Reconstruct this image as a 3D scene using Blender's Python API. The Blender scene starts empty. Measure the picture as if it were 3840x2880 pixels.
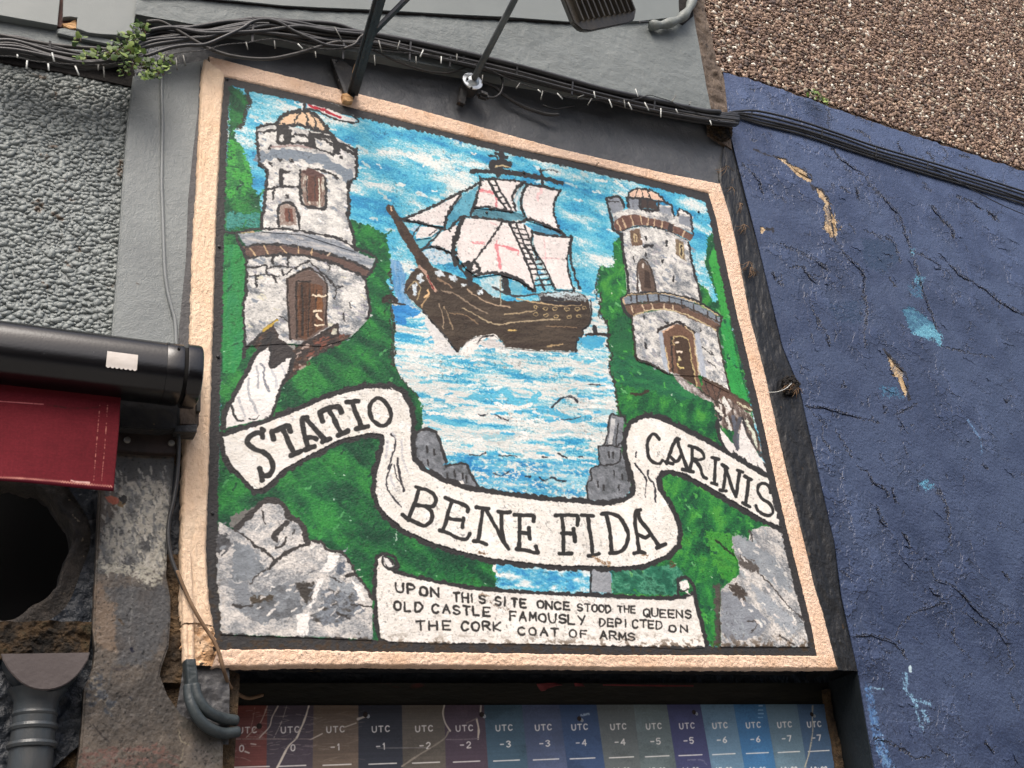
import bpy, math, random
import numpy as np

# ------------------------------------------------------------------ camera, sky, sun, exposure
scene = bpy.context.scene
Z0 = 2.17                                    # height of the painted picture's lower edge above the pavement
RW = np.array([[0.8932563519, -0.1213413469, -0.4328618340],
               [-0.4378365594, -0.4531751988, -0.7764865656],
               [-0.1019423509, 0.8831242969, -0.4579292886]])   # camera axes (right, up, back) as columns
CAM = np.array([-0.43365542, -2.16831787, -0.5720147 + Z0])
FPX = 3972.154
cam_data = bpy.data.cameras.new('camera'); cam = bpy.data.objects.new('camera', cam_data)
scene.collection.objects.link(cam)
from mathutils import Matrix, Vector
cam.matrix_world = Matrix([[*RW[0], CAM[0]], [*RW[1], CAM[1]], [*RW[2], CAM[2]], [0, 0, 0, 1]])
cam_data.sensor_width = 36; cam_data.lens = FPX / 3840 * 36
cam_data.clip_start = 0.02; cam_data.clip_end = 500
scene.camera = cam

SUN_EL, SUN_AZ = 52, 205                     # soft daylight from above and in front of the wall
world = bpy.data.worlds.new('World'); scene.world = world; world.use_nodes = True
wt = world.node_tree; bg = wt.nodes['Background']
sky = wt.nodes.new('ShaderNodeTexSky'); sky.sky_type = 'NISHITA'; sky.sun_disc = False
sky.sun_elevation = math.radians(SUN_EL); sky.sun_rotation = math.radians(SUN_AZ)
sky.air_density = 1.0; sky.dust_density = 6.0; sky.ozone_density = 0.6
wt.links.new(sky.outputs[0], bg.inputs[0]); bg.inputs[1].default_value = 0.15
sl = bpy.data.lights.new('sun', 'SUN'); sl.energy = 1.5; sl.angle = math.radians(32); sl.color = (1, .98, .95)
so = bpy.data.objects.new('sun', sl); scene.collection.objects.link(so)
_d = Vector((math.sin(math.radians(SUN_AZ)) * math.cos(math.radians(SUN_EL)),
             math.cos(math.radians(SUN_AZ)) * math.cos(math.radians(SUN_EL)), math.sin(math.radians(SUN_EL))))
so.rotation_euler = _d.to_track_quat('Z', 'Y').to_euler(); so.location = (0, -5, 9)
scene.view_settings.view_transform = 'Standard'; scene.view_settings.look = 'None'
scene.view_settings.gamma = 1; scene.view_settings.use_curve_mapping = False
scene.view_settings.exposure = 0.56
LIT = 0.80                                   # paint albedo relative to its picture colour

# ------------------------------------------------------------------ geometry helpers
COL = scene.collection
rnd = random.Random(7)

def at(px, py, y=0.0):
    """point of the plane Y=y seen at pixel (px,py) of the 3840x2880 frame"""
    d = RW @ np.array([(px - 1920) / FPX, -(py - 1440) / FPX, -1.0])
    return CAM + d * ((y - CAM[1]) / d[1])

def proj(x, y, z):
    q = np.stack([x - CAM[0], y - CAM[1], z - CAM[2]], -1) @ RW
    return 1920 + FPX * q[..., 0] / -q[..., 2], 1440 - FPX * q[..., 1] / -q[..., 2]

def crop(x0, y0, w, out=2212):
    s = w / out
    return lambda pts: [(x0 + a * s, y0 + b * s) for a, b in pts]

def spline(pts, n=8, closed=False):
    p = [np.array(q, float) for q in pts]
    if closed: p = [p[-1]] + p + [p[0], p[1]]
    else: p = [2 * p[0] - p[1]] + p + [2 * p[-1] - p[-2]]
    out = []
    for i in range(1, len(p) - 2):
        a, b, c, d = p[i - 1:i + 3]
        for k in range(n):
            t = k / n
            out.append(0.5 * (2 * b + (c - a) * t + (2 * a - 5 * b + 4 * c - d) * t * t + (3 * b - a - 3 * c + d) * t ** 3))
    if not closed: out.append(p[-2])
    return [tuple(q) for q in out]

def tag(o, label=None, cat=None, group=None, kind=None):
    if label: o['label'] = label
    if cat: o['category'] = cat
    if group: o['group'] = group
    if kind: o['kind'] = kind
    return o

def thing(name, label, cat, loc, group=None):
    o = bpy.data.objects.new(name, None); COL.objects.link(o); o.location = loc; o.empty_display_size = .05
    return tag(o, label, cat, group)

def link(name, me, parent=None, kind=None):
    o = bpy.data.objects.new(name, me); COL.objects.link(o)
    if parent is not None:
        o.parent = parent
        w = Vector((0, 0, 0)); q = parent
        while q is not None: w += q.location; q = q.parent
        o.location = -w
    if kind: o['kind'] = kind
    return o

def mesh_np(name, V, F, mat, smooth=False, uv=None, col=None):
    """V (n,3); F (m,k) all faces with the same number of corners"""
    V = np.asarray(V, np.float32); F = np.asarray(F, np.int32)
    me = bpy.data.meshes.new(name)
    me.vertices.add(len(V)); me.vertices.foreach_set('co', V.ravel())
    k = F.shape[1]; me.loops.add(F.size); me.loops.foreach_set('vertex_index', F.ravel())
    me.polygons.add(len(F)); me.polygons.foreach_set('loop_start', np.arange(0, F.size, k, dtype=np.int32))
    me.polygons.foreach_set('loop_total', np.full(len(F), k, np.int32))
    me.update(calc_edges=True)
    if smooth: me.polygons.foreach_set('use_smooth', np.ones(len(F), bool))
    if uv is not None:
        l = me.uv_layers.new(name='UVMap'); l.data.foreach_set('uv', np.asarray(uv, np.float32)[F.ravel()].ravel())
    if col is not None:
        a = me.color_attributes.new('tint', 'FLOAT_COLOR', 'POINT')
        c = np.ones((len(V), 4), np.float32); c[:, :3] = col; a.data.foreach_set('color', c.ravel())
    me.materials.append(mat)
    return me

def slab_mesh(name, pts3, thick, mat, canvas=None, bevel=0.0):
    """flat polygon facing -Y given by world points (all at one Y), extruded back by thick"""
    import bmesh
    bm = bmesh.new(); P = [Vector(p) for p in pts3]
    if sum(P[i].x * P[(i + 1) % len(P)].z - P[(i + 1) % len(P)].x * P[i].z for i in range(len(P))) > 0: pass
    else: P.reverse()
    f = [bm.verts.new(p) for p in P]; b = [bm.verts.new(p + Vector((0, thick, 0))) for p in P]
    bm.faces.new(f); bm.faces.new(b[::-1]); n = len(P)
    for i in range(n): bm.faces.new((f[(i + 1) % n], f[i], b[i], b[(i + 1) % n]))
    bmesh.ops.recalc_face_normals(bm, faces=bm.faces)
    if bevel:
        ed = [e for e in bm.edges if all(v in f for v in e.verts)]
        bmesh.ops.bevel(bm, geom=ed, offset=bevel, segments=2, affect='EDGES')
    bmesh.ops.triangulate(bm, faces=[q for q in bm.faces if len(q.verts) > 4])
    if canvas:
        u = bm.loops.layers.uv.new('UVMap')
        for q in bm.faces:
            for l in q.loops: l[u].uv = canvas.uv(l.vert.co.x, l.vert.co.z)
    me = bpy.data.meshes.new(name); bm.to_mesh(me); bm.free(); me.materials.append(mat)
    return me

def slab(name, px, y, thick, mat, parent=None, canvas=None, bevel=0.0, kind=None):
    return link(name, slab_mesh(name, [at(a, b, y) for a, b in px], thick, mat, canvas, bevel), parent, kind)

def resample(pts, n):
    p = np.array(pts, float); d = np.r_[0, np.cumsum(np.linalg.norm(np.diff(p, axis=0), axis=1))]
    t = np.linspace(0, d[-1], n)
    return np.stack([np.interp(t, d, p[:, k]) for k in range(p.shape[1])], 1)

def strip(name, left, right, y, proud, mat, n=200, m=12, amp=.002, wob=.002, seed=1, parent=None, canvas=None, back=.02, sc=.012, prof=None, ridge=None):
    """a long raised band between two pixel polylines: rounded, uneven front, sides running back"""
    L = np.array([at(a, b, y) for a, b in resample(left, n)]); R = np.array([at(a, b, y) for a, b in resample(right, n)])
    t = np.linspace(0, 1, m); V = []
    for k, s in enumerate(t):
        p = L * (1 - s) + R * s
        e = min(1.0, min(s, 1 - s) / .1 + .12)
        ww = wob * (1 if k in (0, m - 1) else .3)
        along = p[:, 0] * 1.0; up = p[:, 2]
        dx = (fbm(along / sc, up / sc, 3, seed + (0 if s < .5 else 9)) - .5) * 2 * ww
        dz = (fbm(along / sc + 40, up / sc, 3, seed + (0 if s < .5 else 9)) - .5) * 2 * ww
        tt = np.linspace(0, 1, n)
        nz_ = fbm(along / sc, up / sc, 4, seed + 3) if ridge is None else fbm(np.full(n, s * ridge[0]) + .6 * fbm(tt * ridge[1], tt * 3, 2, seed + 5), tt * ridge[1], 4, seed + 3)
        dy = -proud * (e if prof is None else prof(s)) - (nz_ - .5) * 2 * amp * (e + .15)
        V.append(np.stack([p[:, 0] + dx, p[:, 1] + dy, p[:, 2] + dz], 1))
    V = [V[0] + [0, back, 0]] + V + [V[-1] + [0, back, 0]]
    M = len(V); V = np.stack(V, 1).reshape(-1, 3)
    i = np.arange(n - 1)[:, None] * M + np.arange(M - 1)[None]
    F = np.stack([i, i + 1, i + M + 1, i + M], -1).reshape(-1, 4)
    cr = np.cross(V[F[:, 1]] - V[F[:, 0]], V[F[:, 2]] - V[F[:, 0]])
    if cr[:, 1].sum() > 0: F = F[:, ::-1]
    uv = canvas.uv(V[:, 0], V[:, 2], arr=True) if canvas else None
    return link(name, mesh_np(name, V, F, mat, True, uv), parent)

def relief(name, corners, y, mat, nx, nz, amp, sc, seed, parent=None, canvas=None, kind=None, fn=None):
    """uneven wall surface: bilinear patch of 4 pixel corners (tl,tr,br,bl) displaced in depth"""
    A, B, Cc, D = [at(a, b, y) for a, b in corners]
    u, v = np.meshgrid(np.linspace(0, 1, nx), np.linspace(0, 1, nz))
    P = ((1 - u) * (1 - v))[..., None] * A + (u * (1 - v))[..., None] * B + (u * v)[..., None] * Cc + ((1 - u) * v)[..., None] * D
    P[..., 1] -= (fbm(P[..., 0] / sc, P[..., 2] / sc, 4, seed) - .5) * 2 * amp
    if fn is not None: P[..., 1] -= fn(P[..., 0], P[..., 2])
    V = P.reshape(-1, 3); i = np.arange(nz - 1)[:, None] * nx + np.arange(nx - 1)[None]
    F = np.stack([i, i + nx, i + nx + 1, i + 1], -1).reshape(-1, 4)
    uv = canvas.uv(V[:, 0], V[:, 2], arr=True) if canvas else None
    return link(name, mesh_np(name, V, F, mat, True, uv), parent, kind)

def tube_mesh(name, pts, r, mat, seg=8, cap=True):
    P = np.array(pts, float); n = len(P); rr = np.full(n, r) if np.isscalar(r) else np.asarray(r, float)
    T = np.gradient(P, axis=0); T /= np.linalg.norm(T, axis=1)[:, None] + 1e-12
    ref = np.array([0.13, 1, 0.21]) if abs(T[:, 1]).mean() < .8 else np.array([1, .1, .2])
    A = np.cross(T, ref); A /= np.linalg.norm(A, axis=1)[:, None]; B = np.cross(T, A)
    a = np.linspace(0, 2 * np.pi, seg, endpoint=False)
    V = (P[:, None] + rr[:, None, None] * (np.cos(a)[None, :, None] * A[:, None] + np.sin(a)[None, :, None] * B[:, None])).reshape(-1, 3)
    i = np.arange(n - 1)[:, None] * seg + np.arange(seg)[None]; j = np.arange(n - 1)[:, None] * seg + (np.arange(seg)[None] + 1) % seg
    F = np.stack([i, j, j + seg, i + seg], -1).reshape(-1, 4)
    if cap:
        V = np.vstack([V, P[:1], P[-1:]]); c0, c1 = n * seg, n * seg + 1; k = np.arange(seg); k2 = (k + 1) % seg
        F = np.vstack([F, np.stack([k2, k, np.full(seg, c0), np.full(seg, c0)], 1), np.stack([k + (n - 1) * seg, k2 + (n - 1) * seg, np.full(seg, c1), np.full(seg, c1)], 1)])
        me = bpy.data.meshes.new(name)
        me.from_pydata(V.tolist(), [], [tuple(dict.fromkeys(f)) for f in F.tolist()]); me.materials.append(mat)
        me.polygons.foreach_set('use_smooth', np.ones(len(me.polygons), bool)); return me
    return mesh_np(name, V, F, mat, True)

def cable_pts(px, ys, n=10):
    if np.isscalar(ys): ys = [ys] * len(px)
    return spline([tuple(at(a, b, y)) for (a, b), y in zip(px, ys)], n)

def tube(name, pts, r, mat, parent=None, seg=8): return link(name, tube_mesh(name, pts, r, mat, seg), parent)

def box_mesh(name, c, ax, ay, az, mat, bevel=.0008):
    import bmesh
    bm = bmesh.new(); c, ax, ay, az = [Vector(v) for v in (c, ax, ay, az)]
    bmesh.ops.create_cube(bm, size=2)
    for v in bm.verts: v.co = c + ax * v.co.x + ay * v.co.y + az * v.co.z
    if bevel: bmesh.ops.bevel(bm, geom=list(bm.edges), offset=bevel, segments=2, affect='EDGES')
    bmesh.ops.recalc_face_normals(bm, faces=bm.faces)
    me = bpy.data.meshes.new(name); bm.to_mesh(me); bm.free(); me.materials.append(mat); return me

def bar(name, a, b, w, t, mat, parent=None, side=(1, 0, 0), bevel=.0008):
    a, b = Vector(a), Vector(b); d = (b - a) / 2; s = Vector(side); s = (s - d.normalized() * s.dot(d.normalized())).normalized()
    o = d.cross(s).normalized()
    return link(name, box_mesh(name, (a + b) / 2, d, s * w / 2, o * t / 2, mat, bevel), parent)

def lathe_mesh(name, base, axis, prof, mat, seg=32):
    base = np.array(base, float); ax = np.array(axis, float); ax /= np.linalg.norm(ax)
    r = np.cross(ax, [0.3, .2, 1] if abs(ax[2]) < .9 else [1, .2, 0]); r /= np.linalg.norm(r); s = np.cross(ax, r)
    a = np.linspace(0, 2 * np.pi, seg, endpoint=False)
    V = np.concatenate([base + ax * h + rad * (np.cos(a)[:, None] * r + np.sin(a)[:, None] * s) for h, rad in prof])
    n = len(prof); i = np.arange(n - 1)[:, None] * seg + np.arange(seg)[None]; j = np.arange(n - 1)[:, None] * seg + (np.arange(seg)[None] + 1) % seg
    F = np.stack([i, j, j + seg, i + seg], -1).reshape(-1, 4)
    me = mesh_np(name, V, F, mat, False)
    me.polygons.foreach_set('use_smooth', np.ones(len(me.polygons), bool)); me.set_sharp_from_angle(angle=math.radians(35))
    return me

# ------------------------------------------------------------------ noise and the paint canvas (numpy)
_rs = np.random.RandomState(11)
_T = _rs.rand(256, 256).astype(np.float32)
def vnoise(u, v, seed=0):
    u = np.asarray(u, np.float32) + seed * 17.37; v = np.asarray(v, np.float32) + seed * 5.71
    i = np.floor(u).astype(np.int32); j = np.floor(v).astype(np.int32); f = u - i; g = v - j
    f = f * f * (3 - 2 * f); g = g * g * (3 - 2 * g); i &= 255; j &= 255; i1 = (i + 1) & 255; j1 = (j + 1) & 255
    return (_T[j, i] * (1 - f) + _T[j, i1] * f) * (1 - g) + (_T[j1, i] * (1 - f) + _T[j1, i1] * f) * g
def fbm(u, v, octv=4, seed=0):
    s = 0; a = 1; t = 0
    for o in range(octv):
        c, d = math.cos(.5 * o), math.sin(.5 * o)
        s = s + a * vnoise((u * c - v * d) * 2 ** o, (u * d + v * c) * 2 ** o, seed + o * 3); t += a; a *= .55
    return s / t

class Canvas:
    """paint on the plane Y=y: texels in wall metres, shapes given in frame pixels"""
    def __init__(s, name, x0, x1, z0, z1, res, y=0.0, base=(50, 50, 52), warp=1.0):
        s.name, s.x0, s.x1, s.z0, s.z1 = name, x0, x1, z0, z1
        s.W, s.H = int((x1 - x0) / res), int((z1 - z0) / res); s.res = res; s.py = y
        x = x0 + (np.arange(s.W) + .5) / s.W * (x1 - x0); z = z0 + (np.arange(s.H) + .5) / s.H * (z1 - z0)
        X, Z = np.meshgrid(x, z); s.U = (X * 1000).astype(np.float32); s.V = (Z * 1000).astype(np.float32)
        s.X, s.Y = [q.astype(np.float32) for q in proj(X, np.full_like(X, y), Z)]
        n = lambda sc, k: fbm(s.U / sc, s.V / sc, 3, k) - .5
        s.WX, s.WY = n(7, 1) * 14 * warp, n(7, 2) * 14 * warp
        s.C = np.ones((s.H, s.W, 3), np.float32) * np.array(base, np.float32) / 255
        s.Hh = np.zeros((s.H, s.W), np.float32)
        s.D = fbm(s.U / 3.2, s.V / 2.2, 3, 5)        # bristle noise
    def uv(s, x, z, arr=False):
        u, v = (x - s.x0) / (s.x1 - s.x0), (z - s.z0) / (s.z1 - s.z0)
        return np.stack([u, v], 1) if arr else (u, v)
    def _win(s, pts, pad):
        p = np.array(pts); (x0, y0), (x1, y1) = p.min(0) - pad, p.max(0) + pad
        q = np.array([at(a, b, s.py) for a, b in ((x0, y0), (x1, y0), (x1, y1), (x0, y1))])
        c0 = int((q[:, 0].min() - s.x0) / s.res); c1 = int((q[:, 0].max() - s.x0) / s.res) + 2
        r0 = int((q[:, 2].min() - s.z0) / s.res); r1 = int((q[:, 2].max() - s.z0) / s.res) + 2
        c0, c1, r0, r1 = max(c0, 0), min(c1, s.W), max(r0, 0), min(r1, s.H)
        return None if c0 >= c1 or r0 >= r1 else (slice(r0, r1), slice(c0, c1))
    def _dist(s, w, pts, rag, closed):
        x = s.X[w] + s.WX[w] * rag; y = s.Y[w] + s.WY[w] * rag
        p = np.array(pts, np.float32); n = len(p); d2 = np.full(x.shape, 1e9, np.float32); ins = np.zeros(x.shape, bool)
        for i in range(n if closed else n - 1):
            (ax, ay), (bx, by) = p[i], p[(i + 1) % n]; ex, ey = bx - ax, by - ay
            t = np.clip(((x - ax) * ex + (y - ay) * ey) / (ex * ex + ey * ey + 1e-6), 0, 1)
            d2 = np.minimum(d2, (x - ax - t * ex) ** 2 + (y - ay - t * ey) ** 2)
            if closed and ay != by: ins ^= ((ay > y) != (by > y)) & (x < (bx - ax) * (y - ay) / (by - ay) + ax)
        d = np.sqrt(d2)
        return np.where(ins, -d, d) if closed else d
    def blend(s, w, a, col, hgt=0):
        a = a[..., None]; s.C[w] = s.C[w] * (1 - a) + col * a
        if hgt: s.Hh[w] += a[..., 0] * hgt
    def pal(s, w, cols, sc=(40, 14), seed=0, con=1.6, octv=4, rot=0.0, grit=.35):
        c, d = math.cos(rot), math.sin(rot); U = s.U[w] * c - s.V[w] * d; V = s.U[w] * d + s.V[w] * c
        t = (fbm(U / sc[0], V / sc[1], octv, seed) - .5) * con + .5
        t = np.clip(t + (s.D[w] - .5) * grit, 0, 1) * (len(cols) - 1)
        P = np.array(cols, np.float32) / 255
        i = np.clip(t.astype(int), 0, len(cols) - 2) if len(cols) > 1 else None
        out = np.broadcast_to(P[0], t.shape + (3,)).copy() if len(cols) == 1 else P[i] * (1 - (t - i))[..., None] + P[i + 1] * (t - i)[..., None]
        return out * (1 + (s.D[w] - .5) * .14)[..., None]
    def fill(s, pts, cols, sc=(40, 14), seed=0, rag=1.0, soft=2.5, con=1.6, dry=0.0, a=1.0, hgt=0, rot=0.0, inset=0, grit=.35):
        if isinstance(cols[0], (int, float)): cols = [cols]
        w = s._win(pts, 20)
        if w is None: return
        d = s._dist(w, pts, rag, True) + inset
        al = np.clip(.5 - d / soft, 0, 1)
        if dry: al = al * np.clip((fbm(s.U[w] / 9, s.V[w] / 6, 3, seed + 31) * .6 + s.D[w] * .4 - dry) * 9, 0, 1)
        s.blend(w, al * a, s.pal(w, cols, sc, seed, con, rot=rot, grit=grit), hgt)
    def stroke(s, pts, width, col, rag=.6, dry=0.0, a=1.0, smooth=True, vary=.35, seed=0, hgt=0):
        if smooth and len(pts) > 2: pts = spline(pts, 6)
        w = s._win(pts, width + 12)
        if w is None: return
        d = s._dist(w, pts, rag, False)
        wd = width / 2 * (1 + (vnoise(s.U[w] / 11, s.V[w] / 11, seed + 3) - .5) * 2 * vary)
        al = np.clip((wd - d) / 2.2 + .5, 0, 1)
        if dry: al = al * np.clip((fbm(s.U[w] / 5, s.V[w] / 3.4, 3, seed + 8) * .5 + s.D[w] * .5 - dry) * 8, 0, 1)
        s.blend(w, al * a, s.pal(w, [col], con=.5), hgt)
    def dabs(s, pts, n, col, size=8, seed=0, elong=2.2, a=.9, ang=.2, slope=None):
        """scattered short brush marks inside a polygon (pixels)"""
        R = random.Random(seed); p = np.array(pts); k = 0; tries = 0
        while k < n and tries < n * 20:
            tries += 1; x = R.uniform(p[:, 0].min(), p[:, 0].max()); y = R.uniform(p[:, 1].min(), p[:, 1].max())
            ins = False
            for i in range(len(p)):
                (ax, ay), (bx, by) = p[i], p[(i + 1) % len(p)]
                if (ay > y) != (by > y) and x < (bx - ax) * (y - ay) / (by - ay) + ax: ins = not ins
            if not ins: continue
            k += 1; t = ang + R.uniform(-.35, .35); l = size * elong * R.uniform(.5, 1.3)
            c = col[R.randrange(len(col))] if not isinstance(col[0], (int, float)) else col
            s.stroke([(x, y), (x + math.cos(t) * l * .5, y + math.sin(t) * l * .5 + R.uniform(-2, 2)), (x + math.cos(t) * l, y + math.sin(t) * l)],
                     size * R.uniform(.5, 1.1), c, rag=.9, dry=.25, a=a, seed=R.randrange(90))
    def images(s):
        C = np.clip(s.C, 0, 1)
        im = bpy.data.images.new(s.name + '_paint', s.W, s.H, alpha=False)
        buf = np.ones((s.H, s.W, 4), np.float32); buf[..., :3] = C; im.pixels.foreach_set(buf.ravel()); im.update(); im.pack()
        hm = bpy.data.images.new(s.name + '_relief', s.W, s.H, alpha=False, float_buffer=True, is_data=True)
        buf[..., :3] = (s.Hh + .5)[..., None]; hm.pixels.foreach_set(buf.ravel()); hm.update(); hm.pack()
        return im, hm

# ------------------------------------------------------------------ stroke lettering
FONT = {
 'A': [[(0, 1), (.5, 0), (1, 1)], [(.22, .62), (.78, .62)]], 'C': [[(.95, .15), (.6, 0), (.2, .1), (0, .5), (.2, .92), (.6, 1), (.95, .85)]],
 'D': [[(0, 0), (0, 1), (.55, .95), (.95, .6), (.9, .3), (.55, .03), (0, 0)]], 'E': [[(.9, 0), (0, 0), (0, 1), (.9, 1)], [(0, .5), (.75, .5)]],
 'F': [[(.9, 0), (0, 0), (0, 1)], [(0, .48), (.7, .48)]], 'H': [[(0, 0), (0, 1)], [(1, 0), (1, 1)], [(0, .5), (1, .5)]],
 'I': [[(.5, 0), (.5, 1)]], 'K': [[(0, 0), (0, 1)], [(.95, 0), (0, .55), (.95, 1)]], 'L': [[(0, 0), (0, 1), (.85, 1)]],
 'M': [[(0, 1), (.08, 0), (.5, .7), (.92, 0), (1, 1)]], 'N': [[(0, 1), (0, 0), (1, 1), (1, 0)]],
 'O': [[(.5, 0), (.12, .15), (0, .5), (.12, .87), (.5, 1), (.88, .87), (1, .5), (.88, .15), (.5, 0)]], 'P': [[(0, 1), (0, 0), (.7, .02), (.95, .25), (.7, .5), (0, .55)]],
 'Q': [[(.5, 0), (.12, .15), (0, .5), (.12, .87), (.5, 1), (.88, .87), (1, .5), (.88, .15), (.5, 0)], [(.6, .75), (1.05, 1.08)]],
 'R': [[(0, 1), (0, 0), (.7, .02), (.92, .25), (.7, .48), (0, .52)], [(.45, .52), (1, 1)]], 'S': [[(.92, .12), (.5, 0), (.1, .15), (.15, .42), (.85, .58), (.92, .85), (.5, 1), (.03, .88)]],
 'T': [[(0, 0), (1, 0)], [(.5, 0), (.5, 1)]], 'U': [[(0, 0), (.03, .75), (.3, 1), (.7, 1), (.97, .75), (1, 0)]], 'Y': [[(0, 0), (.5, .5)], [(1, 0), (.4, 1)]],
 '0': [[(.5, 0), (.1, .2), (.1, .8), (.5, 1), (.9, .8), (.9, .2), (.5, 0)]], '1': [[(.2, .2), (.6, 0), (.6, 1)]],
 '2': [[(.1, .2), (.45, 0), (.85, .15), (.8, .45), (.1, 1), (.92, 1)]], '3': [[(.1, .12), (.5, 0), (.88, .2), (.5, .47)], [(.5, .47), (.92, .72), (.5, 1), (.08, .88)]],
 '4': [[(.75, 1), (.75, 0), (.05, .7), (.98, .7)]], '5': [[(.88, 0), (.2, 0), (.12, .45), (.55, .38), (.9, .65), (.6, 1), (.08, .9)]],
 '6': [[(.75, 0), (.25, .4), (.1, .75), (.5, 1), (.9, .75), (.6, .45), (.2, .55)]], '7': [[(.05, 0), (.92, 0), (.4, 1)]],
 '8': [[(.5, .47), (.15, .25), (.5, 0), (.85, .25), (.5, .47), (.08, .75), (.5, 1), (.92, .75), (.5, .47)]], '9': [[(.8, .45), (.5, .58), (.12, .3), (.5, 0), (.88, .3), (.6, 1)]],
 '-': [[(.1, .5), (.8, .5)]], ':': [[(.5, .25), (.5, .32)], [(.5, .75), (.5, .82)]]}
SMOOTH = set('CDOPQRSU0235689')
def word(cv, txt, x0, y0, x1, y1, hgt, wid, col, frac=.66, slant=0.0, jit=0.0, seed=0, vert=(0, 1), **kw):
    """letters between (x0,y0) and (x1,y1) (top corners), hgt tall along vert"""
    R = random.Random(seed + len(txt)); n = len(txt); k = n - (1 - frac)
    ex, ey = (x1 - x0) / k, (y1 - y0) / k
    for i, ch in enumerate(txt):
        jx, jy, jh = R.uniform(-jit, jit), R.uniform(-jit, jit), 1 + R.uniform(-jit, jit) * .02
        f = frac * (.55 if ch in 'I:1' else 1)
        for sub in FONT.get(ch, []):
            p = [(x0 + ex * (i + u * f) + vert[0] * v * hgt * jh + jx, y0 + ey * (i + u * f) + vert[1] * v * hgt * jh + jy) for u, v in sub]
            cv.stroke(p, wid, col, smooth=ch in SMOOTH and len(p) > 3, **kw)

# ------------------------------------------------------------------ materials
def _nt(name, rough):
    m = bpy.data.materials.new(name); m.use_nodes = True; nt = m.node_tree
    b = nt.nodes['Principled BSDF']; b.inputs['Roughness'].default_value = rough
    return m, nt, b
def _n(nt, t, **k):
    n = nt.nodes.new(t)
    for a, v in k.items(): setattr(n, a, v)
    return n
def lin(c): return tuple(((x / 255) / 12.92 if x / 255 <= .04045 else ((x / 255 + .055) / 1.055) ** 2.4) for x in c)

def mat_canvas(name, cv, rough=.6, lit=LIT, dist=.004, fine=.0012, fsc=160, spec=.4):
    im, hm = cv.images(); m, nt, b = _nt(name, rough); L = nt.links.new
    ti = _n(nt, 'ShaderNodeTexImage', image=im); th = _n(nt, 'ShaderNodeTexImage', image=hm)
    ti.interpolation = 'Cubic'; th.interpolation = 'Cubic'; ti.extension = th.extension = 'EXTEND'
    mul = _n(nt, 'ShaderNodeMix', data_type='RGBA', blend_type='MULTIPLY'); mul.inputs[0].default_value = 1
    mul.inputs[7].default_value = (lit, lit, lit, 1); L(ti.outputs[0], mul.inputs[6]); L(mul.outputs[2], b.inputs['Base Color'])
    b.inputs['Specular IOR Level'].default_value = spec
    tc = _n(nt, 'ShaderNodeTexCoord'); n1 = _n(nt, 'ShaderNodeTexNoise'); n1.inputs['Scale'].default_value = fsc; n1.inputs['Detail'].default_value = 4
    L(tc.outputs['Object'], n1.inputs['Vector'])
    b1 = _n(nt, 'ShaderNodeBump'); b1.inputs['Distance'].default_value = fine; b1.inputs['Strength'].default_value = 1; L(n1.outputs[0], b1.inputs['Height'])
    b2 = _n(nt, 'ShaderNodeBump'); b2.inputs['Distance'].default_value = dist; b2.inputs['Strength'].default_value = 1
    L(th.outputs[0], b2.inputs['Height']); L(b1.outputs[0], b2.inputs['Normal']); L(b2.outputs[0], b.inputs['Normal'])
    return m

def mat_noise(name, cols, rough=.7, scale=8, bumps=((60, .003), (250, .0008)), stretch=(1, 1, 1), metal=0, spec=.4, speck=None, con=1.0, rnd_=False, k=LIT, voro=None):
    """colours (picture sRGB) blended by noise, with bumps (scale, metres)"""
    m, nt, b = _nt(name, rough); L = nt.links.new; b.inputs['Metallic'].default_value = metal; b.inputs['Specular IOR Level'].default_value = spec
    tc = _n(nt, 'ShaderNodeTexCoord'); mp = _n(nt, 'ShaderNodeMapping'); mp.inputs['Scale'].default_value = stretch; L(tc.outputs['Object'], mp.inputs[0])
    rp = _n(nt, 'ShaderNodeValToRGB'); e = rp.color_ramp.elements; n = len(cols)
    while len(e) < n: e.new(.5)
    for i, c in enumerate(cols):
        e[i].position = .5 + ((i / (n - 1) if n > 1 else .5) - .5) * .55 / con
        e[i].color = (*[q * k for q in lin(c)], 1)
    if rnd_:
        oi = _n(nt, 'ShaderNodeObjectInfo'); L(oi.outputs['Random'], rp.inputs[0])
        for i in range(n): e[i].position = i / max(1, n - 1)
    else:
        ns = _n(nt, 'ShaderNodeTexNoise'); ns.inputs['Scale'].default_value = scale; ns.inputs['Detail'].default_value = 8; ns.inputs['Roughness'].default_value = .62
        L(mp.outputs[0], ns.inputs['Vector']); L(ns.outputs[0], rp.inputs[0])
    out = rp.outputs[0]
    if speck:
        sc, thr, c = speck
        v = _n(nt, 'ShaderNodeTexNoise'); v.inputs['Scale'].default_value = sc; v.inputs['Detail'].default_value = 5; L(mp.outputs[0], v.inputs['Vector'])
        r2 = _n(nt, 'ShaderNodeValToRGB'); r2.color_ramp.elements[0].position = thr; r2.color_ramp.elements[1].position = thr + .04; L(v.outputs[0], r2.inputs[0])
        mx = _n(nt, 'ShaderNodeMix', data_type='RGBA'); L(r2.outputs[0], mx.inputs[0]); L(out, mx.inputs[6]); mx.inputs[7].default_value = (*[q * k for q in lin(c)], 1); out = mx.outputs[2]
    L(out, b.inputs['Base Color']); prev = None
    for sc, dist in bumps:
        q = _n(nt, 'ShaderNodeTexNoise'); q.inputs['Scale'].default_value = sc; q.inputs['Detail'].default_value = 5; L(mp.outputs[0], q.inputs['Vector'])
        bp = _n(nt, 'ShaderNodeBump'); bp.inputs['Distance'].default_value = dist; L(q.outputs[0], bp.inputs['Height'])
        if prev: L(prev, bp.inputs['Normal'])
        prev = bp.outputs[0]
    if prev: L(prev, b.inputs['Normal'])
    return m

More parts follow.
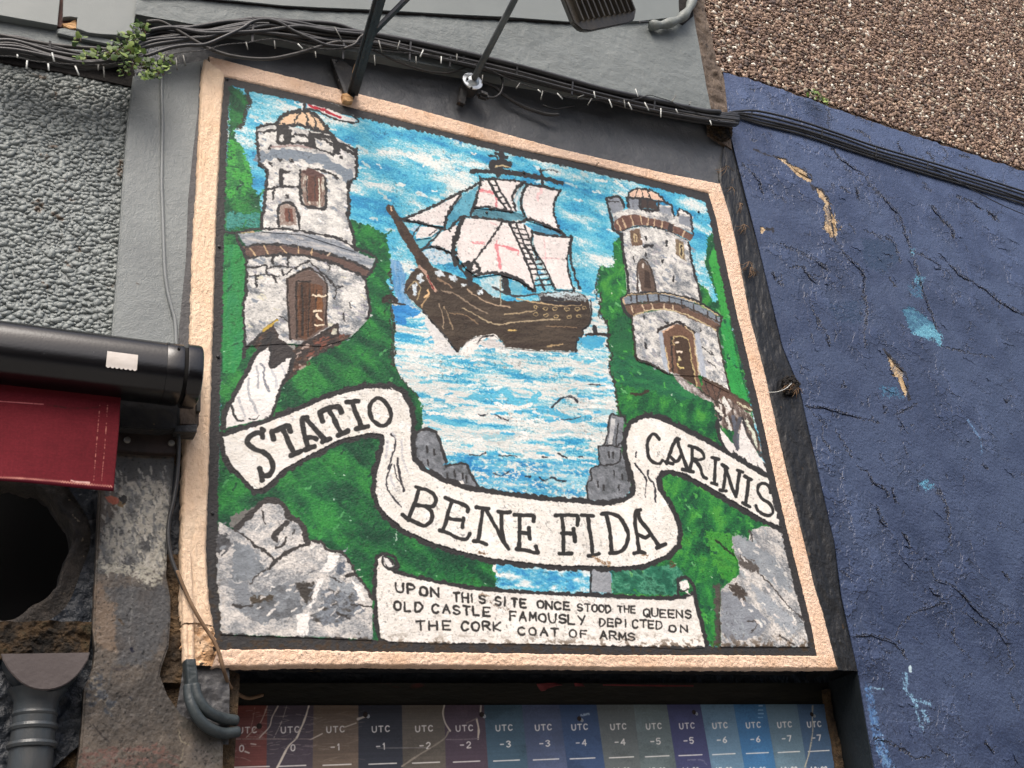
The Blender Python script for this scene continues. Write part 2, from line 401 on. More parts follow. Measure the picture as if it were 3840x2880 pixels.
def mat_tint(name, rough=.75):
    m, nt, b = _nt(name, rough); a = _n(nt, 'ShaderNodeAttribute', attribute_name='tint'); L = nt.links.new
    tc = _n(nt, 'ShaderNodeTexCoord'); n1 = _n(nt, 'ShaderNodeTexNoise'); n1.inputs['Scale'].default_value = 180; L(tc.outputs['Object'], n1.inputs['Vector'])
    mr = _n(nt, 'ShaderNodeMapRange'); mr.inputs[3].default_value = .75; mr.inputs[4].default_value = 1.2; L(n1.outputs[0], mr.inputs[0])
    mx = _n(nt, 'ShaderNodeVectorMath', operation='SCALE'); L(a.outputs['Color'], mx.inputs[0]); L(mr.outputs[0], mx.inputs['Scale']); L(mx.outputs[0], b.inputs['Base Color'])
    return m
# ================================================================== THE PAINTED PICTURE
A1 = crop(700, 200, 800); A2 = crop(700, 800, 800); B1 = crop(1400, 500, 800); B2 = crop(1400, 900, 900)
C1 = crop(2100, 600, 800); C2 = crop(2200, 1100, 800); D1 = crop(700, 1300, 800); D2 = crop(1400, 1400, 1000)
E1 = crop(2200, 1450, 1000); E2 = crop(700, 1800, 800); F1 = crop(1350, 2000, 1000); F2 = crop(2250, 1900, 1000)
INK = (50, 49, 50); WHITE = (244, 240, 234); SKYP = [(46, 142, 192), (70, 172, 210), (90, 188, 216), (132, 202, 220), (206, 226, 228), (236, 238, 234)]
SEAP = [(50, 152, 198), (84, 180, 212), (160, 208, 218), (206, 220, 220), (236, 234, 228), (204, 206, 204), (150, 200, 212)]
GRN = [(16, 66, 44), (22, 80, 50), (28, 98, 54), (36, 114, 56), (48, 134, 60)]
GRN2 = [(20, 70, 48), (28, 96, 54), (44, 126, 58), (70, 150, 60)]
STONE = [(112, 118, 124), (156, 158, 160), (204, 202, 198), (228, 226, 220), (240, 237, 232)]
ROCK = [(92, 92, 92), (128, 131, 135), (160, 162, 164), (204, 200, 196), (226, 221, 214)]
BRN = (92, 72, 62); DBRN = (66, 48, 38); PEACH = (240, 206, 172)
cv = Canvas('mural', -.03, 1.63, Z0 - .03, Z0 + 1.56, .00108, 0.0, base=INK)
ALL = (slice(0, cv.H), slice(0, cv.W))
cv.C *= (1 + (cv.D - .5) * .3 + (fbm(cv.U / 60, cv.V / 60, 3, 2) - .5) * .35)[..., None]

edge = (A1([(450, 320), (600, 340), (1200, 500), (1500, 590)]) + B1([(0, -120), (600, 8), (1330, 165), (1700, 245), (2212, 365)])
        + C1([(1040, 260), (1520, 400), (1560, 600), (1600, 800), (1660, 1100), (1780, 1659)]) + C2([(1540, 500), (1640, 900), (1760, 1200)])
        + E1([(1430, 380), (1560, 780), (1620, 1170), (1680, 1450), (1740, 1659)]) + F2([(1740, 1165), (1000, 1165)]) + F1([(1900, 930), (1100, 920), (200, 895)])
        + E2([(350, 1600), (330, 1200), (320, 800), (330, 420)]) + D1([(325, 1400), (340, 700), (360, 100)]) + A2([(385, 300)]) + A1([(400, 1659), (415, 1000), (440, 500)]))
cv.fill(edge, SKYP, sc=(105, 42), seed=3, con=2.0, rag=1.3, hgt=.02, rot=.10, grit=.75)
# sky marks
cv.dabs(edge[:14] + [(2740, 1200), (1480, 1150), (900, 700)], 230, [(226, 236, 236), (70, 164, 204), (104, 196, 218), (240, 240, 234), (196, 214, 214), (56, 140, 196)], 11, seed=5, ang=.35, elong=3)
# ---- water
water = [(1470, 1100), (1600, 1180), (2100, 1200), (2260, 1060), (2290, 1300), (2320, 1560), (2330, 1880), (1750, 1900), (1580, 1700), (1560, 1480), (1470, 1380)]
cv.fill(water, SEAP, sc=(110, 17), seed=21, con=1.9, rag=.8, rot=-.03, grit=.65)
cv.dabs(water, 330, [(70, 170, 212), (238, 238, 232), (214, 218, 214), (100, 190, 216), (244, 242, 238)], 10, seed=8, ang=.05, elong=4)
cv.fill([(1690, 1700), (1900, 1720), (2200, 1740), (2230, 1850), (1980, 1880), (1780, 1830)], [(36, 128, 190), (70, 164, 206), (150, 204, 220)], sc=(60, 14), seed=4, con=2, rag=2, dry=.42, soft=8)
for p, c, wd in [(D2([(780, 210), (1000, 190), (1080, 150), (1180, 250), (1350, 230)]), (90, 182, 212), 18), (D2([(1090, 150), (1180, 240), (1290, 255), (1360, 180)]), (96, 188, 216), 26),
                 (D2([(1010, 250), (1110, 290), (1210, 285), (1300, 262)]), WHITE, 14), (D2([(1370, 290), (1500, 320), (1620, 380), (1800, 370)]), (84, 178, 212), 22),
                 (D2([(430, 370), (560, 380), (700, 430), (760, 420)]), (96, 186, 214), 14), (D2([(450, 330), (620, 345), (900, 360)]), WHITE, 12)]:
    cv.stroke(p, wd, c, dry=.3, rag=1)
# ---- hills
hillL = (A1([(440, 330), (560, 400), (640, 450), (650, 520), (600, 600), (600, 700), (500, 800), (480, 880), (560, 950), (600, 1080), (650, 1180), (690, 1300), (680, 1400), (760, 1500)])
         + [(980, 800), (1320, 820)] + A2([(1740, 80), (1900, 130), (2060, 220), (2100, 400), (2130, 560), (2110, 650), (2060, 700), (2150, 840), (2130, 950), (2120, 1200), (2130, 1500)])
         + B2([(170, 640), (200, 800), (195, 1000), (190, 1180), (300, 1330), (420, 1450), (460, 1600)]) + D2([(410, 420), (350, 560), (430, 900), (1000, 1500)])
         + F1([(1100, 250), (1130, 400), (1130, 700), (200, 900)]) + E2([(350, 1600), (330, 1200), (320, 400)]) + D1([(330, 1200), (350, 400)]) + A2([(385, 300)]) + A1([(410, 1200), (440, 700)]))
cv.fill(hillL, GRN, sc=(60, 28), seed=6, con=1.9, rag=1.6, hgt=.02, rot=.7, grit=.7)
cv.fill(A2([(385, 330), (560, 330), (600, 500), (580, 1500), (500, 1659), (370, 1659)]), [(34, 128, 66), (46, 146, 74), (40, 136, 84)], sc=(14, 60), seed=7, rag=.5, a=.9)
cv.fill(A2([(400, 0), (740, 0), (760, 150), (420, 170)]), [(30, 100, 90), (50, 130, 120), (70, 150, 140), (30, 90, 70)], sc=(12, 12), seed=9, rag=2, dry=.3)
cv.fill(A1([(430, 900), (550, 940), (660, 1180), (680, 1330), (600, 1480), (420, 1500)]), [(50, 150, 60), (70, 170, 70), (36, 110, 60)], sc=(20, 30), seed=12, rag=2, dry=.35)
hillR = ([(2248, 998), (2275, 1003), (2300, 1000)] + C1([(560, 1080), (545, 960), (560, 850)]) + [(2345, 880), (2400, 1130), (2600, 1140)] + C1([(1430, 1260), (1540, 1370), (1580, 1470), (1640, 1460), (1560, 1250), (1500, 1080), (1520, 900), (1520, 790), (1590, 770), (1640, 1000), (1720, 1300), (1790, 1659)])
         + C2([(1440, 60), (1540, 500), (1640, 900), (1700, 1130)]) + [(2850, 1750), (2930, 2000), (2760, 2200), (2700, 2424), (2640, 2424), (2540, 2300), (2290, 2250)]
         + F2([(90, 520)]) + [(2380, 1900), (2310, 1700)] + C2([(310, 1200), (290, 960), (230, 720), (260, 620), (220, 560), (210, 300), (140, 200), (130, 0)]) + [(2234, 1106)])
cv.fill(hillR, GRN2, sc=(50, 26), seed=14, con=1.8, rag=1.6, hgt=.02, rot=-.9, grit=.7)
cv.fill(C1([(1590, 900), (1640, 1000), (1720, 1300), (1780, 1659), (1690, 1659), (1600, 1300), (1540, 1050)]), [(50, 152, 66), (64, 164, 70)], rag=.7, soft=5)
cv.fill(C2([(1380, 300), (1470, 250), (1560, 700), (1680, 1130), (1480, 1020), (1440, 700)]), [(38, 138, 66), (52, 160, 74), (40, 146, 80)], sc=(14, 50), rag=.7, seed=4)
cv.fill(C2([(230, 560), (300, 500), (480, 650), (800, 800), (1150, 1080), (1000, 1120), (620, 1000), (300, 960), (240, 760)]), [(26, 88, 64), (34, 104, 66), (44, 124, 70)], seed=15, rag=2.2, soft=6)
cv.fill(C2([(330, 250), (420, 240), (470, 400), (470, 620), (380, 700), (290, 640), (220, 560)]), [(30, 90, 60), (38, 110, 58)], rag=1.5, soft=5)
cv.fill(F2([(860, 200), (1150, 230), (1140, 520), (1080, 640), (980, 560), (900, 350)]), [(48, 136, 50), (70, 152, 58), (40, 112, 52)], seed=16, rag=2, dry=.28)
cv.fill(F2([(90, 520), (620, 480), (720, 600), (640, 740), (100, 720)]), [(28, 90, 70), (40, 112, 86), (80, 150, 120), (24, 80, 60)], sc=(26, 18), seed=17, rag=1, con=2)
cv.fill(F2([(800, 640), (930, 600), (950, 1000), (915, 1150), (880, 1080), (830, 800)]), [(30, 92, 58), (44, 130, 60), (66, 160, 64)], sc=(20, 40), seed=18, rag=.8)
cv.dabs(hillL, 240, [(52, 144, 66), (18, 66, 46), (38, 118, 58), (80, 156, 92), (26, 88, 54)], 9, seed=1, ang=-.8, elong=2.6)
cv.dabs(hillR, 200, [(80, 170, 74), (24, 76, 56), (52, 140, 60), (104, 176, 110)], 8, seed=2, ang=.9, elong=2.4)
cv.dabs(hillL, 60, [(220, 232, 220)], 3.4, seed=3, elong=1.4); cv.dabs(hillR, 50, [(226, 232, 216)], 3.4, seed=4, elong=1.4)
for p, wd in [(A1([(600, 330), (640, 440), (650, 520), (600, 620), (590, 720), (540, 770)]), 15), (A2([(2130, 560), (2100, 650), (2150, 760), (2100, 860), (2150, 960)]), 9), (B2([(170, 640), (195, 800), (190, 1000), (180, 1160)]), 9), (B2([(210, 1200), (300, 1330), (420, 1450)]), 5),
              (A2([(2130, 960), (2110, 1100), (2130, 1280), (2110, 1500)]), 6), (C1([(410, 1100), (380, 1240), (370, 1400), (410, 1500), (400, 1640)]), 5), (C2([(150, 0), (140, 200), (215, 330), (220, 560), (262, 640), (230, 740), (290, 960), (325, 1200), (400, 1300)]), 8)]:
    cv.stroke(p, wd, (52, 50, 44), dry=.32, rag=1.4)
cv.stroke(C2([(460, 1045), (560, 1050), (640, 1010)]), 10, (60, 52, 40), dry=.2); cv.stroke(F2([(960, 280), (1040, 350), (1110, 410)]), 7, (36, 50, 34))
# foreshore rocks beside the water
G1 = [(92, 96, 100), (120, 124, 130), (146, 150, 156)]
cv.fill(D2([(340, 560), (350, 500), (450, 465), (520, 500), (560, 600), (600, 740), (520, 820), (400, 760), (345, 700)]), G1, sc=(14, 14), rag=.8, con=2)
cv.fill(D2([(480, 800), (600, 760), (780, 760), (800, 830), (870, 940), (850, 970), (680, 920), (560, 870)]), G1, sc=(14, 14), rag=.8, seed=2, con=2)
cv.stroke(D2([(340, 520), (380, 480), (450, 465), (520, 500), (560, 600), (600, 740)]), 11, INK, dry=.1); cv.stroke(D2([(600, 770), (680, 755), (770, 760), (800, 830), (830, 880), (875, 950)]), 10, INK, dry=.1)
for x, y in [(440, 630), (500, 650), (450, 740), (610, 850), (670, 830), (740, 850), (770, 880)]: cv.stroke(D2([(x, y - 22), (x + 6, y + 25)]), 7, INK, dry=.2)
cv.fill(D2([(640, 900), (740, 890), (770, 945), (700, 930)]), WHITE, rag=.6)
cv.fill(D2([(1960, 345), (2080, 360), (2060, 600), (2050, 640), (2110, 780), (2140, 960), (2060, 1060), (1780, 1050), (1770, 900), (1810, 800), (1880, 760), (1870, 610), (1930, 590)]), G1, sc=(16, 16), rag=.6, seed=5, con=1.8)
cv.fill(D2([(1975, 370), (2010, 380), (1980, 590), (1940, 595)]), [(214, 214, 212), (170, 172, 176)], rag=.6)
for p in [[(1990, 340), (1960, 360), (1930, 560), (1900, 600)], [(2040, 590), (2010, 600), (2030, 420)], [(1865, 610), (1960, 600), (2050, 620)], [(1865, 610), (1880, 750), (1960, 760), (2040, 730), (2050, 640)], [(1880, 760), (1800, 800), (1810, 880), (1770, 920), (1780, 1050)], [(1990, 345), (2080, 370), (2090, 420)]]:
    cv.stroke(D2(p), 6, INK, dry=.12)
for x, y in [(1950, 680), (1985, 680), (1860, 920), (1905, 950), (2030, 950), (1990, 830), (2060, 860)]: cv.stroke(D2([(x, y - 24), (x + 4, y + 24)]), 6, INK, dry=.2)
# marks on the water
for p, wd in [([(1480, 285), (1520, 240), (1580, 200), (1650, 200), (1690, 240)], 8), ([(870, 345), (900, 355), (945, 340)], 6), ([(1010, 345), (1060, 375), (1120, 392)], 6), ([(1560, 385), (1650, 380), (1720, 360)], 4), ([(1380, 870), (1410, 890), (1480, 865), (1530, 890), (1600, 895)], 8),
              ([(1535, 665), (1570, 690), (1600, 700)], 6), ([(1395, 695), (1440, 700)], 5), ([(1700, 695), (1730, 692)], 4), ([(1260, 860), (1300, 862)], 6), ([(990, 830), (1060, 850), (1130, 810)], 3), ([(800, 675), (870, 685), (930, 660)], 5), ([(1040, 685), (1190, 690)], 4), ([(1790, 95), (1880, 100)], 5)]:
    cv.stroke(D2(p), wd, (44, 48, 56), dry=.3)
# ---- left tower
lo = A2([(625, 470), (1000, 400), (1500, 440), (1860, 650), (1892, 1000), (1870, 1120), (1700, 1290), (1400, 1380), (980, 1350), (610, 1380), (590, 1000)])
up = A1([(740, 1150), (830, 1230), (790, 1659)]) + A2([(775, 190), (1200, 220), (1750, 400), (1655, 0)]) + A1([(1680, 1360), (1755, 1290), (1765, 1000), (1560, 880), (1480, 840), (945, 740), (735, 765)])
cv.fill(lo, STONE, sc=(26, 22), seed=31, con=1.6, rag=.5, hgt=.02, grit=.7); cv.fill(up, STONE[1:], sc=(22, 18), seed=32, con=1.6, rag=.5, hgt=.02, grit=.7)
cv.dabs(lo, 120, [(128, 138, 150), (236, 232, 230), (150, 150, 160), (226, 222, 200)], 9, seed=11, ang=.4); cv.dabs(up, 90, [(130, 140, 152), (240, 236, 234), (168, 166, 170)], 8, seed=12, ang=.4)
cv.stroke(A1([(760, 1090), (1000, 1050), (1300, 1090), (1550, 1190), (1690, 1290)]), 38, (128, 140, 152), dry=.22, vary=.5); cv.stroke(A1([(880, 975), (1100, 965), (1300, 990)]), 10, (170, 150, 146), dry=.3)
cv.fill(A1([(945, 745), (1010, 660), (1120, 610), (1210, 598), (1310, 620), (1400, 700), (1475, 835), (1300, 785), (1100, 745)]), [PEACH, (232, 196, 160)], rag=.4)
for p, w in [([(930, 745), (970, 680), (1050, 625), (1200, 595), (1310, 625), (1400, 710), (1470, 820), (1520, 880)], 12), ([(945, 760), (1100, 745), (1230, 762), (1350, 800), (1460, 835)], 11), ([(1190, 600), (1140, 660), (1110, 740)], 6), ([(1225, 600), (1250, 680), (1245, 750)], 7), ([(1260, 600), (1320, 680), (1345, 780)], 6),
             ([(735, 770), (830, 745), (930, 745), (950, 830)], 10), ([(735, 770), (725, 900), (740, 1050), (745, 1140)], 8), ([(745, 1150), (830, 1230), (820, 1400), (795, 1659)], 11), ([(950, 840), (960, 940), (1080, 930)], 9), ([(735, 830), (830, 815), (940, 800)], 7), ([(735, 920), (740, 960)], 6),
             ([(1060, 935), (1200, 945), (1330, 985)], 8), ([(1070, 860), (1160, 850), (1250, 870)], 7), ([(1340, 870), (1430, 910), (1510, 950)], 8), ([(1330, 990), (1450, 1030), (1520, 1060)], 7), ([(1330, 850), (1500, 890), (1600, 950), (1700, 980), (1755, 1010)], 11), ([(1600, 985), (1680, 1020), (1740, 1050)], 10), ([(1755, 1000), (1760, 1200), (1745, 1300), (1680, 1360), (1680, 1659)], 11),
             ([(1250, 1200), (1340, 1210), (1420, 1225), (1500, 1260), (1570, 1310)], 7), ([(975, 1230), (975, 1390)], 13), ([(975, 1235), (1050, 1240)], 12), ([(830, 1420), (980, 1385), (1160, 1400)], 7), ([(910, 1420), (890, 1520)], 5), ([(870, 960), (850, 1000)], 7)]:
    cv.stroke(A1(p), w * 1.15, INK, dry=.14, rag=1.1)
for q in ([(1005, 770), (1085, 800), (1080, 930), (1000, 930)], [(1255, 810), (1330, 830), (1335, 985), (1255, 980)], [(1515, 895), (1595, 940), (1590, 1055), (1515, 1050)], [(1340, 830), (1430, 840), (1425, 880), (1340, 875)], [(955, 760), (1060, 770), (1050, 860), (965, 850)]):
    cv.fill(A1(q), INK, rag=.8, dry=.1)
for x, y in [(965, 1110), (1090, 1120), (870, 1155), (1040, 1490), (1600, 1090)]: cv.fill(A1([(x - 22, y - 18), (x + 20, y - 12), (x + 16, y + 18), (x - 20, y + 12)]), INK, rag=1)
cv.fill(A1([(1175, 1230), (1260, 1200), (1330, 1215), (1430, 1290), (1440, 1520), (1420, 1600), (1220, 1590), (1180, 1400)]), [(170, 160, 150), (120, 96, 86), (210, 204, 190)], sc=(8, 20), rag=.6, con=2)
cv.fill(A1([(1180, 1235), (1270, 1195), (1400, 1260), (1430, 1290), (1250, 1275)]), (92, 66, 62), rag=.8)
cv.fill(A1([(1255, 1270), (1390, 1290), (1390, 1540), (1250, 1540)]), [(88, 58, 50), (110, 74, 62)], sc=(4, 20), rag=.4)
for p, w in [([(1170, 1230), (1180, 1500), (1225, 1585), (1420, 1620), (1440, 1520), (1430, 1300)], 10), ([(1240, 1280), (1245, 1540)], 4), ([(1330, 1290), (1320, 1540)], 3)]: cv.stroke(A1(p), w, INK, dry=.15, rag=.9)
cv.stroke(A1([(1370, 1310), (1375, 1590)]), 5, (224, 224, 206), dry=.2)
cv.fill(A2([(960, -60), (1010, -90), (1080, -85), (1130, -20), (1140, 130), (960, 130)]), [(190, 180, 170), (140, 120, 110), (220, 214, 204)], sc=(6, 14), rag=.6)
cv.fill(A2([(1010, -50), (1090, -40), (1105, 95), (1020, 95)]), [(96, 58, 50), (120, 80, 66)], sc=(4, 16), rag=.5)
for p, w in [([(950, 140), (945, 0), (960, -70), (1010, -105), (1080, -95), (1130, -40), (1160, 60), (1165, 170)], 10), ([(1060, -40), (1062, 95)], 3)]: cv.stroke(A2(p), w, INK, dry=.15, rag=.9)
for p, w in [([(1660, 0), (1690, 120), (1730, 260), (1755, 400)], 15), ([(780, 0), (775, 170)], 12), ([(390, 200), (530, 200), (680, 170), (780, 170), (1000, 170), (1200, 195), (1500, 250), (1640, 300), (1750, 380)], 9)]: cv.stroke(A2(p), w, INK, dry=.15, rag=.9)
cv.fill(A2([(530, 215), (800, 190), (1200, 205), (1560, 290), (1750, 400), (1950, 480), (1910, 600), (1650, 480), (1300, 390), (900, 335), (620, 350)]), [(120, 128, 138), (150, 156, 164), (196, 194, 192)], sc=(30, 10), seed=3, rag=.7, con=2)
cv.fill(A2([(550, 335), (620, 345), (900, 325), (1300, 380), (1650, 480), (1900, 600), (1850, 665), (1500, 525), (1200, 450), (900, 432), (635, 472)]), [(92, 72, 66), (108, 86, 78)], sc=(30, 8), rag=.6)
for p, w in [([(515, 230), (560, 350), (625, 465)], 12), ([(620, 350), (760, 325), (1000, 330), (1300, 385), (1600, 460), (1890, 590)], 8), ([(630, 475), (900, 435), (1200, 445), (1500, 520), (1700, 600), (1850, 670)], 8), ([(1760, 370), (1900, 420), (1970, 480), (1920, 590), (1870, 650)], 9), ([(1850, 660), (1870, 800), (1900, 1000), (1870, 1100)], 9),
             ([(620, 480), (615, 800), (585, 1000), (600, 1300), (590, 1500)], 9), ([(890, 450), (890, 520)], 7), ([(1055, 450), (1050, 540)], 8), ([(630, 570), (700, 565), (820, 550), (820, 640)], 7), ([(850, 570), (950, 555), (1090, 565)], 6), ([(650, 665), (800, 640), (960, 665)], 6), ([(725, 660), (715, 770)], 8), ([(905, 665), (920, 710)], 7), ([(990, 590), (1000, 640)], 5),
             ([(1000, 650), (1240, 510), (1330, 560), (1530, 760), (1535, 880)], 6), ([(1040, 690), (1240, 570), (1320, 600)], 5), ([(960, 1080), (1040, 1110)], 5), ([(1540, 770), (1620, 765)], 4), ([(1690, 930), (1692, 990)], 5), ([(1470, 540), (1475, 600)], 4), ([(1620, 1040), (1630, 1120)], 3)]:
    cv.stroke(A2(p), w * 1.15, INK, dry=.14, rag=1.1)
for a, b, c, d in [(655, 360, 715, 445), (800, 340, 840, 420), (965, 350, 1030, 420), (1155, 350, 1160, 420), (1300, 375, 1290, 440)]: cv.stroke(A2([(a, b), (c, d)]), 5, (206, 176, 136))
cv.stroke(A2([(1455, 440), (1480, 415)]), 8, (206, 186, 160)); cv.stroke(A2([(570, 205), (640, 195), (690, 195)]), 5, (190, 160, 120))
cv.fill(A2([(1050, 690), (1240, 590), (1310, 600), (1445, 730), (1460, 1180), (1230, 1335), (1060, 1310)]), [(98, 80, 72), (112, 94, 86)], sc=(8, 30), rag=.5)
cv.fill(A2([(1140, 745), (1210, 712), (1330, 740), (1405, 760), (1420, 1180), (1230, 1310), (1150, 1290)]), [(62, 42, 32), (84, 58, 42), (110, 74, 52)], sc=(5, 60), seed=5, rag=.4, con=2)
for p, w in [([(1040, 690), (1045, 900), (1070, 1310)], 8), ([(1050, 680), (1240, 585), (1320, 600), (1445, 735), (1440, 1150)], 6), ([(1140, 1300), (1135, 760), (1180, 715), (1280, 715)], 7), ([(1190, 750), (1200, 1000), (1195, 1270)], 8), ([(1275, 790), (1260, 1100), (1255, 1280)], 5), ([(1345, 800), (1330, 1100)], 4)]: cv.stroke(A2(p), w, (46, 38, 34), dry=.1, rag=.6)
cv.fill(A2([(1350, 880), (1400, 880), (1410, 1000), (1350, 1010)]), (122, 78, 44), rag=.8)
for p in ([(1305, 855), (1370, 862), (1440, 860)], [(1310, 1015), (1360, 1022), (1390, 1020)], [(1350, 1060), (1375, 1100), (1395, 1120)], [(1325, 1160), (1380, 1170), (1410, 1160)]): cv.stroke(A2(p), 7, (232, 216, 190), rag=.8)
# steps and rail in front of the left tower
cv.fill(A2([(640, 1370), (780, 1240), (890, 1130), (960, 1320), (1130, 1390), (1560, 1150), (1580, 1260), (1720, 1260), (1600, 1350), (1300, 1500), (1000, 1800), (870, 1620), (760, 1420)]), [(48, 44, 42), (66, 56, 52), (110, 84, 70)], sc=(16, 10), seed=6, con=1.8, rag=1.2)
cv.stroke(A2([(620, 1400), (780, 1240), (930, 1110)]), 10, INK); cv.stroke(A2([(790, 1225), (930, 1115)]), 9, (196, 164, 66), dry=.15)
cv.fill(A2([(980, 1370), (1120, 1370), (1120, 1420), (1010, 1420)]), (150, 150, 146), rag=.9); cv.fill(A2([(1500, 1210), (1560, 1190), (1560, 1250), (1500, 1260)]), (206, 204, 186), rag=.8)
for p in ([(1130, 1400), (1560, 1150)], [(1180, 1470), (1470, 1290)], [(1560, 1150), (1570, 1270)], [(1250, 1340), (1260, 1500)], [(1360, 1270), (1380, 1440)], [(1450, 1230), (1480, 1400)]): cv.stroke(A2(p), 7, (52, 46, 44), dry=.1)
cv.dabs(A2([(1160, 1400), (1500, 1260), (1700, 1270), (1300, 1520), (1090, 1680)]), 30, [(126, 76, 62), (190, 170, 160), (90, 64, 52)], 9, seed=3, ang=-.5)
# ribbon tail left
tail = D1([(740, 80), (860, -10), (880, 225), (960, 160), (1095, 100), (1060, 260), (1000, 380), (960, 480), (870, 740), (640, 790), (400, 850), (420, 700), (470, 600)])
cv.stroke(D1([(860, -100), (740, 60), (600, 330), (480, 560), (420, 640), (380, 840)]), 26, INK, rag=.7)
cv.fill(tail, [(246, 243, 238), (232, 228, 226)], rag=.7, hgt=.02)
for p, c in [([(720, 210), (740, 300), (735, 430)], (170, 172, 176)), ([(770, 180), (800, 230), (800, 340), (850, 460)], (130, 134, 142)), ([(640, 330), (640, 480), (690, 600), (730, 690)], (178, 180, 184)), ([(540, 530), (560, 620), (600, 720)], (186, 186, 190)), ([(880, 240), (920, 330), (930, 420)], (196, 198, 202)), ([(980, 200), (1030, 310)], (200, 202, 206))]:
    cv.stroke(D1(p), 9, c, dry=.3)
cv.stroke(D1([(470, 620), (490, 710), (540, 770), (590, 775)]), 8, INK); cv.stroke(D1([(640, 755), (700, 760), (750, 720)]), 4, INK, dry=.3)
cv.stroke(D1([(865, -20), (870, 90), (880, 215), (980, 150), (1100, 90), (1060, 270), (1000, 380), (950, 500), (870, 740)]), 13, INK, rag=.9)
cv.fill(A2([(880, 1180), (950, 1330), (1100, 1400), (1100, 1480), (990, 1530), (880, 1600)]), [(52, 48, 50), (64, 60, 58)], rag=.9)
# ---- right tower
cr = C1([(490, 400), (610, 380), (660, 500), (640, 530), (700, 510), (690, 390), (820, 410), (840, 520), (1000, 520), (1010, 460), (1150, 480), (1170, 590), (1200, 580), (1230, 510), (1350, 560), (1380, 770), (1270, 720), (900, 600), (560, 640)])
tu = C1([(630, 740), (850, 690), (1100, 730), (1330, 840), (1370, 1100), (1470, 1500), (1000, 1380), (690, 1400)])
tl = C2([(455, 230), (800, 170), (1100, 240), (1360, 390), (1420, 750), (1480, 1030), (1220, 900), (1180, 860), (850, 840), (640, 730), (540, 710), (500, 640)])
for q, k in ((cr, 33), (tu, 34), (tl, 35)): cv.fill(q, STONE, sc=(22, 20), seed=k, con=1.6, rag=.5, hgt=.02, grit=.7)
cv.dabs(tu, 70, [(140, 148, 158), (238, 234, 232), (170, 168, 172)], 8, seed=21, ang=.6); cv.dabs(tl, 80, [(150, 156, 164), (240, 238, 236), (170, 168, 172)], 9, seed=22, ang=.9)
for q in ([(500, 410), (620, 400), (650, 520), (540, 560)], [(700, 400), (820, 410), (830, 520), (720, 520)], [(1010, 480), (1150, 500), (1150, 580), (1020, 540)], [(1220, 580), (1350, 590), (1360, 710), (1240, 660)]): cv.fill(C1(q), [(128, 134, 144), (150, 156, 164)], rag=.8)
cv.fill(C1([(700, 390), (715, 340), (790, 305), (900, 310), (1000, 350), (1085, 430), (960, 410), (860, 395)]), [(240, 208, 186), (228, 190, 166)], rag=.4)
cv.fill(C1([(1220, 540), (1240, 520), (1330, 560), (1330, 580)]), WHITE, rag=.8)
cv.fill(C1([(560, 640), (640, 580), (780, 565), (900, 600), (1100, 640), (1270, 720), (1385, 790), (1350, 845), (1270, 800), (1100, 725), (900, 680), (760, 680), (640, 740), (600, 750), (555, 700)]), [(98, 70, 62), (122, 92, 80)], sc=(10, 10), rag=.5)
for a, b, c, d in [(590, 640, 630, 730), (640, 610, 680, 700), (730, 580, 760, 680), (830, 580, 850, 670), (915, 600, 905, 680), (1060, 640, 1050, 710), (1170, 670, 1160, 750), (1290, 740, 1270, 800), (980, 610, 970, 690)]: cv.stroke(C1([(a, b), (c, d)]), 5, (204, 178, 146), dry=.1)
cv.fill(C1([(1130, 660), (1180, 670), (1160, 760), (1110, 740)]), (60, 52, 52), rag=.6)
cv.fill(C1([(840, 405), (990, 430), (1010, 520), (840, 500)]), (70, 58, 54), rag=.9)
for p, w in [([(475, 400), (540, 390), (615, 390), (650, 450), (660, 500)], 9), ([(480, 400), (510, 520), (540, 650), (550, 720), (630, 770)], 10), ([(690, 390), (710, 490)], 9), ([(700, 400), (780, 395), (860, 400), (980, 425), (1080, 440), (1150, 480), (1180, 590)], 9), ([(830, 410), (840, 510), (1000, 525), (1020, 460)], 9), ([(900, 430), (910, 510)], 6), ([(1220, 575), (1235, 510), (1330, 560), (1355, 600), (1375, 780)], 7),
             ([(700, 385), (720, 335), (800, 300), (920, 310), (1020, 360), (1090, 440)], 6), ([(795, 320), (780, 380)], 4), ([(850, 310), (860, 395)], 4), ([(910, 320), (930, 400)], 6), ([(630, 770), (650, 950), (690, 1200), (700, 1380)], 10), ([(1330, 860), (1360, 1050), (1420, 1280), (1465, 1490)], 10), ([(500, 435), (610, 435)], 5), ([(640, 740), (760, 695), (900, 690), (1100, 735), (1330, 850)], 5), ([(1100, 840), (1100, 900)], 6), ([(880, 800), (890, 830)], 6), ([(1060, 1040), (1060, 1070)], 7), ([(1170, 1210), (1170, 1260)], 7), ([(760, 1010), (770, 1060)], 5), ([(880, 970), (890, 1020)], 6)]:
    cv.stroke(C1(p), w, INK, dry=.14, rag=.8)
cv.stroke(C1([(870, 905), (910, 890), (950, 895)]), 10, INK)
cv.fill(C1([(715, 740), (820, 720), (850, 890), (740, 900)]), [(100, 80, 66), (130, 108, 88)], sc=(6, 12), rag=.7); cv.stroke(C1([(770, 770), (790, 800), (790, 850), (770, 850), (765, 780)]), 4, (200, 180, 140)); 
cv.fill(C1([(1190, 820), (1270, 850), (1300, 1060), (1200, 990)]), [(110, 92, 74), (150, 134, 110)], sc=(5, 14), rag=.7); cv.stroke(C1([(1235, 870), (1240, 980), (1270, 1020), (1265, 900), (1235, 870)]), 5, (196, 180, 140)); cv.stroke(C1([(1250, 890), (1255, 990)]), 5, (50, 42, 36))
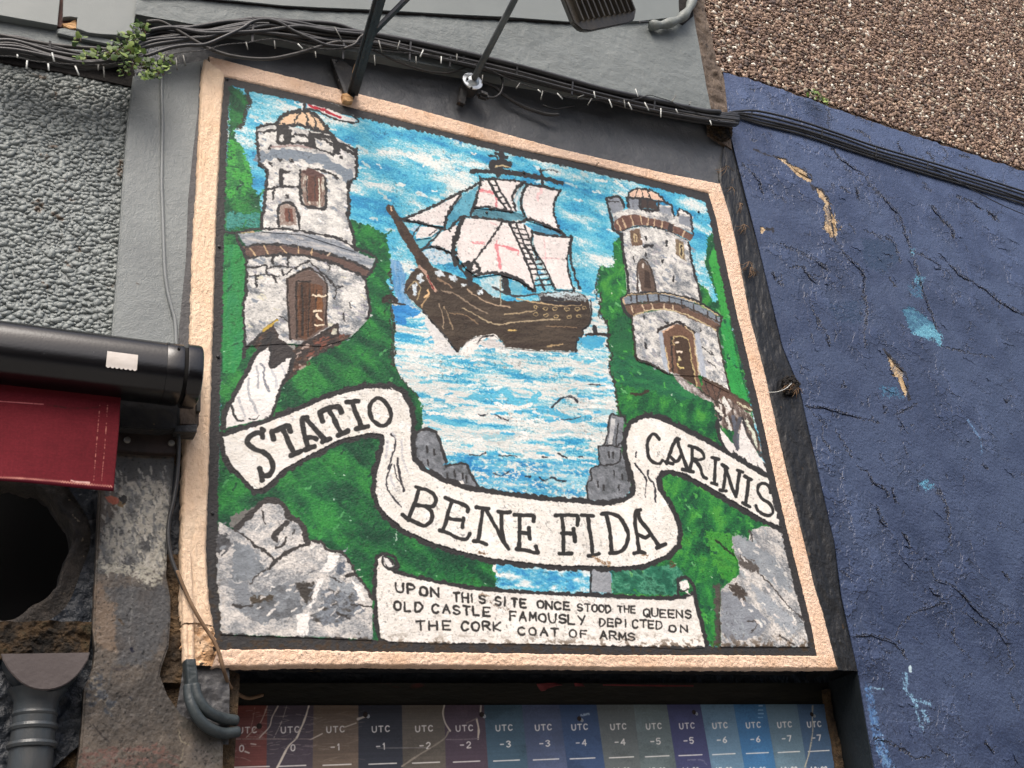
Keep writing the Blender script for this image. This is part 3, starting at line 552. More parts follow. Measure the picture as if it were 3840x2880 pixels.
cv.fill(C1([(800, 1080), (850, 1035), (910, 1100), (960, 1200), (985, 1380), (840, 1370), (810, 1200)]), [(92, 76, 66), (106, 88, 76)], rag=.5); cv.fill(C1([(870, 1150), (920, 1170), (940, 1340), (870, 1330)]), (66, 52, 44), rag=.5)
cv.stroke(C1([(800, 1370), (800, 1100), (850, 1035), (920, 1100), (970, 1250), (990, 1370)]), 6, (66, 56, 50)); cv.stroke(C1([(855, 1085), (856, 1120)]), 7, (210, 200, 190))
cv.fill(C1([(640, 1420), (860, 1370), (1150, 1400), (1450, 1510), (1680, 1650), (1690, 1659), (1640, 1720), (1300, 1560), (1080, 1490), (850, 1470), (700, 1510), (660, 1480)]), [(120, 130, 142), (142, 152, 162)], rag=.6)
cv.fill(C2([(380, 120), (560, 110), (760, 100), (950, 120), (1200, 230), (1380, 330), (1350, 390), (1100, 280), (900, 190), (700, 170), (480, 240), (440, 240)]), [(100, 76, 62), (124, 98, 84)], sc=(10, 10), rag=.6)
for a, b, c, d in [(455, 130, 480, 200), (570, 120, 600, 180), (670, 110, 690, 170), (800, 105, 800, 165), (890, 130, 890, 185)]: cv.stroke(C2([(a, b), (c, d)]), 5, (214, 190, 160))
for a, b, c, d in [(450, 20, 460, 80), (515, 20, 525, 110), (625, 20, 635, 100), (740, 20, 745, 90), (850, 40, 855, 100), (980, 80, 990, 150), (1110, 120, 1110, 190), (1250, 190, 1250, 250), (1340, 230, 1340, 290)]: cv.stroke(C2([(a, b), (c, d)]), 6, (56, 50, 48), dry=.1)
for p, w, c in [([(350, 60), (440, 15), (620, 0), (860, 10), (1170, 100), (1400, 250)], 8, INK), ([(380, 50), (450, 20), (650, 10), (860, 20), (1130, 100), (1360, 230)], 4, (216, 190, 150)), ([(350, 60), (390, 180), (440, 240)], 10, INK), ([(370, 60), (400, 120)], 8, (210, 180, 150)), ([(400, 120), (560, 100), (760, 95), (960, 120), (1180, 210), (1380, 310)], 6, (70, 58, 50)), ([(470, 240), (620, 185), (800, 170), (1000, 215), (1200, 310), (1350, 400)], 5, (206, 190, 150)), ([(1395, 250), (1380, 340), (1350, 400), (1390, 600), (1440, 850), (1490, 1040)], 8, (60, 54, 46)),
                ([(460, 240), (490, 500), (500, 640), (540, 700), (640, 730), (850, 840)], 9, (56, 50, 46)), ([(800, 300), (860, 330)], 6, INK), ([(600, 520), (610, 570)], 8, INK), ([(1170, 360), (1175, 400)], 4, INK), ([(590, 240), (590, 270)], 4, INK), ([(1280, 600), (1310, 650)], 4, INK), ([(1190, 560), (1290, 640)], 3, INK), ([(1240, 700), (1330, 770)], 3, INK)]:
    cv.stroke(C2(p), w, c, dry=.12, rag=.7)
cv.fill(C2([(740, 410), (800, 390), (850, 850), (780, 740)]), [(160, 172, 188), (190, 196, 204)], sc=(6, 30), rag=.5); cv.fill(C2([(1110, 400), (1160, 420), (1240, 880), (1180, 870)]), [(168, 178, 192), (196, 200, 208)], sc=(6, 30), rag=.5)
cv.fill(C2([(780, 400), (930, 320), (1000, 340), (1110, 440), (1150, 850), (1190, 980), (1130, 960), (940, 850), (850, 820), (800, 560)]), [(106, 78, 62), (124, 94, 76)], sc=(8, 20), rag=.5)
cv.fill(C2([(900, 470), (960, 445), (1040, 480), (1070, 600), (1130, 960), (1000, 880), (940, 830), (905, 600)]), [(66, 50, 38), (78, 60, 46)], sc=(5, 40), rag=.4)
for p, w, c in [([(730, 400), (760, 370), (880, 330), (940, 300), (1010, 340), (1110, 420)], 9, (50, 44, 42)), ([(780, 410), (900, 340)], 5, (230, 190, 160)), ([(1010, 350), (1100, 430), (1120, 600), (1160, 850)], 4, (214, 190, 150)), ([(900, 540), (880, 480), (940, 445), (1010, 460), (1060, 520), (1080, 700), (1140, 960)], 4, (200, 180, 130)), ([(810, 560), (850, 800)], 4, (220, 196, 150)), ([(870, 460), (885, 820)], 7, (52, 44, 38)), ([(910, 510), (940, 515)], 5, (236, 220, 200)), ([(930, 610), (975, 612)], 6, (236, 220, 200)), ([(950, 660), (950, 695), (960, 700)], 7, (226, 210, 160)), ([(940, 740), (960, 775), (1000, 775)], 6, (230, 210, 140))]:
    cv.stroke(C2(p), w, c, rag=.8)
# rail and steps down from the right tower
cv.fill(C2([(880, 840), (930, 830), (1060, 930), (1150, 980), (1320, 1110), (1330, 1150), (1180, 1090), (1000, 980)]), [(214, 208, 206), (120, 110, 106)], sc=(8, 8), rag=1, con=2)
cv.fill(C2([(1200, 870), (1380, 970), (1560, 1080), (1740, 1190), (1700, 1240), (1580, 1180), (1400, 1080), (1370, 1130), (1250, 1080), (1190, 1000)]), [(88, 66, 56), (112, 88, 76)], sc=(8, 8), rag=.8)
cv.fill(C2([(1310, 1130), (1420, 1070), (1560, 1160), (1700, 1250), (1760, 1450), (1830, 1659), (1700, 1620), (1560, 1450), (1400, 1400), (1340, 1280)]), [(70, 60, 54), (120, 104, 96), (226, 222, 214)], sc=(10, 26), seed=6, con=2.4, rag=1.2)
for p, w, c in [([(1200, 880), (1470, 1020), (1750, 1200)], 9, (80, 66, 54)), ([(1160, 1000), (1340, 1120), (1520, 1200)], 6, (60, 52, 46)), ([(1230, 920), (1270, 1060)], 4, (50, 44, 40)), ([(1300, 960), (1340, 1100)], 4, (50, 44, 40)), ([(1380, 1000), (1360, 1100)], 5, (60, 52, 46)), ([(1330, 1180), (1380, 1300), (1340, 1350)], 9, INK), ([(1350, 1320), (1380, 1420), (1480, 1560), (1570, 1640)], 12, INK),
                ([(1520, 1280), (1540, 1400), (1580, 1600)], 17, (96, 100, 112)), ([(1620, 1300), (1640, 1420)], 12, (52, 50, 52)), ([(1420, 1100), (1480, 1200)], 12, (232, 230, 224)), ([(1340, 1190), (1400, 1260)], 12, (230, 226, 214)), ([(1560, 1130), (1640, 1180), (1740, 1220)], 8, (214, 210, 180)), ([(1650, 1320), (1720, 1460), (1760, 1600)], 11, (226, 232, 212)), ([(1450, 1290), (1490, 1420)], 11, (224, 222, 214))]:
    cv.stroke(C2(p), w, c, dry=.22, rag=1)
tailR = E1([(1100, 340), (1130, 380), (1200, 460), (1265, 520), (1262, 400), (1285, 290), (1320, 400), (1420, 560), (1520, 700), (1545, 770), (1400, 700), (1230, 590), (1150, 510), (1110, 430)])
cv.fill(tailR, [(244, 240, 236), (232, 228, 224)], rag=.5, hgt=.02)
cv.stroke(E1([(1250, 520), (1225, 420), (1270, 270)]), 13, (84, 86, 94), dry=.1); cv.stroke(E1([(1075, 330), (1110, 440), (1180, 545), (1400, 690), (1540, 775)]), 10, INK, rag=.8); cv.stroke(E1([(1330, 390), (1430, 550), (1540, 700)]), 9, (70, 66, 66), dry=.3)
cv.stroke(E1([(1345, 560), (1360, 620)]), 3, (196, 194, 200))
# ---- ship
sails = [B1([(340, 895), (600, 790), (880, 640), (920, 650), (830, 760), (740, 900), (730, 970), (560, 950)]), B1([(430, 1070), (490, 970), (620, 975), (680, 1010), (590, 1080), (440, 1100)]), B1([(590, 1160), (700, 1030), (870, 950), (810, 1240), (700, 1190), (620, 1180)]),
         B1([(1120, 490), (1400, 490), (1560, 500), (1500, 590), (1450, 700), (1480, 820), (1250, 790), (1040, 770), (1060, 620)]), B1([(1590, 540), (1780, 570), (1940, 600), (1880, 700), (1870, 850), (1920, 980), (1950, 1020), (1780, 960), (1600, 900), (1540, 760), (1550, 620)]),
         B1([(930, 885), (1100, 890), (1350, 910), (1560, 940), (1640, 1000), (1640, 1200), (1700, 1400), (1660, 1620), (1500, 1520), (1300, 1460), (1080, 1490), (960, 1400), (860, 1280), (870, 1080)]), B1([(1650, 1050), (1860, 1080), (2050, 1090), (2010, 1300), (2030, 1500), (2070, 1620), (1880, 1620), (1730, 1320), (1660, 1180)])]
cv.fill(B1([(930, 640), (1100, 540), (1060, 700), (1030, 860), (900, 900), (780, 1000), (740, 950), (800, 790)]), [(70, 150, 178), (112, 184, 206)], sc=(20, 30), rag=.7)
cv.fill(B1([(1030, 790), (1300, 800), (1560, 840), (1600, 900), (1400, 910), (1040, 860)]), [(70, 120, 136), (100, 160, 178)], rag=.8); cv.fill(B1([(1620, 950), (1780, 960), (1960, 1050), (1840, 1070), (1680, 1030)]), [(50, 120, 160), (110, 180, 204)], rag=.7)
cv.fill(B1([(440, 1130), (590, 1070), (600, 1110), (480, 1190)]), (110, 184, 200), rag=.8); cv.fill(B1([(500, 1230), (620, 1190), (810, 1250), (830, 1340), (640, 1370), (540, 1300)]), [(90, 160, 200), (226, 232, 236), (130, 190, 214)], sc=(10, 10), rag=.6)
cv.fill(B1([(430, 960), (490, 970), (440, 1040), (370, 1000)]), [(120, 180, 214), (226, 236, 240)], sc=(8, 8), rag=.8)
for i, q in enumerate(sails): cv.fill(q, [(246, 240, 236), (236, 226, 222), (248, 244, 240)], sc=(20, 20), seed=40 + i, rag=.4, hgt=.01)
RED = (226, 134, 140)
for p, w in [([(1095, 600), (1120, 600)], 14), ([(1120, 600), (1230, 625)], 9), ([(1270, 680), (1268, 780)], 9), ([(1275, 1180), (1290, 1290), (1310, 1400)], 11), ([(1260, 1165), (1380, 1185), (1490, 1220)], 6), ([(1380, 1190), (1490, 1222)], 10), ([(1010, 1140), (1150, 1160)], 4), ([(1060, 1130), (1140, 1140)], 4), ([(1270, 1110), (1270, 1170)], 4), ([(1500, 1220), (1495, 1270)], 4)]: cv.stroke(B1(p), w, RED, dry=.25, a=.9)
for p, w in [([(1730, 560), (1735, 620), (1700, 650), (1700, 700)], 9), ([(1750, 1300), (1830, 1300), (1920, 1310)], 5), ([(1780, 1230), (1780, 1370)], 4), ([(1210, 930), (1270, 960)], 5), ([(1760, 1090), (1770, 1200)], 4)]: cv.stroke(B1(p), w, (240, 196, 196), dry=.3, a=.8)
cv.fill(B1([(1480, 620), (1530, 540), (1560, 530), (1530, 640), (1530, 760), (1550, 820), (1480, 800), (1455, 700)]), [(226, 230, 232), (110, 180, 200)], sc=(6, 20), seed=5, con=2, rag=.5)
hull = (B2([(275, 480), (285, 420), (340, 310), (390, 270), (470, 240), (560, 260), (700, 310), (900, 380), (1000, 440), (1200, 560), (1350, 570), (1560, 560), (1800, 540), (1960, 530), (1980, 560), (2000, 700), (1990, 780), (1920, 830), (1930, 870), (1870, 940), (1868, 1030), (1500, 1020), (1210, 990), (1200, 950), (1120, 880), (950, 890), (860, 940), (775, 1030), (600, 820), (500, 700), (440, 650)]))
cv.fill(hull, [(58, 46, 38), (68, 58, 48), (84, 72, 60)], sc=(50, 8), seed=44, con=1.6, rag=.7, hgt=.03, rot=-.15)
for q in ([(345, 430), (395, 400), (410, 500), (360, 510)], [(400, 330), (440, 320), (470, 380), (420, 400)], [(560, 290), (620, 280), (660, 340), (590, 350)], [(690, 330), (760, 320), (780, 380), (710, 380)], [(955, 460), (1010, 455), (1010, 500), (965, 505)], [(1085, 510), (1130, 505), (1130, 540), (1090, 540)], [(810, 400), (850, 400), (850, 430), (815, 435)]): cv.fill(B2(q), [(190, 208, 220), (236, 240, 240)], sc=(6, 6), rag=1.3)
cv.fill(B2([(980, 370), (1060, 340), (1180, 335), (1190, 440), (1160, 540), (1080, 520), (1000, 450)]), [(120, 186, 206), (226, 232, 230)], sc=(10, 10), rag=.8); cv.fill(B2([(1260, 400), (1330, 370), (1380, 450), (1350, 510), (1270, 500)]), [(90, 170, 196), (130, 190, 206)], rag=.8)
for p, w in [([(150, 755)], 0)]: pass
bowsp = B1([(130, 770), (150, 740), (200, 750), (240, 830), (340, 960), (420, 1090), (480, 1200), (560, 1300), (640, 1440), (560, 1420), (450, 1360), (420, 1280), (300, 1100), (200, 900), (130, 800)])
cv.fill(bowsp, [(58, 46, 40), (84, 66, 52)], sc=(10, 30), rag=.7, hgt=.02); cv.stroke(B1([(180, 775), (188, 800)]), 10, (236, 196, 160)); cv.stroke(B1([(470, 1380), (540, 1460), (590, 1560), (640, 1640)]), 11, (196, 160, 140), dry=.25); cv.stroke(B1([(560, 1480), (590, 1560), (620, 1620)]), 5, (150, 50, 48), dry=.2)
for p, w in [([(1020, 395), (1250, 400), (1500, 420), (1800, 480), (1950, 520)], 13), ([(1220, 360), (1450, 420), (1600, 440)], 16), ([(1230, 330), (1300, 310), (1400, 330)], 22), ([(1330, 170), (1330, 300), (1300, 440)], 17), ([(1190, 230), (1260, 240), (1290, 280)], 6), ([(1270, 210), (1380, 260)], 8), ([(1240, 290), (1390, 300)], 10), ([(1095, 440), (1105, 480)], 5), ([(1730, 370), (1745, 470), (1750, 540)], 9), ([(1750, 385), (1840, 380), (1920, 410)], 3),
             ([(1130, 500), (1000, 570), (850, 640), (600, 770), (320, 890)], 8), ([(1110, 490), (1080, 620), (1040, 760), (1010, 850)], 9), ([(1120, 480), (1300, 480), (1560, 510)], 8), ([(1580, 530), (1760, 560), (1940, 600)], 9), ([(1560, 510), (1480, 580), (1440, 680), (1470, 800)], 9), ([(1590, 530), (1540, 640), (1530, 760), (1560, 860)], 8), ([(1940, 600), (1880, 690), (1870, 830), (1910, 960), (1980, 1060)], 8), ([(1040, 775), (1130, 770), (1260, 790), (1440, 820)], 8),
             ([(900, 640), (830, 740), (750, 880), (745, 980)], 9), ([(260, 890), (500, 940), (640, 980), (780, 1010)], 9), ([(780, 1000), (880, 900), (940, 870), (1150, 885), (1340, 910), (1500, 930), (1600, 900), (1700, 930), (1900, 1010), (1980, 1060)], 9), ([(930, 890), (880, 1000), (860, 1100)], 15), ([(840, 1100), (830, 1250), (850, 1360)], 17), ([(700, 1010), (600, 1120), (500, 1210)], 8), ([(490, 960), (420, 1040), (400, 1090)], 5), ([(650, 1000), (580, 1060)], 4), ([(500, 1210), (620, 1180), (740, 1220), (820, 1260)], 8),
             ([(1640, 1010), (1640, 1150), (1690, 1300)], 6), ([(1640, 1030), (1800, 1060), (2000, 1080), (2050, 1090), (2010, 1280), (2020, 1450), (2080, 1640)], 8), ([(2050, 1100), (2040, 1280), (2080, 1450), (2140, 1620)], 7), ([(1340, 920), (1230, 1080), (1130, 1220), (1040, 1330)], 7), ([(860, 1280), (900, 1400), (1000, 1490), (1150, 1460), (1300, 1460), (1450, 1500), (1560, 1560), (1650, 1630)], 9), ([(1040, 1320), (1000, 1400)], 7), ([(920, 1370), (980, 1360), (970, 1450)], 16), ([(1040, 1330), (1090, 1400), (1080, 1440), (1020, 1450)], 9), ([(990, 1420), (1010, 1560)], 18), ([(1360, 1480), (1390, 1659)], 20), ([(1330, 1480), (1340, 1600)], 6)]:
    cv.stroke(B1(p), w * 1.2, INK, dry=.12, rag=.9)
cv.stroke(B1([(1260, 350), (1340, 340), (1430, 360)]), 5, (206, 184, 140), dry=.2)
for L_, R_, ks in [(((1180, 480), (1300, 700), (1380, 800)), ((1250, 490), (1330, 640), (1420, 790)), 6), (((1400, 930), (1500, 1150), (1600, 1380), (1680, 1640)), ((1560, 960), (1640, 1180), (1760, 1360), (1880, 1620)), 14)]:
    l = resample(B1(L_), ks); r = resample(B1(R_), ks); c = (l + r) / 2
    cv.stroke([tuple(q) for q in l], 9, INK, dry=.12); cv.stroke([tuple(q) for q in r], 8 if ks < 10 else 6, INK, dry=.22)
    if ks > 8: cv.stroke([tuple(q) for q in l * .55 + r * .45], 8, INK, dry=.15)
    for i in range(1, ks - 1): cv.stroke([tuple(l[i]), tuple(r[i])], 6, INK, dry=.16)
for p, w, c in [([(590, 360), (660, 400), (720, 440)], 7, (150, 124, 100)), ([(620, 470), (740, 500), (850, 570), (940, 630), (1050, 680)], 5, (150, 132, 112)), ([(820, 630), (950, 700), (1060, 760), (1180, 785), (1300, 760), (1500, 745), (1720, 735)], 5, (176, 158, 128)), ([(860, 460), (1000, 560), (1120, 600), (1260, 625)], 5, (180, 156, 130)), ([(1200, 690), (1330, 680), (1480, 655)], 5, (172, 152, 120)), ([(700, 680), (850, 700), (960, 780)], 4, (140, 116, 90)), ([(1320, 545), (1500, 580), (1700, 605), (1910, 600)], 6, (196, 170, 130)), ([(1245, 838), (1310, 835)], 6, (214, 180, 110)), ([(1600, 985), (1740, 965)], 6, (176, 150, 110)), ([(1590, 800), (1750, 805), (1870, 812)], 4, (130, 108, 84)),
                ([(600, 590), (640, 720), (640, 820)], 4, (160, 140, 116)), ([(650, 620), (700, 740), (730, 830)], 4, (150, 130, 104)), ([(310, 460), (380, 390), (430, 450), (400, 550)], 5, (170, 150, 112)), ([(500, 470), (510, 500), (470, 530)], 8, (230, 190, 140)), ([(510, 520), (450, 590), (440, 640)], 5, (180, 150, 110)), ([(1170, 350), (1170, 600)], 5, (176, 164, 140)), ([(1540, 560), (1700, 590), (1900, 590)], 10, (46, 42, 44)), ([(1100, 440), (1300, 520), (1500, 500), (1850, 480)], 7, (60, 62, 64))]:
    cv.stroke(B2(p), w, c, dry=.18, rag=.6)
for x, y in [(1490, 620), (1585, 640), (1670, 635), (1780, 645), (1875, 640), (1940, 630), (1490, 690), (1590, 695), (1680, 705), (1800, 715), (1890, 705)]:
    cv.stroke(B2([(x + 20 * math.cos(t), y + 15 * math.sin(t)) for t in np.linspace(0, 6.28, 9)]), 3, (186, 164, 120), rag=.8, smooth=False)
cv.fill(B2([(1500, 500), (1880, 480), (1970, 530), (1960, 570), (1540, 560)]), [(60, 60, 60), (190, 196, 196), (50, 46, 46)], sc=(9, 6), con=2.6, rag=1); cv.stroke(B2([(1560, 540), (1680, 545), (1740, 550)]), 13, INK); cv.dabs(B2([(1540, 480), (1840, 480), (1860, 510), (1540, 520)]), 16, [(200, 220, 226)], 7, seed=6)
cv.stroke(B2([(2000, 560), (2005, 700), (1990, 780), (1925, 830), (1930, 870), (1870, 940), (1868, 1030)]), 7, INK, dry=.1); cv.stroke(B2([(440, 640), (560, 780), (700, 940), (775, 1035)]), 7, INK, dry=.1)
cv.fill(B2([(790, 1050), (860, 950), (950, 890), (1120, 870), (1160, 930), (1040, 900), (990, 950), (950, 1010), (880, 1070)]), WHITE, rag=.8); cv.stroke(B2([(960, 960), (1000, 900), (1100, 885)]), 5, INK, dry=.3); cv.fill(B2([(960, 960), (1080, 905), (1200, 960), (1200, 990), (1050, 1000)]), [(210, 206, 204), (244, 240, 236)], rag=1.2)
cv.fill(B2([(480, 700), (560, 790), (680, 930), (760, 1030), (700, 1070), (560, 1040), (540, 900), (480, 800)]), [(240, 236, 230), (200, 202, 204)], rag=1.4, dry=.2)
cv.fill(B2([(170, 610), (290, 600), (440, 660), (420, 690), (300, 730), (310, 790), (210, 770)]), [(40, 126, 196), (70, 156, 212)], rag=1); cv.fill(B2([(150, 180), (240, 200), (300, 330), (280, 480), (380, 620), (230, 590), (190, 460)]), [(70, 140, 196), (160, 190, 214)], sc=(8, 30), rag=1)
cv.stroke(B2([(100, 560), (160, 530), (200, 560)]), 22, (52, 44, 40)); cv.stroke(B2([(140, 575), (230, 590), (290, 600)]), 7, (52, 44, 40)); cv.stroke(B2([(2030, 800), (2040, 870)]), 18, (48, 50, 54)); cv.stroke(B2([(1960, 880), (2040, 865), (2180, 880)]), 11, (50, 44, 42))
cv.fill(B2([(1890, 900), (2000, 885), (2150, 900), (2100, 980), (1950, 1000)]), [(90, 180, 212), (60, 160, 204)], rag=1)
# flag
cv.fill(A1([(1235, 505), (1330, 520), (1500, 560), (1610, 640), (1760, 690), (1740, 720), (1600, 690), (1400, 620), (1250, 570)]), [(244, 240, 236), (232, 226, 222)], rag=.5); cv.stroke(A1([(1260, 515), (1300, 560), (1420, 590), (1500, 630), (1590, 665)]), 10, (196, 40, 58), dry=.1); cv.stroke(A1([(1330, 555), (1480, 620)]), 5, (160, 40, 54))
cv.fill(A1([(1480, 520), (1620, 560), (1810, 640), (1740, 650), (1560, 580)]), [(226, 230, 226), (190, 210, 210)], rag=1)
for p, w in [([(1212, 470), (1220, 560), (1215, 610)], 12), ([(1250, 575), (1350, 600), (1500, 670), (1650, 715), (1780, 720), (1740, 660)], 7), ([(1230, 500), (1400, 540), (1480, 570), (1560, 610), (1740, 660)], 6), ([(1450, 520), (1600, 590), (1700, 630)], 8)]: cv.stroke(A1(p), w, INK, dry=.08)
cv.stroke(A1([(1192, 490), (1195, 590)]), 6, (236, 240, 240))
# ---- rocks bottom left / right
rl = E2([(330, 430), (400, 470), (470, 520), (540, 470), (640, 370), (760, 240), (880, 210), (1000, 240), (1050, 380), (1160, 430), (1230, 520), (1260, 640), (1330, 630), (1430, 680), (1490, 720), (1600, 740), (1700, 870), (1750, 980), (1850, 1100), (1920, 1250), (1930, 1659), (350, 1600), (300, 800)])
cv.fill(rl, ROCK[1:], sc=(30, 22), seed=51, con=1.6, rag=1, hgt=.02, grit=.8)
cv.fill(E2([(470, 380), (560, 330), (640, 300), (760, 220), (600, 400), (520, 500), (440, 490)]), [(110, 108, 104), (140, 140, 136)], rag=1.5, dry=.2)
for q, c in [([(470, 620), (640, 700), (760, 850), (830, 950), (660, 1060), (440, 1040), (480, 800)], [(140, 147, 154), (116, 122, 128)]), ([(420, 1050), (640, 1080), (660, 1200), (640, 1290), (520, 1280), (470, 1150)], [(128, 133, 139)]), ([(660, 1180), (1000, 1080), (1150, 1070), (1160, 1190), (1200, 1330), (1180, 1400), (960, 1440), (760, 1500), (640, 1440), (500, 1310), (660, 1260)], [(90, 92, 95), (122, 127, 133), (142, 147, 152)]),
             ([(1400, 1150), (1560, 1100), (1700, 1090), (1790, 1220), (1760, 1290), (1860, 1360), (1700, 1420), (1560, 1520), (1400, 1500), (1280, 1440), (1400, 1300)], [(96, 98, 102), (130, 138, 148), (70, 66, 62)]), ([(1540, 860), (1620, 840), (1640, 960), (1560, 1000)], [(96, 104, 116)]), ([(1140, 1070), (1300, 1060), (1320, 1200), (1240, 1290), (1180, 1220)], [(66, 62, 58)]), ([(660, 1210), (900, 1200), (880, 1250), (660, 1280)], [(74, 66, 56)]), ([(1480, 1000), (1640, 1090), (1700, 1060), (1750, 1100), (1700, 1200), (1480, 1150)], [(150, 156, 162)]), ([(300, 560), (420, 560), (460, 680), (400, 780), (300, 760)], [(60, 60, 62), (110, 112, 116)])]:
    cv.fill(E2(q), c, sc=(20, 14), seed=52, rag=2.2, con=1.8, soft=5)
cv.dabs(rl, 110, [(236, 232, 226), (150, 156, 162), (206, 202, 198), (120, 122, 126)], 8, seed=31, ang=-.6, elong=2.6)
for q in ([(1480, 740), (1580, 780), (1540, 900), (1440, 980), (1380, 950), (1440, 860)], [(1340, 1040), (1430, 1020), (1340, 1220), (1290, 1340), (1230, 1330), (1300, 1260)], [(1140, 1400), (1270, 1370), (1260, 1620), (1140, 1600)], [(1700, 1040), (1780, 1090), (1860, 1260), (1780, 1240)]): cv.fill(E2(q), (242, 239, 235), rag=1.4)
for p, w in [([(520, 500), (640, 380), (780, 240), (890, 215), (1000, 260), (1050, 380), (1150, 420), (1220, 520), (1250, 640)], 22), ([(1030, 450), (900, 580), (920, 620)], 18), ([(920, 700), (990, 690), (1030, 600)], 9), ([(1250, 660), (1110, 720), (960, 810), (850, 920)], 13), ([(850, 920), (750, 980), (660, 1080)], 5), ([(1310, 640), (1400, 650), (1460, 730), (1600, 750), (1700, 870), (1740, 960)], 12), ([(1650, 1000), (1750, 990), (1850, 1100), (1920, 1240)], 13), ([(780, 330), (790, 400), (810, 460)], 5), ([(690, 680), (780, 720), (900, 830)], 9), ([(470, 520), (560, 560), (690, 660)], 7), ([(480, 1300), (560, 1320), (680, 1300)], 8), ([(1480, 1000), (1600, 1080)], 4), ([(1700, 1290), (1840, 1310), (1920, 1320)], 7), ([(1560, 1380), (1680, 1440)], 7), ([(1110, 520), (1100, 570)], 5)]:
    cv.stroke(E2(p), w, (60, 57, 56), dry=.12, rag=1)
rr = F2([(1250, 200), (1360, 160), (1500, 190), (1560, 330), (1600, 560), (1650, 800), (1740, 1165), (1000, 1165), (990, 900), (1000, 690), (1060, 640), (1150, 560), (1140, 450), (1090, 350), (1090, 240), (1220, 290)])
cv.fill(rr, ROCK[1:], sc=(30, 20), seed=53, con=1.6, rag=.8, hgt=.02, rot=.8, grit=.8)
for q, c in [([(1090, 235), (1180, 250), (1300, 330), (1450, 420), (1540, 560), (1590, 720), (1500, 680), (1340, 560), (1180, 430), (1110, 350)], [(138, 145, 152), (158, 163, 168)]), ([(1000, 690), (1120, 740), (1300, 850), (1400, 960), (1320, 1080), (1100, 1120), (1000, 1050)], [(130, 134, 142), (146, 152, 160)]), ([(1230, 620), (1330, 700), (1500, 840), (1650, 1000), (1600, 1090), (1450, 960), (1300, 780)], [(150, 157, 165), (172, 176, 181)]), ([(1140, 400), (1260, 450), (1330, 560), (1220, 540), (1150, 480)], [(90, 84, 80)]), ([(1060, 650), (1130, 640), (1220, 740), (1190, 790), (1080, 710)], [(76, 68, 62)]), ([(940, 650), (1000, 650), (990, 1000), (1000, 1140), (950, 1150), (955, 900)], [(90, 84, 78), (70, 66, 62)])]:
    cv.fill(F2(q), c, sc=(24, 14), seed=54, rag=1.8, soft=5, con=1.8)
cv.dabs(rr, 70, [(240, 238, 232), (160, 168, 174), (214, 212, 208), (232, 224, 218)], 8, seed=33, ang=.85, elong=3)
for p, w in [([(1330, 570), (1440, 690), (1560, 830), (1690, 950)], 6), ([(1240, 200), (1260, 290)], 8), ([(1480, 1070), (1600, 1150)], 5), ([(1220, 950), (1290, 960), (1280, 1010), (1250, 1040)], 5)]: cv.stroke(F2(p), w, (70, 66, 64), dry=.25, rag=1)
# ---- water window under the ribbon
cv.fill(F1([(1110, 250), (1910, 290), (1895, 490), (1160, 430), (1110, 310)]), [(50, 140, 196), (92, 182, 214), (226, 234, 234)], sc=(24, 12), seed=61, con=2.2, rag=.7); cv.stroke(F1([(1112, 260), (1115, 310), (1160, 360)]), 10, WHITE)
cv.fill(F1([(1922, 295), (2050, 300), (2080, 340), (2085, 495), (1915, 490)]), [(140, 144, 150), (160, 164, 170)], rag=.5); cv.stroke(F1([(1915, 290), (1908, 490)]), 8, INK)
# ---- long ribbon
rib = (D1([(375, 940), (500, 900), (840, 790), (1000, 730), (1200, 650), (1400, 560), (1650, 480), (1850, 440), (2000, 435), (2130, 450)]) + D2([(140, 120), (230, 170), (290, 280), (310, 400), (305, 600), (320, 720), (400, 810), (560, 900), (800, 980), (1100, 1020), (1400, 1060), (1700, 1080), (1900, 1100), (2060, 1090)])
       + E1([(200, 985), (320, 960), (395, 900), (405, 820), (370, 680), (335, 560), (330, 430), (370, 320), (480, 260), (600, 275), (760, 350), (950, 450), (1100, 530), (1300, 650), (1450, 740), (1540, 790), (1570, 880), (1600, 1050), (1620, 1170), (1450, 1090), (1280, 990), (1100, 880), (980, 810), (800, 720), (690, 690), (610, 700), (570, 770), (590, 860), (660, 960), (720, 1080), (755, 1200), (740, 1310), (650, 1400), (480, 1470), (300, 1495), (100, 1490)])
       + D2([(1900, 1595), (1600, 1600), (1250, 1570), (950, 1530), (700, 1470), (450, 1390), (250, 1290), (110, 1180), (40, 1080), (15, 980), (30, 820), (70, 660), (95, 560), (90, 520), (60, 500), (-20, 500)]) + D1([(1960, 890), (1850, 905), (1600, 960), (1300, 1110), (1000, 1270), (870, 1400), (780, 1470), (700, 1480), (600, 1370), (480, 1250), (400, 1100)]))
cv.stroke(rib + [rib[0]], 40, INK, rag=.8, smooth=False, vary=.3)
cv.fill(rib, [(248, 246, 242), (242, 239, 233), (234, 229, 220), (250, 248, 245)], sc=(30, 24), seed=62, con=1.5, rag=.7, hgt=.03)
for p, w in [([(140, 510), (180, 540), (175, 600)], 6), ([(180, 610), (150, 700), (120, 800)], 6), ([(150, 760), (110, 860), (110, 950), (150, 1020), (230, 1110)], 6), ([(200, 710), (205, 800), (250, 980)], 9), ([(170, 760), (190, 860), (240, 940)], 4)]: cv.stroke(D2(p), w, (60, 58, 62), dry=.22)
for p in ([(160, 500), (190, 550)], [(140, 850), (180, 980)], [(230, 560), (240, 700), (280, 820)], [(120, 560), (100, 700)]): cv.stroke(D2(p), 8, (190, 190, 196), dry=.36, a=.8)
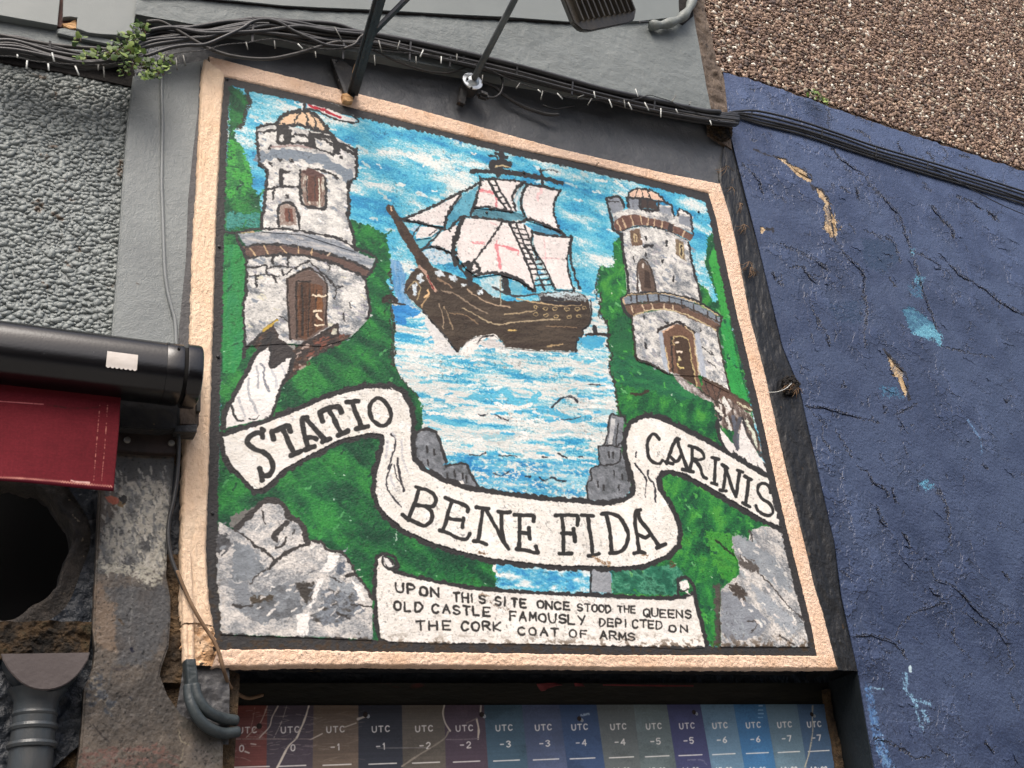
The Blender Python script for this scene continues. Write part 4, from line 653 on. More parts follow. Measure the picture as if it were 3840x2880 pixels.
for p, w in [([(395, 640), (440, 700), (490, 770), (485, 830)], 6), ([(505, 700), (510, 760), (560, 830), (565, 960)], 6), ([(408, 545), (402, 590)], 6), ([(565, 760), (590, 790)], 5), ([(485, 830), (480, 920)], 3)]: cv.stroke(E1(p), w, (56, 54, 58), dry=.15)
# lettering on the ribbon
LET = [(D1, 17, [[(795, 870), (770, 905), (740, 895), (680, 915), (640, 950), (625, 1000), (690, 1060), (790, 1100), (860, 1160), (890, 1240), (870, 1320), (800, 1345), (760, 1300)], [(775, 855), (785, 945)], [(755, 1270), (780, 1385)],
                 [(885, 885), (900, 970)], [(885, 890), (980, 850), (1050, 825), (1075, 885)], [(985, 850), (1020, 920), (1060, 1010), (1110, 1110)], [(1080, 1130), (1130, 1110), (1180, 1090)],
                 [(1245, 735), (1195, 760), (1210, 870), (1225, 950), (1260, 1060)], [(1230, 745), (1300, 830), (1380, 920), (1440, 975)], [(1225, 950), (1290, 945), (1340, 960)], [(1225, 1075), (1270, 1055), (1320, 1040)], [(1410, 990), (1480, 960)],
                 [(1375, 690), (1410, 775)], [(1375, 690), (1450, 650), (1540, 630), (1580, 635), (1605, 690)], [(1470, 655), (1520, 740), (1560, 830), (1600, 900)], [(1565, 925), (1610, 905), (1665, 880)],
                 [(1655, 580), (1775, 570)], [(1715, 580), (1750, 690), (1790, 780), (1810, 840)], [(1755, 860), (1810, 845), (1875, 830)]]),
       (D1, 14, [[(1970, 535), (1915, 580), (1890, 650), (1910, 740), (1960, 800), (2030, 825), (2090, 790), (2115, 720), (2100, 650), (2060, 590), (2010, 545), (1970, 535)]]),
       (D2, 13, [[(350, 945), (390, 960), (440, 970), (500, 1010), (515, 1070), (480, 1110), (420, 1105), (350, 1095)], [(375, 960), (350, 1050), (320, 1130), (290, 1210)], [(430, 1105), (480, 1150), (480, 1220), (430, 1265), (380, 1255), (300, 1215)], [(240, 1175), (290, 1220)],
                 [(595, 1035), (650, 1060), (720, 1080), (780, 1115), (775, 1150)], [(650, 1060), (620, 1150), (600, 1230), (575, 1300)], [(610, 1195), (660, 1215), (720, 1220)], [(745, 1205), (735, 1280)], [(545, 1305), (600, 1320), (680, 1360), (760, 1380), (795, 1335)],
                 [(850, 1115), (900, 1120), (955, 1125)], [(905, 1125), (895, 1200), (880, 1300), (865, 1395)], [(830, 1395), (880, 1400), (935, 1420)], [(930, 1130), (980, 1220), (1040, 1330), (1085, 1410), (1120, 1460)], [(1060, 1165), (1060, 1280), (1080, 1400)], [(1030, 1150), (1080, 1160), (1130, 1155)],
                 [(1165, 1175), (1230, 1180), (1290, 1180), (1325, 1190), (1325, 1230)], [(1210, 1180), (1210, 1300), (1205, 1450)], [(1205, 1320), (1280, 1330)], [(1285, 1285), (1295, 1375)], [(1185, 1460), (1250, 1470), (1340, 1490), (1365, 1490)], [(1345, 1440), (1360, 1495)],
                 [(1505, 1180), (1560, 1180), (1640, 1180), (1690, 1190), (1690, 1260)], [(1560, 1190), (1570, 1300), (1575, 1490)], [(1560, 1330), (1640, 1330)], [(1655, 1290), (1670, 1395)], [(1540, 1500), (1640, 1495)],
                 [(1725, 1180), (1820, 1185)], [(1775, 1190), (1790, 1300), (1805, 1400), (1815, 1510)], [(1780, 1520), (1865, 1500)], [(1890, 1170), (1960, 1165), (2040, 1200), (2090, 1280), (2110, 1350), (2090, 1430), (2050, 1480), (1960, 1495)], [(1930, 1180), (1955, 1300), (1975, 1480)]]),
       (E1, 13, [[(440, 1025), (405, 1040), (400, 1150), (420, 1280), (430, 1375)], [(420, 1030), (440, 1110), (510, 1200), (560, 1270), (600, 1325)], [(425, 1230), (480, 1255), (510, 1240)], [(390, 1385), (440, 1375), (475, 1385)], [(580, 1340), (650, 1305)]]),
       (E1, 11, [[(595, 440), (570, 405), (540, 400), (510, 440), (500, 500), (510, 580), (550, 630), (600, 640), (625, 615)],
                 [(765, 440), (740, 435), (700, 520), (670, 600), (660, 640)], [(750, 440), (770, 520), (800, 600), (830, 690)], [(690, 585), (740, 625), (780, 575)], [(650, 625), (710, 645)], [(790, 690), (880, 710)],
                 [(845, 495), (900, 510), (950, 540), (970, 590), (930, 610), (880, 600)], [(870, 510), (870, 600), (850, 700)], [(880, 600), (930, 660), (960, 740), (990, 765)],
                 [(1035, 590), (1090, 605)], [(1065, 600), (1060, 700), (1055, 800)], [(1030, 800), (1075, 815)],
                 [(1120, 650), (1165, 680)], [(1150, 670), (1140, 780), (1125, 860)], [(1100, 860), (1150, 870)], [(1150, 670), (1180, 780), (1210, 860), (1235, 915)], [(1265, 710), (1250, 800), (1240, 900)], [(1245, 695), (1290, 710)],
                 [(1305, 745), (1360, 775)], [(1340, 765), (1330, 870), (1315, 970)], [(1290, 965), (1350, 1000)],
                 [(1520, 880), (1510, 830), (1470, 805), (1425, 820), (1415, 870), (1450, 930), (1510, 970), (1540, 1030), (1520, 1070), (1470, 1065), (1420, 1030), (1400, 990)]])]
for T, wd, ls in LET:
    for p in ls: cv.stroke(T(p), wd * 1.14, (46, 45, 44), rag=.22, dry=.05, vary=.22)
# ---- lower scroll
scr = (F1([(140, 300), (150, 220), (185, 185), (225, 300), (300, 340), (500, 390), (700, 430), (900, 470), (1150, 490), (1500, 510), (1800, 525), (2212, 545)]) + F2([(0, 765), (300, 770), (600, 780), (765, 740), (790, 850), (830, 1000), (870, 1170), (700, 1185), (430, 1165), (200, 1160), (0, 1155)])
       + F1([(1900, 930), (1500, 920), (1100, 915), (700, 915), (250, 900), (170, 870), (145, 700), (135, 500)]))
cv.stroke(scr + [scr[0]], 30, INK, rag=.8, smooth=False)
cv.stroke(F1([(140, 300), (150, 210), (210, 175), (280, 200), (310, 270), (280, 330)]), 15, INK); cv.stroke(F1([(185, 210), (190, 270), (240, 310), (280, 300), (275, 240), (200, 200)]), 11, INK)
cv.fill(scr, [(248, 246, 241), (242, 238, 232), (232, 227, 219), (250, 248, 244)], sc=(30, 20), seed=66, con=1.5, rag=.6, hgt=.03)
cv.fill(F1([(190, 185), (260, 225), (285, 270), (240, 290), (210, 250)]), [(238, 236, 232), (190, 190, 190)], rag=.6); cv.stroke(F1([(185, 200), (190, 260), (240, 300), (275, 290)]), 9, INK); cv.stroke(F1([(200, 190), (260, 230), (270, 265)]), 7, INK, dry=.15)
cv.fill(F2([(655, 620), (720, 610), (745, 660), (730, 700), (750, 740), (690, 700), (660, 680)]), WHITE, rag=.7); cv.stroke(F2([(645, 630), (680, 590), (730, 600), (770, 650), (790, 760)]), 11, INK); cv.stroke(F2([(650, 640), (665, 700), (720, 690), (750, 680)]), 6, INK, dry=.15); cv.stroke(F2([(640, 600), (650, 740), (700, 760)]), 8, INK, dry=.1)
def f1(x, y): return F1([(x, y)])[0]
def f2(x, y): return F2([(x, y)])[0]
K = dict(rag=.35, vary=.3, vert=(.03, 1))
TXT = [('UPON', f1(295, 418), f1(648, 462), 32, 8.5, .62), ('THIS', f1(770, 492), f1(1032, 515), 31, 8, .66), ('SITE', f1(1115, 528), f1(1370, 552), 31, 8, .66), ('ONCE', f1(1468, 560), f1(1735, 580), 28, 7.5, .7), ('STOOD', f1(1800, 590), f1(2075, 604), 26, 6.5, .72), ('THE', f2(145, 824), f2(285, 832), 25, 6, .72), ('QUEENS', f2(358, 848), f2(748, 868), 28, 6.5, .72),
       ('OLD', f1(278, 568), f1(512, 582), 32, 8.5, .64), ('CASTLE', f1(597, 590), f1(1075, 622), 31, 7.5, .64), ('FAMOUSLY', f1(1238, 650), f1(1862, 690), 31, 7.5, .68), ('DEPICTED', f1(1985, 708), f2(508, 952), 28, 6.5, .7), ('ON', f2(570, 985), f2(715, 992), 24, 6.5, .6),
       ('THE', f1(462, 734), f1(745, 730), 31, 8, .6), ('CORK', f1(838, 735), f1(1160, 742), 31, 8, .66), ('COAT', f1(1308, 782), f1(1640, 792), 28, 7, .62), ('OF', f1(1735, 800), f1(1880, 808), 26, 6.5, .6), ('ARMS', f1(1985, 815), f2(285, 1055), 26, 6.5, .72)]
for i, (t, a, b, h, w, fr) in enumerate(TXT): word(cv, t, a[0], a[1], b[0], b[1], h, w, (50, 48, 46), frac=fr, jit=1.6, seed=i, **K)
# a few chips, stains and runs
for T, p, w, c in [(D2, [(1830, 1525), (1880, 1560), (1950, 1590)], 16, (150, 120, 90)), (E1, [(440, 1400), (500, 1405)], 7, (150, 120, 90)), (D2, [(190, 1310), (185, 1400)], 3, (210, 224, 210)), (F1, [(1070, 560), (1110, 600), (1230, 640)], 4, (120, 104, 90)), (F1, [(300, 0), (285, 100)], 3, (200, 216, 200)), (D2, [(870, 1480), (920, 1500)], 8, (110, 84, 60)), (F2, [(580, 470), (610, 490)], 14, (96, 66, 46)), (F1, [(980, 160), (1040, 175)], 9, (112, 84, 60)), (F1, [(990, 510), (1080, 520)], 7, (170, 150, 130))]:
    cv.stroke(T(p), w, c, dry=.38, rag=1.6)
# the black line between picture and cream border, over everything but the ribbon's left end
for p, w in [([(826, 290), (826, 420), (820, 600), (822, 800), (814, 1100), (812, 1300), (806, 1440)], 34), ([(800, 1500), (802, 1640)], 34), ([(802, 1750), (800, 1850), (796, 2000), (798, 2200), (806, 2330), (812, 2420)], 34), ([(812, 2412), (860, 2404), (1100, 2412), (1420, 2420)], 44), ([(826, 305), (1000, 345), (1200, 392), (1500, 462), (1700, 512)], 23), ([(1700, 512), (1900, 566), (2200, 632), (2500, 706), (2655, 748)], 21),
             ([(2650, 742), (2672, 812), (2697, 944), (2724, 1070), (2752, 1200), (2768, 1262), (2802, 1400), (2826, 1500), (2850, 1600), (2890, 1790), (2922, 1925), (2957, 2075), (2992, 2210), (3030, 2350), (3044, 2440)], 27), ([(1000, 2422), (1400, 2426), (1900, 2434), (2400, 2440), (3045, 2442)], 32)]:
    cv.stroke(p, w, (54, 53, 54), rag=.7, vary=.3, dry=.03)
# overall age: dark pinholes, faint dirt, tiny crazing
n1 = fbm(cv.U / 5.5, cv.V / 5.5, 3, 71); n2 = fbm(cv.U / 90, cv.V / 90, 4, 72)
cr_ = np.abs(fbm(cv.U / 26, cv.V / 26, 4, 73) - .5)
cv.C *= (1 - .30 * np.clip((n1 - .66) * 9, 0, 1) * np.clip(n2 * 2.2 - .5, 0, 1))[..., None]
cv.C *= (1 - .16 * np.clip((.012 - cr_) / .012, 0, 1) * np.clip((n2 - .42) * 6, 0, 1))[..., None]
cv.C *= (.93 + .12 * fbm(cv.U / 160, cv.V / 160, 3, 74))[..., None]
# crust of lichen and rust along the lower left and the bottom edge
g = np.clip(1 - np.abs(cv.Y - 2425) / 60, 0, 1) + np.clip(1 - (cv.X - 780) / 70, 0, 1) * np.clip((cv.Y - 2000) / 300, 0, 1)
a = np.clip((fbm(cv.U / 12, cv.V / 9, 4, 75) - .6 + .10 * g) * 10, 0, 1) * np.clip(g, 0, 1)
cv.C = cv.C * (1 - a[..., None] * .7) + np.array((70, 52, 34), np.float32) / 255 * a[..., None] * .7
cv.Hh += (fbm(cv.U / 5, cv.V / 3.6, 4, 76) - .5) * .5 + (fbm(cv.U / 30, cv.V / 30, 3, 77) - .5) * .5

# ================================================================== MATERIALS OF THE SURROUNDINGS
M = {}
M['mural'] = mat_canvas('mural_paint', cv, rough=.62, lit=.86, dist=.0022, fine=.0006, spec=.3)
M['cream'] = mat_noise('cream_paint', [(228, 182, 146), (244, 208, 178), (250, 218, 192), (246, 212, 184)], .65, 9, ((130, .0050), (420, .0022)), speck=(26, .69, (120, 84, 52)), con=1.3)
M['creamL'] = mat_noise('cream_paint_flaking', [(244, 208, 172), (250, 219, 187), (253, 227, 197)], .65, 12, ((120, .0035), (380, .0020)), stretch=(1.1, 1, .8), speck=(30, .72, (150, 112, 76)), con=1.3)
M['creamB'] = mat_noise('cream_paint_crumbling', [(110, 78, 48), (226, 180, 134), (246, 212, 176), (236, 196, 156)], .75, 20, ((80, .006), (260, .002)), speck=(45, .56, (44, 32, 20)), con=1.5)
M['black'] = mat_noise('soot_black_paint', [(24, 24, 26), (44, 44, 46), (58, 58, 60)], .5, 14, ((50, .006), (220, .0015)), speck=(30, .66, (86, 70, 54)))
M['edgeblack'] = mat_noise('thick_black_mortar', [(24, 25, 27), (31, 32, 34), (38, 39, 41)], .5, 22, ((50, .0022), (200, .0010)), stretch=(1, 1, .8), speck=(34, .67, (78, 62, 44)))
M['band'] = mat_noise('charcoal_wall_paint', [(68, 70, 74), (84, 87, 91), (96, 98, 102)], .48, 5, ((22, .006), (120, .0012), (420, .0004)), speck=(60, .74, (120, 104, 90)))
M['grey'] = mat_noise('grey_masonry_paint', [(98, 105, 104), (119, 126, 126), (132, 139, 138)], .6, 3.5, ((30, .005), (150, .0016), (500, .0005)), stretch=(.8, 1, 1.1), speck=(44, .73, (96, 88, 78)))
M['fascia'] = mat_noise('smooth_grey_board_paint', [(118, 125, 124), (128, 135, 134), (134, 141, 139)], .5, 2.5, ((14, .0015), (300, .0003)), speck=(50, .76, (110, 100, 92)))
M['pilaster'] = mat_noise('painted_render_grey', [(116, 122, 123), (134, 140, 140), (144, 150, 149)], .5, 4, ((60, .0018), (300, .0012)), speck=(36, .73, (84, 78, 72)))
M['rough'] = mat_noise('painted_roughcast_grey', [(112, 119, 118), (136, 143, 142), (150, 157, 155)], .5, 7, ((90, .002), (400, .0005)), speck=(24, .65, (98, 86, 74)), spec=.5)
M['edgegrey'] = mat_noise('dark_grey_strip_paint', [(70, 70, 72), (84, 84, 86)], .55, 8, ((80, .0025), (300, .001)))
M['crack'] = mat_noise('dark_gap', [(18, 17, 17), (34, 30, 28)], .9, 30, ((80, .004),))
M['rust'] = mat_noise('dark_reddish_timber', [(40, 28, 26), (76, 48, 42), (96, 62, 54)], .8, 30, ((60, .004),))
M['wood'] = mat_noise('bare_splintered_wood', [(150, 108, 70), (206, 162, 112), (226, 190, 150)], .8, 40, ((70, .004),), stretch=(1, 1, 3))
M['cable'] = mat_noise('black_cable_jacket', [(34, 34, 35), (50, 50, 51), (64, 64, 64)], .42, 12, ((160, .0006),), spec=.5)
M['cablegrey'] = mat_noise('dusty_cable_jacket', [(46, 45, 44), (72, 70, 68), (88, 86, 82)], .5, 14, ((160, .0006),))
M['wirepaint'] = mat_noise('grey_painted_cable', [(126, 131, 132), (146, 151, 151)], .45, 8, ((160, .0006),))
M['steel'] = mat_noise('black_painted_iron', [(30, 30, 31), (50, 50, 51), (70, 64, 58)], .5, 24, ((90, .002), (300, .0006)), speck=(26, .66, (132, 108, 84)))
M['galv'] = mat_noise('bright_zinc', [(196, 204, 208), (226, 232, 234)], .28, 20, ((120, .0003),), metal=.7)
M['alu'] = mat_noise('weathered_lamp_casing', [(52, 48, 44), (70, 66, 60), (92, 84, 70)], .42, 10, ((120, .0006),), spec=.5)
M['lead'] = mat_noise('grey_painted_flashing', [(100, 106, 104), (132, 138, 134), (150, 156, 152)], .5, 9, ((60, .003),))
M['bulb'] = mat_noise('milky_bulb_plastic', [(200, 204, 200), (236, 238, 232)], .3, 20, ())
M['bulbdim'] = mat_noise('dusty_bulb_plastic', [(98, 98, 94), (130, 130, 124)], .4, 20, ())
M['cassette'] = mat_noise('glossy_black_awning_casing', [(8, 8, 9), (12, 12, 14), (17, 17, 20)], .24, 5, ((200, .0002),), spec=.6, speck=(70, .72, (84, 84, 86)))
M['sticker'] = mat_noise('white_sticker', [(216, 206, 196), (238, 232, 226)], .5, 20, ((60, .001),))
M['bolt'] = mat_noise('dull_bolt_head', [(110, 108, 102), (150, 146, 138)], .4, 30, ((200, .0005),), metal=.4)
M['bracket'] = mat_noise('rusty_dark_bracket', [(30, 26, 25), (50, 40, 36), (66, 50, 44)], .6, 20, ((120, .001),))
M['darkwall'] = mat_noise('blue_black_render', [(18, 22, 28), (34, 40, 48), (48, 56, 64)], .45, 10, ((34, .012), (130, .003)))
M['void'] = mat_noise('painted_cavity_dark', [(6, 6, 6), (10, 9, 9)], .9, 10, ())  # near-black colour: the dark inside openings and gaps is painted in
M['torn'] = mat_noise('torn_dirty_lining', [(38, 36, 36), (64, 60, 56), (92, 84, 76)], .8, 22, ((50, .012), (160, .004)), speck=(60, .68, (150, 136, 116)))
M['moss'] = mat_noise('brown_mossy_rubble', [(14, 12, 9), (40, 31, 20), (74, 56, 34), (46, 42, 24)], .9, 26, ((50, .014), (180, .004)), con=1.6)
M['dirt'] = mat_noise('crumbling_brown_mortar', [(34, 28, 22), (74, 60, 44), (110, 88, 62)], .9, 24, ((40, .014), (150, .005)), con=1.4)
M['seam'] = mat_noise('dirty_brown_edge_render', [(70, 60, 52), (104, 90, 78), (134, 118, 102)], .8, 18, ((36, .010), (140, .004)), stretch=(1, 1, .6), speck=(50, .68, (50, 44, 40)))
M['iron'] = mat_noise('dark_painted_cast_iron', [(44, 50, 54), (62, 68, 72), (84, 80, 76)], .38, 9, ((60, .0014), (260, .0005)), stretch=(1, 1, .4), spec=.5)
M['ironface'] = mat_noise('taupe_painted_iron_face', [(72, 64, 64), (86, 78, 77), (94, 86, 84)], .6, 6, ((120, .0008),), speck=(40, .74, (176, 160, 110)))
M['conduit'] = mat_noise('slate_painted_conduit', [(46, 54, 57), (60, 68, 71), (74, 81, 82)], .45, 10, ((120, .0012),))
M['olive'] = mat_noise('near_black_olive_timber', [(26, 25, 20), (40, 39, 32), (52, 50, 42)], .55, 18, ((70, .002), (240, .0006)), stretch=(.3, 1, 1), speck=(26, .72, (80, 40, 34)))
M['reveal'] = mat_noise('blue_black_reveal_paint', [(30, 36, 40), (42, 49, 53), (54, 60, 64)], .5, 6, ((50, .002), (240, .0006)))
M['redchip'] = mat_noise('exposed_red_paint', [(96, 34, 36), (130, 52, 54)], .7, 40, ((120, .002),))
M['pebblebed'] = mat_noise('brown_cement_bed', [(44, 34, 28), (84, 68, 56), (118, 98, 82)], .9, 40, ((90, .012), (260, .004)))
M['stonetint'] = mat_tint('pebble_mix', .7)
M['pebble'] = mat_noise('pebble_kinds', [(66, 54, 48), (104, 86, 72), (150, 130, 110), (232, 224, 208), (128, 108, 94), (206, 194, 172), (88, 74, 66)], .65, 10, ((140, .002),), rnd_=True)
M['leaf'] = mat_noise('green_leaves', [(40, 64, 18), (66, 96, 30), (94, 122, 44), (136, 158, 76), (54, 78, 24)], .6, 10, (), rnd_=True)
M['stem'] = mat_noise('dry_stems', [(70, 56, 40), (116, 96, 70)], .8, 30, ())
M['twig'] = mat_noise('dead_roots', [(92, 66, 46), (150, 124, 98)], .8, 30, ())
M['pave'] = mat_noise('pavement_concrete', [(128, 126, 122), (150, 147, 142)], .85, 6, ((20, .004), (120, .001)))

def seg_at(a, b, ya, yb=None): return at(a, b, ya)

# ================================================================== GROUND
me = bpy.data.meshes.new('pavement'); me.from_pydata([(-40, -40, 0), (40, -40, 0), (40, .4, 0), (-40, .4, 0)], [], [(0, 1, 2, 3)]); me.materials.append(M['pave'])
link('pavement', me, None, 'structure')  # out of view, put in to bounce daylight up the wall
M['brick'] = mat_noise('dull_brick_terrace', [(84, 58, 50), (110, 78, 66), (124, 96, 84)], .85, 3, ((20, .01),))
M['pane'] = mat_noise('dark_window_pane', [(20, 22, 26), (34, 38, 44)], .12, 2, ())
me = bpy.data.meshes.new('unseen_street_terrace'); me.from_pydata([(-30, -11, 0), (30, -11, 0), (30, -11, 6.2), (-30, -11, 6.2), (-30, -17, 0), (30, -17, 0), (30, -17, 6.2), (-30, -17, 6.2)], [], [(0, 3, 2, 1), (4, 5, 6, 7), (3, 7, 6, 2), (0, 4, 7, 3), (1, 2, 6, 5)]); me.materials.append(M['brick'])
tr_ = link('unseen_street_terrace', me, None, 'structure')  # terrace added out of view for its bounce light and reflections
for i in range(-7, 8):                                      # unseen far side of the street, added for reflections in the glossy casing
    for z in (.9, 3.9):
        link('window', box_mesh('window', (i * 3.4, -10.99, z + .7), (.55, 0, 0), (0, .02, 0), (0, 0, .85), M['pane'], 0), tr_)

# ================================================================== THE MURAL
mural = thing('mural', 'square hand-painted mural of a sailing ship between two castle towers, in a cream border', 'mural', tuple(at(1900, 2440, 0)))
slab('board', [(770, 250), (2690, 712), (3110, 2478), (752, 2445)], 0, .16, M['black'], mural)
pic = slab('picture', [(800, 262), (2672, 722), (3078, 2466), (757, 2436)], -.0015, .001, M['mural'], mural, cv); pic['label'] = 'painted sky, water and green hills'
lay = [('painted_ribbon', rib, 'white ribbon lettered STATIO BENE FIDA CARINIS'), ('painted_scroll', scr, 'white scroll with three lines of small black lettering'), ('painted_hull', hull, None),
       ('painted_tower', lo, 'large left tower, lower drum'), ('painted_tower', up, 'large left tower, upper drum with pink dome'), ('painted_tower', tu, 'smaller right tower, upper drum'), ('painted_tower', tl, 'smaller right tower, base with door'),
       ('painted_rock', rl, 'grey rocks at the lower left'), ('painted_rock', rr, 'grey rocks at the lower right')] + [('painted_sail', q, None) for q in sails]
for i, (nm, q, lb) in enumerate(lay):
    o = slab(nm, q, -.0025 - .00012 * i, .0012, M['mural'], mural, cv)
    if lb: o['label'] = lb
# cream border: four raised, brushed strips
bd = lambda lb, *a, **k: tag(strip('border', *a, parent=mural, **k), lb)
bd('cream top strip of the border', [(783, 212), (1050, 280), (1500, 392), (2100, 560), (2500, 652), (2700, 690)], [(790, 285), (860, 295), (1200, 375), (1500, 455), (1900, 552), (2200, 617), (2500, 690), (2672, 732)], 0, .005, M['cream'], n=600, m=12, amp=.0016, wob=.0026, seed=3, sc=.008)
bd('cream right strip of the border', [(2650, 706), (2660, 745), (2682, 815), (2709, 944), (2737, 1070), (2766, 1200), (2779, 1245), (2815, 1400), (2840, 1500), (2866, 1620), (2903, 1790), (2934, 1925), (2970, 2070), (3006, 2210), (3040, 2350), (3064, 2480)], [(2700, 690), (2739, 817), (2763, 925), (2788, 1063), (2814, 1200), (2829, 1255), (2869, 1407), (2896, 1530), (2922, 1650), (2955, 1790), (2988, 1925), (3026, 2080), (3056, 2210), (3085, 2300), (3140, 2508)], 0, .005, M['cream'], n=500, m=14, amp=.0016, wob=.0022, seed=5, sc=.008)
bd('flaking left strip of the border', [(764, 226), (752, 300), (744, 500), (735, 700), (722, 900), (712, 1230), (700, 1450), (690, 1620), (683, 1800), (676, 2100), (674, 2330)], [(842, 290), (833, 400), (822, 600), (812, 800), (800, 1200), (794, 1400), (787, 1600), (782, 1800), (772, 2060), (783, 2250), (800, 2350)], 0, .009, M['creamL'], n=600, m=22, amp=.0020, wob=.0022, seed=7, ridge=(9, 60))
bd('crumbling lower left corner of the border', [(676, 2310), (684, 2420), (700, 2500)], [(796, 2320), (812, 2400), (835, 2500)], 0, .006, M['creamB'], n=110, m=44, amp=.005, wob=.008, seed=8, sc=.01)
bd('cream bottom strip of the border', [(815, 2436), (1100, 2436), (1350, 2444), (1900, 2450), (2350, 2458), (2700, 2457), (3062, 2460)], [(790, 2506), (1100, 2500), (1350, 2498), (1900, 2503), (2350, 2508), (2700, 2510), (3140, 2510)], 0, .008, M['cream'], n=600, m=14, amp=.0026, wob=.0024, seed=9, sc=.008)
strip('painted_channel', [(676, 2080), (680, 2200), (684, 2340)], [(716, 2080), (722, 2200), (728, 2340)], -.012, .008, M['creamL'], n=60, m=10, amp=.001, wob=.001, seed=12, parent=mural)
strip('painted_channel', [(684, 2345), (688, 2480)], [(726, 2345), (728, 2480)], -.014, .007, M['creamL'], n=40, m=14, amp=.001, wob=.001, seed=13, parent=mural, prof=lambda s: .4 + .6 * abs(math.sin(s * 3.14159 * 2)))
st = strip('side_moulding', [(2696, 640), (2700, 700), (2742, 880), (2811, 1200), (2876, 1450), (2950, 1750), (3010, 2030), (3070, 2290), (3138, 2514)], [(2732, 470), (2765, 640), (2840, 900), (2936, 1300), (2998, 1450), (3068, 1750), (3132, 2041), (3150, 2230), (3220, 2518)], .006, .004, M['edgeblack'], n=700, m=44, amp=.0038, wob=.003, seed=15, parent=mural, back=.12, ridge=(5, 34))
for x, y in [(852, 296), (822, 924), (818, 1337), (797, 1923), (1966, 648), (1825, 797), (2620, 795), (1592, 2474)]:   # wall plugs and nail heads
    p = at(x, y, -.003); link('nail_head', lathe_mesh('nail_head', p, (0, -1, 0), [(-.002, .004), (.002, .0038), (.003, .002), (.003, .0003)], M['black'], 10), mural)

# ================================================================== FACADE ABOVE AND LEFT
fac = thing('grey_facade', 'grey painted shopfront wall around and above the mural, with boards and a pilaster', 'wall', tuple(at(1500, 300, .02)))
relief('painted_band', [(480, -20), (2770, 340), (2800, 800), (700, 380)], .012, M['band'], 300, 90, .004, .12, 4, fac)['label'] = 'charcoal painted band above the mural'
o = slab('band_backing', [(-200, -400), (4300, -400), (4300, 3600), (-300, 3600)], .2, .02, M['darkwall'], fac)
relief('upper_band', [(524, -90), (2575, -90), (2668, 428), (504, 52)], -.03, M['grey'], 420, 120, .0035, .09, 9, fac)
slab('upper_band_core', [(527, -90), (2570, -90), (2662, 424), (508, 46)], -.024, .05, M['grey'], fac)
slab('fascia_board', [(527, -120), (2540, -120), (2548, 62), (2400, 79), (2130, 81), (1881, 62), (1700, 54), (1397, 36), (1200, 28), (1054, 20), (900, 4), (700, -14), (532, -20)], -.04, .012, M['fascia'], fac, bevel=.0008)
strip('gap', [(525, -24), (700, -16), (900, 1), (1054, 17), (1200, 25), (1397, 33), (1700, 51), (1881, 59), (2130, 79), (2250, 80)], [(525, -14), (700, -8), (900, 9), (1054, 26), (1200, 37), (1397, 44), (1700, 62), (1881, 71), (2130, 87), (2250, 86)], -.036, .0005, M['crack'], n=260, m=4, amp=.001, wob=.0018, seed=22, parent=fac)
slab('timber_panel', [(-120, -120), (224, -120), (224, 0), (215, 95), (0, 57), (-120, 38)], -.02, .02, M['fascia'], fac, bevel=.001)
slab('timber_panel', [(240, -120), (527, -120), (522, 0), (493, 126), (443, 131), (380, 128), (330, 122), (287, 106), (290, 66), (262, 62), (236, 64)], -.022, .018, M['fascia'], fac, bevel=.001)
slab('timber_batten', [(219, -120), (246, -120), (242, 66), (292, 60), (292, 112), (215, 98)], -.008, .02, M['rust'], fac)
slab('splintered_wood', [(232, 88), (262, 84), (288, 66), (286, 106), (262, 108), (240, 98)], -.014, .008, M['wood'], fac, bevel=.001)
relief('lower_band', [(-140, 46), (500, 100), (470, 235), (-140, 165)], .0, M['grey'], 120, 40, .002, .06, 31, fac)
slab('lower_band_core', [(-140, 50), (495, 110), (465, 230), (-140, 160)], .004, .03, M['grey'], fac)
slab('sloping_flashing', [(217, 108), (240, 104), (330, 124), (430, 152), (420, 168), (320, 148), (216, 124)], -.012, .008, M['grey'], fac, bevel=.001)
slab('ledge_shade_sheet', [(-140, 150), (490, 215), (520, 330), (380, 300), (200, 265), (0, 232), (-140, 214)], .026, .02, M['crack'], fac)  # dark sheet standing in for the shade under the ledge
slab('roughcast_bed', [(-140, 205), (0, 228), (200, 262), (380, 296), (492, 318), (470, 678), (452, 971), (430, 1350), (-140, 1350)], .034, .02, M['rough'], fac)
slab('pilaster_core', [(500, 283), (620, 246), (765, 224), (765, 420), (745, 700), (712, 1350), (412, 1350), (443, 971), (461, 678), (479, 452)], .008, .05, M['pilaster'], fac, bevel=.003)
slab('dark_edge_strip', [(752, 240), (744, 400), (722, 588), (706, 745), (698, 971), (682, 1130), (672, 1230), (668, 1350), (735, 1350), (735, 960), (745, 700), (770, 300)], .0065, .004, M['edgegrey'], fac)
slab('seam', [(2540, -90), (2627, 158), (2655, 380), (2660, 500), (2745, 560), (2731, 440), (2716, 300), (2700, 250), (2640, 240), (2612, -90)], -.002, .04, M['seam'], fac)
relief('seam_crust', [(2556, -90), (2620, -90), (2738, 480), (2664, 470)], -.016, M['seam'], 30, 130, .010, .03, 55, fac)
fl = spline([tuple(at(a, b, y)) for a, b, y in [(2440, 96, -.05), (2490, 92, -.055), (2550, 70, -.06), (2585, 30, -.06), (2603, -30, -.05), (2608, -90, -.04)]], 10)
fr = link('flashing', None or tube_mesh('flashing', fl, [.0165 + .003 * math.sin(i * .6) for i in range(len(fl))], M['lead'], 10), fac)
slab('flashing_backing', [(2545, -90), (2600, -90), (2600, 60), (2560, 95), (2530, 80)], -.032, .02, M['crack'], fac)

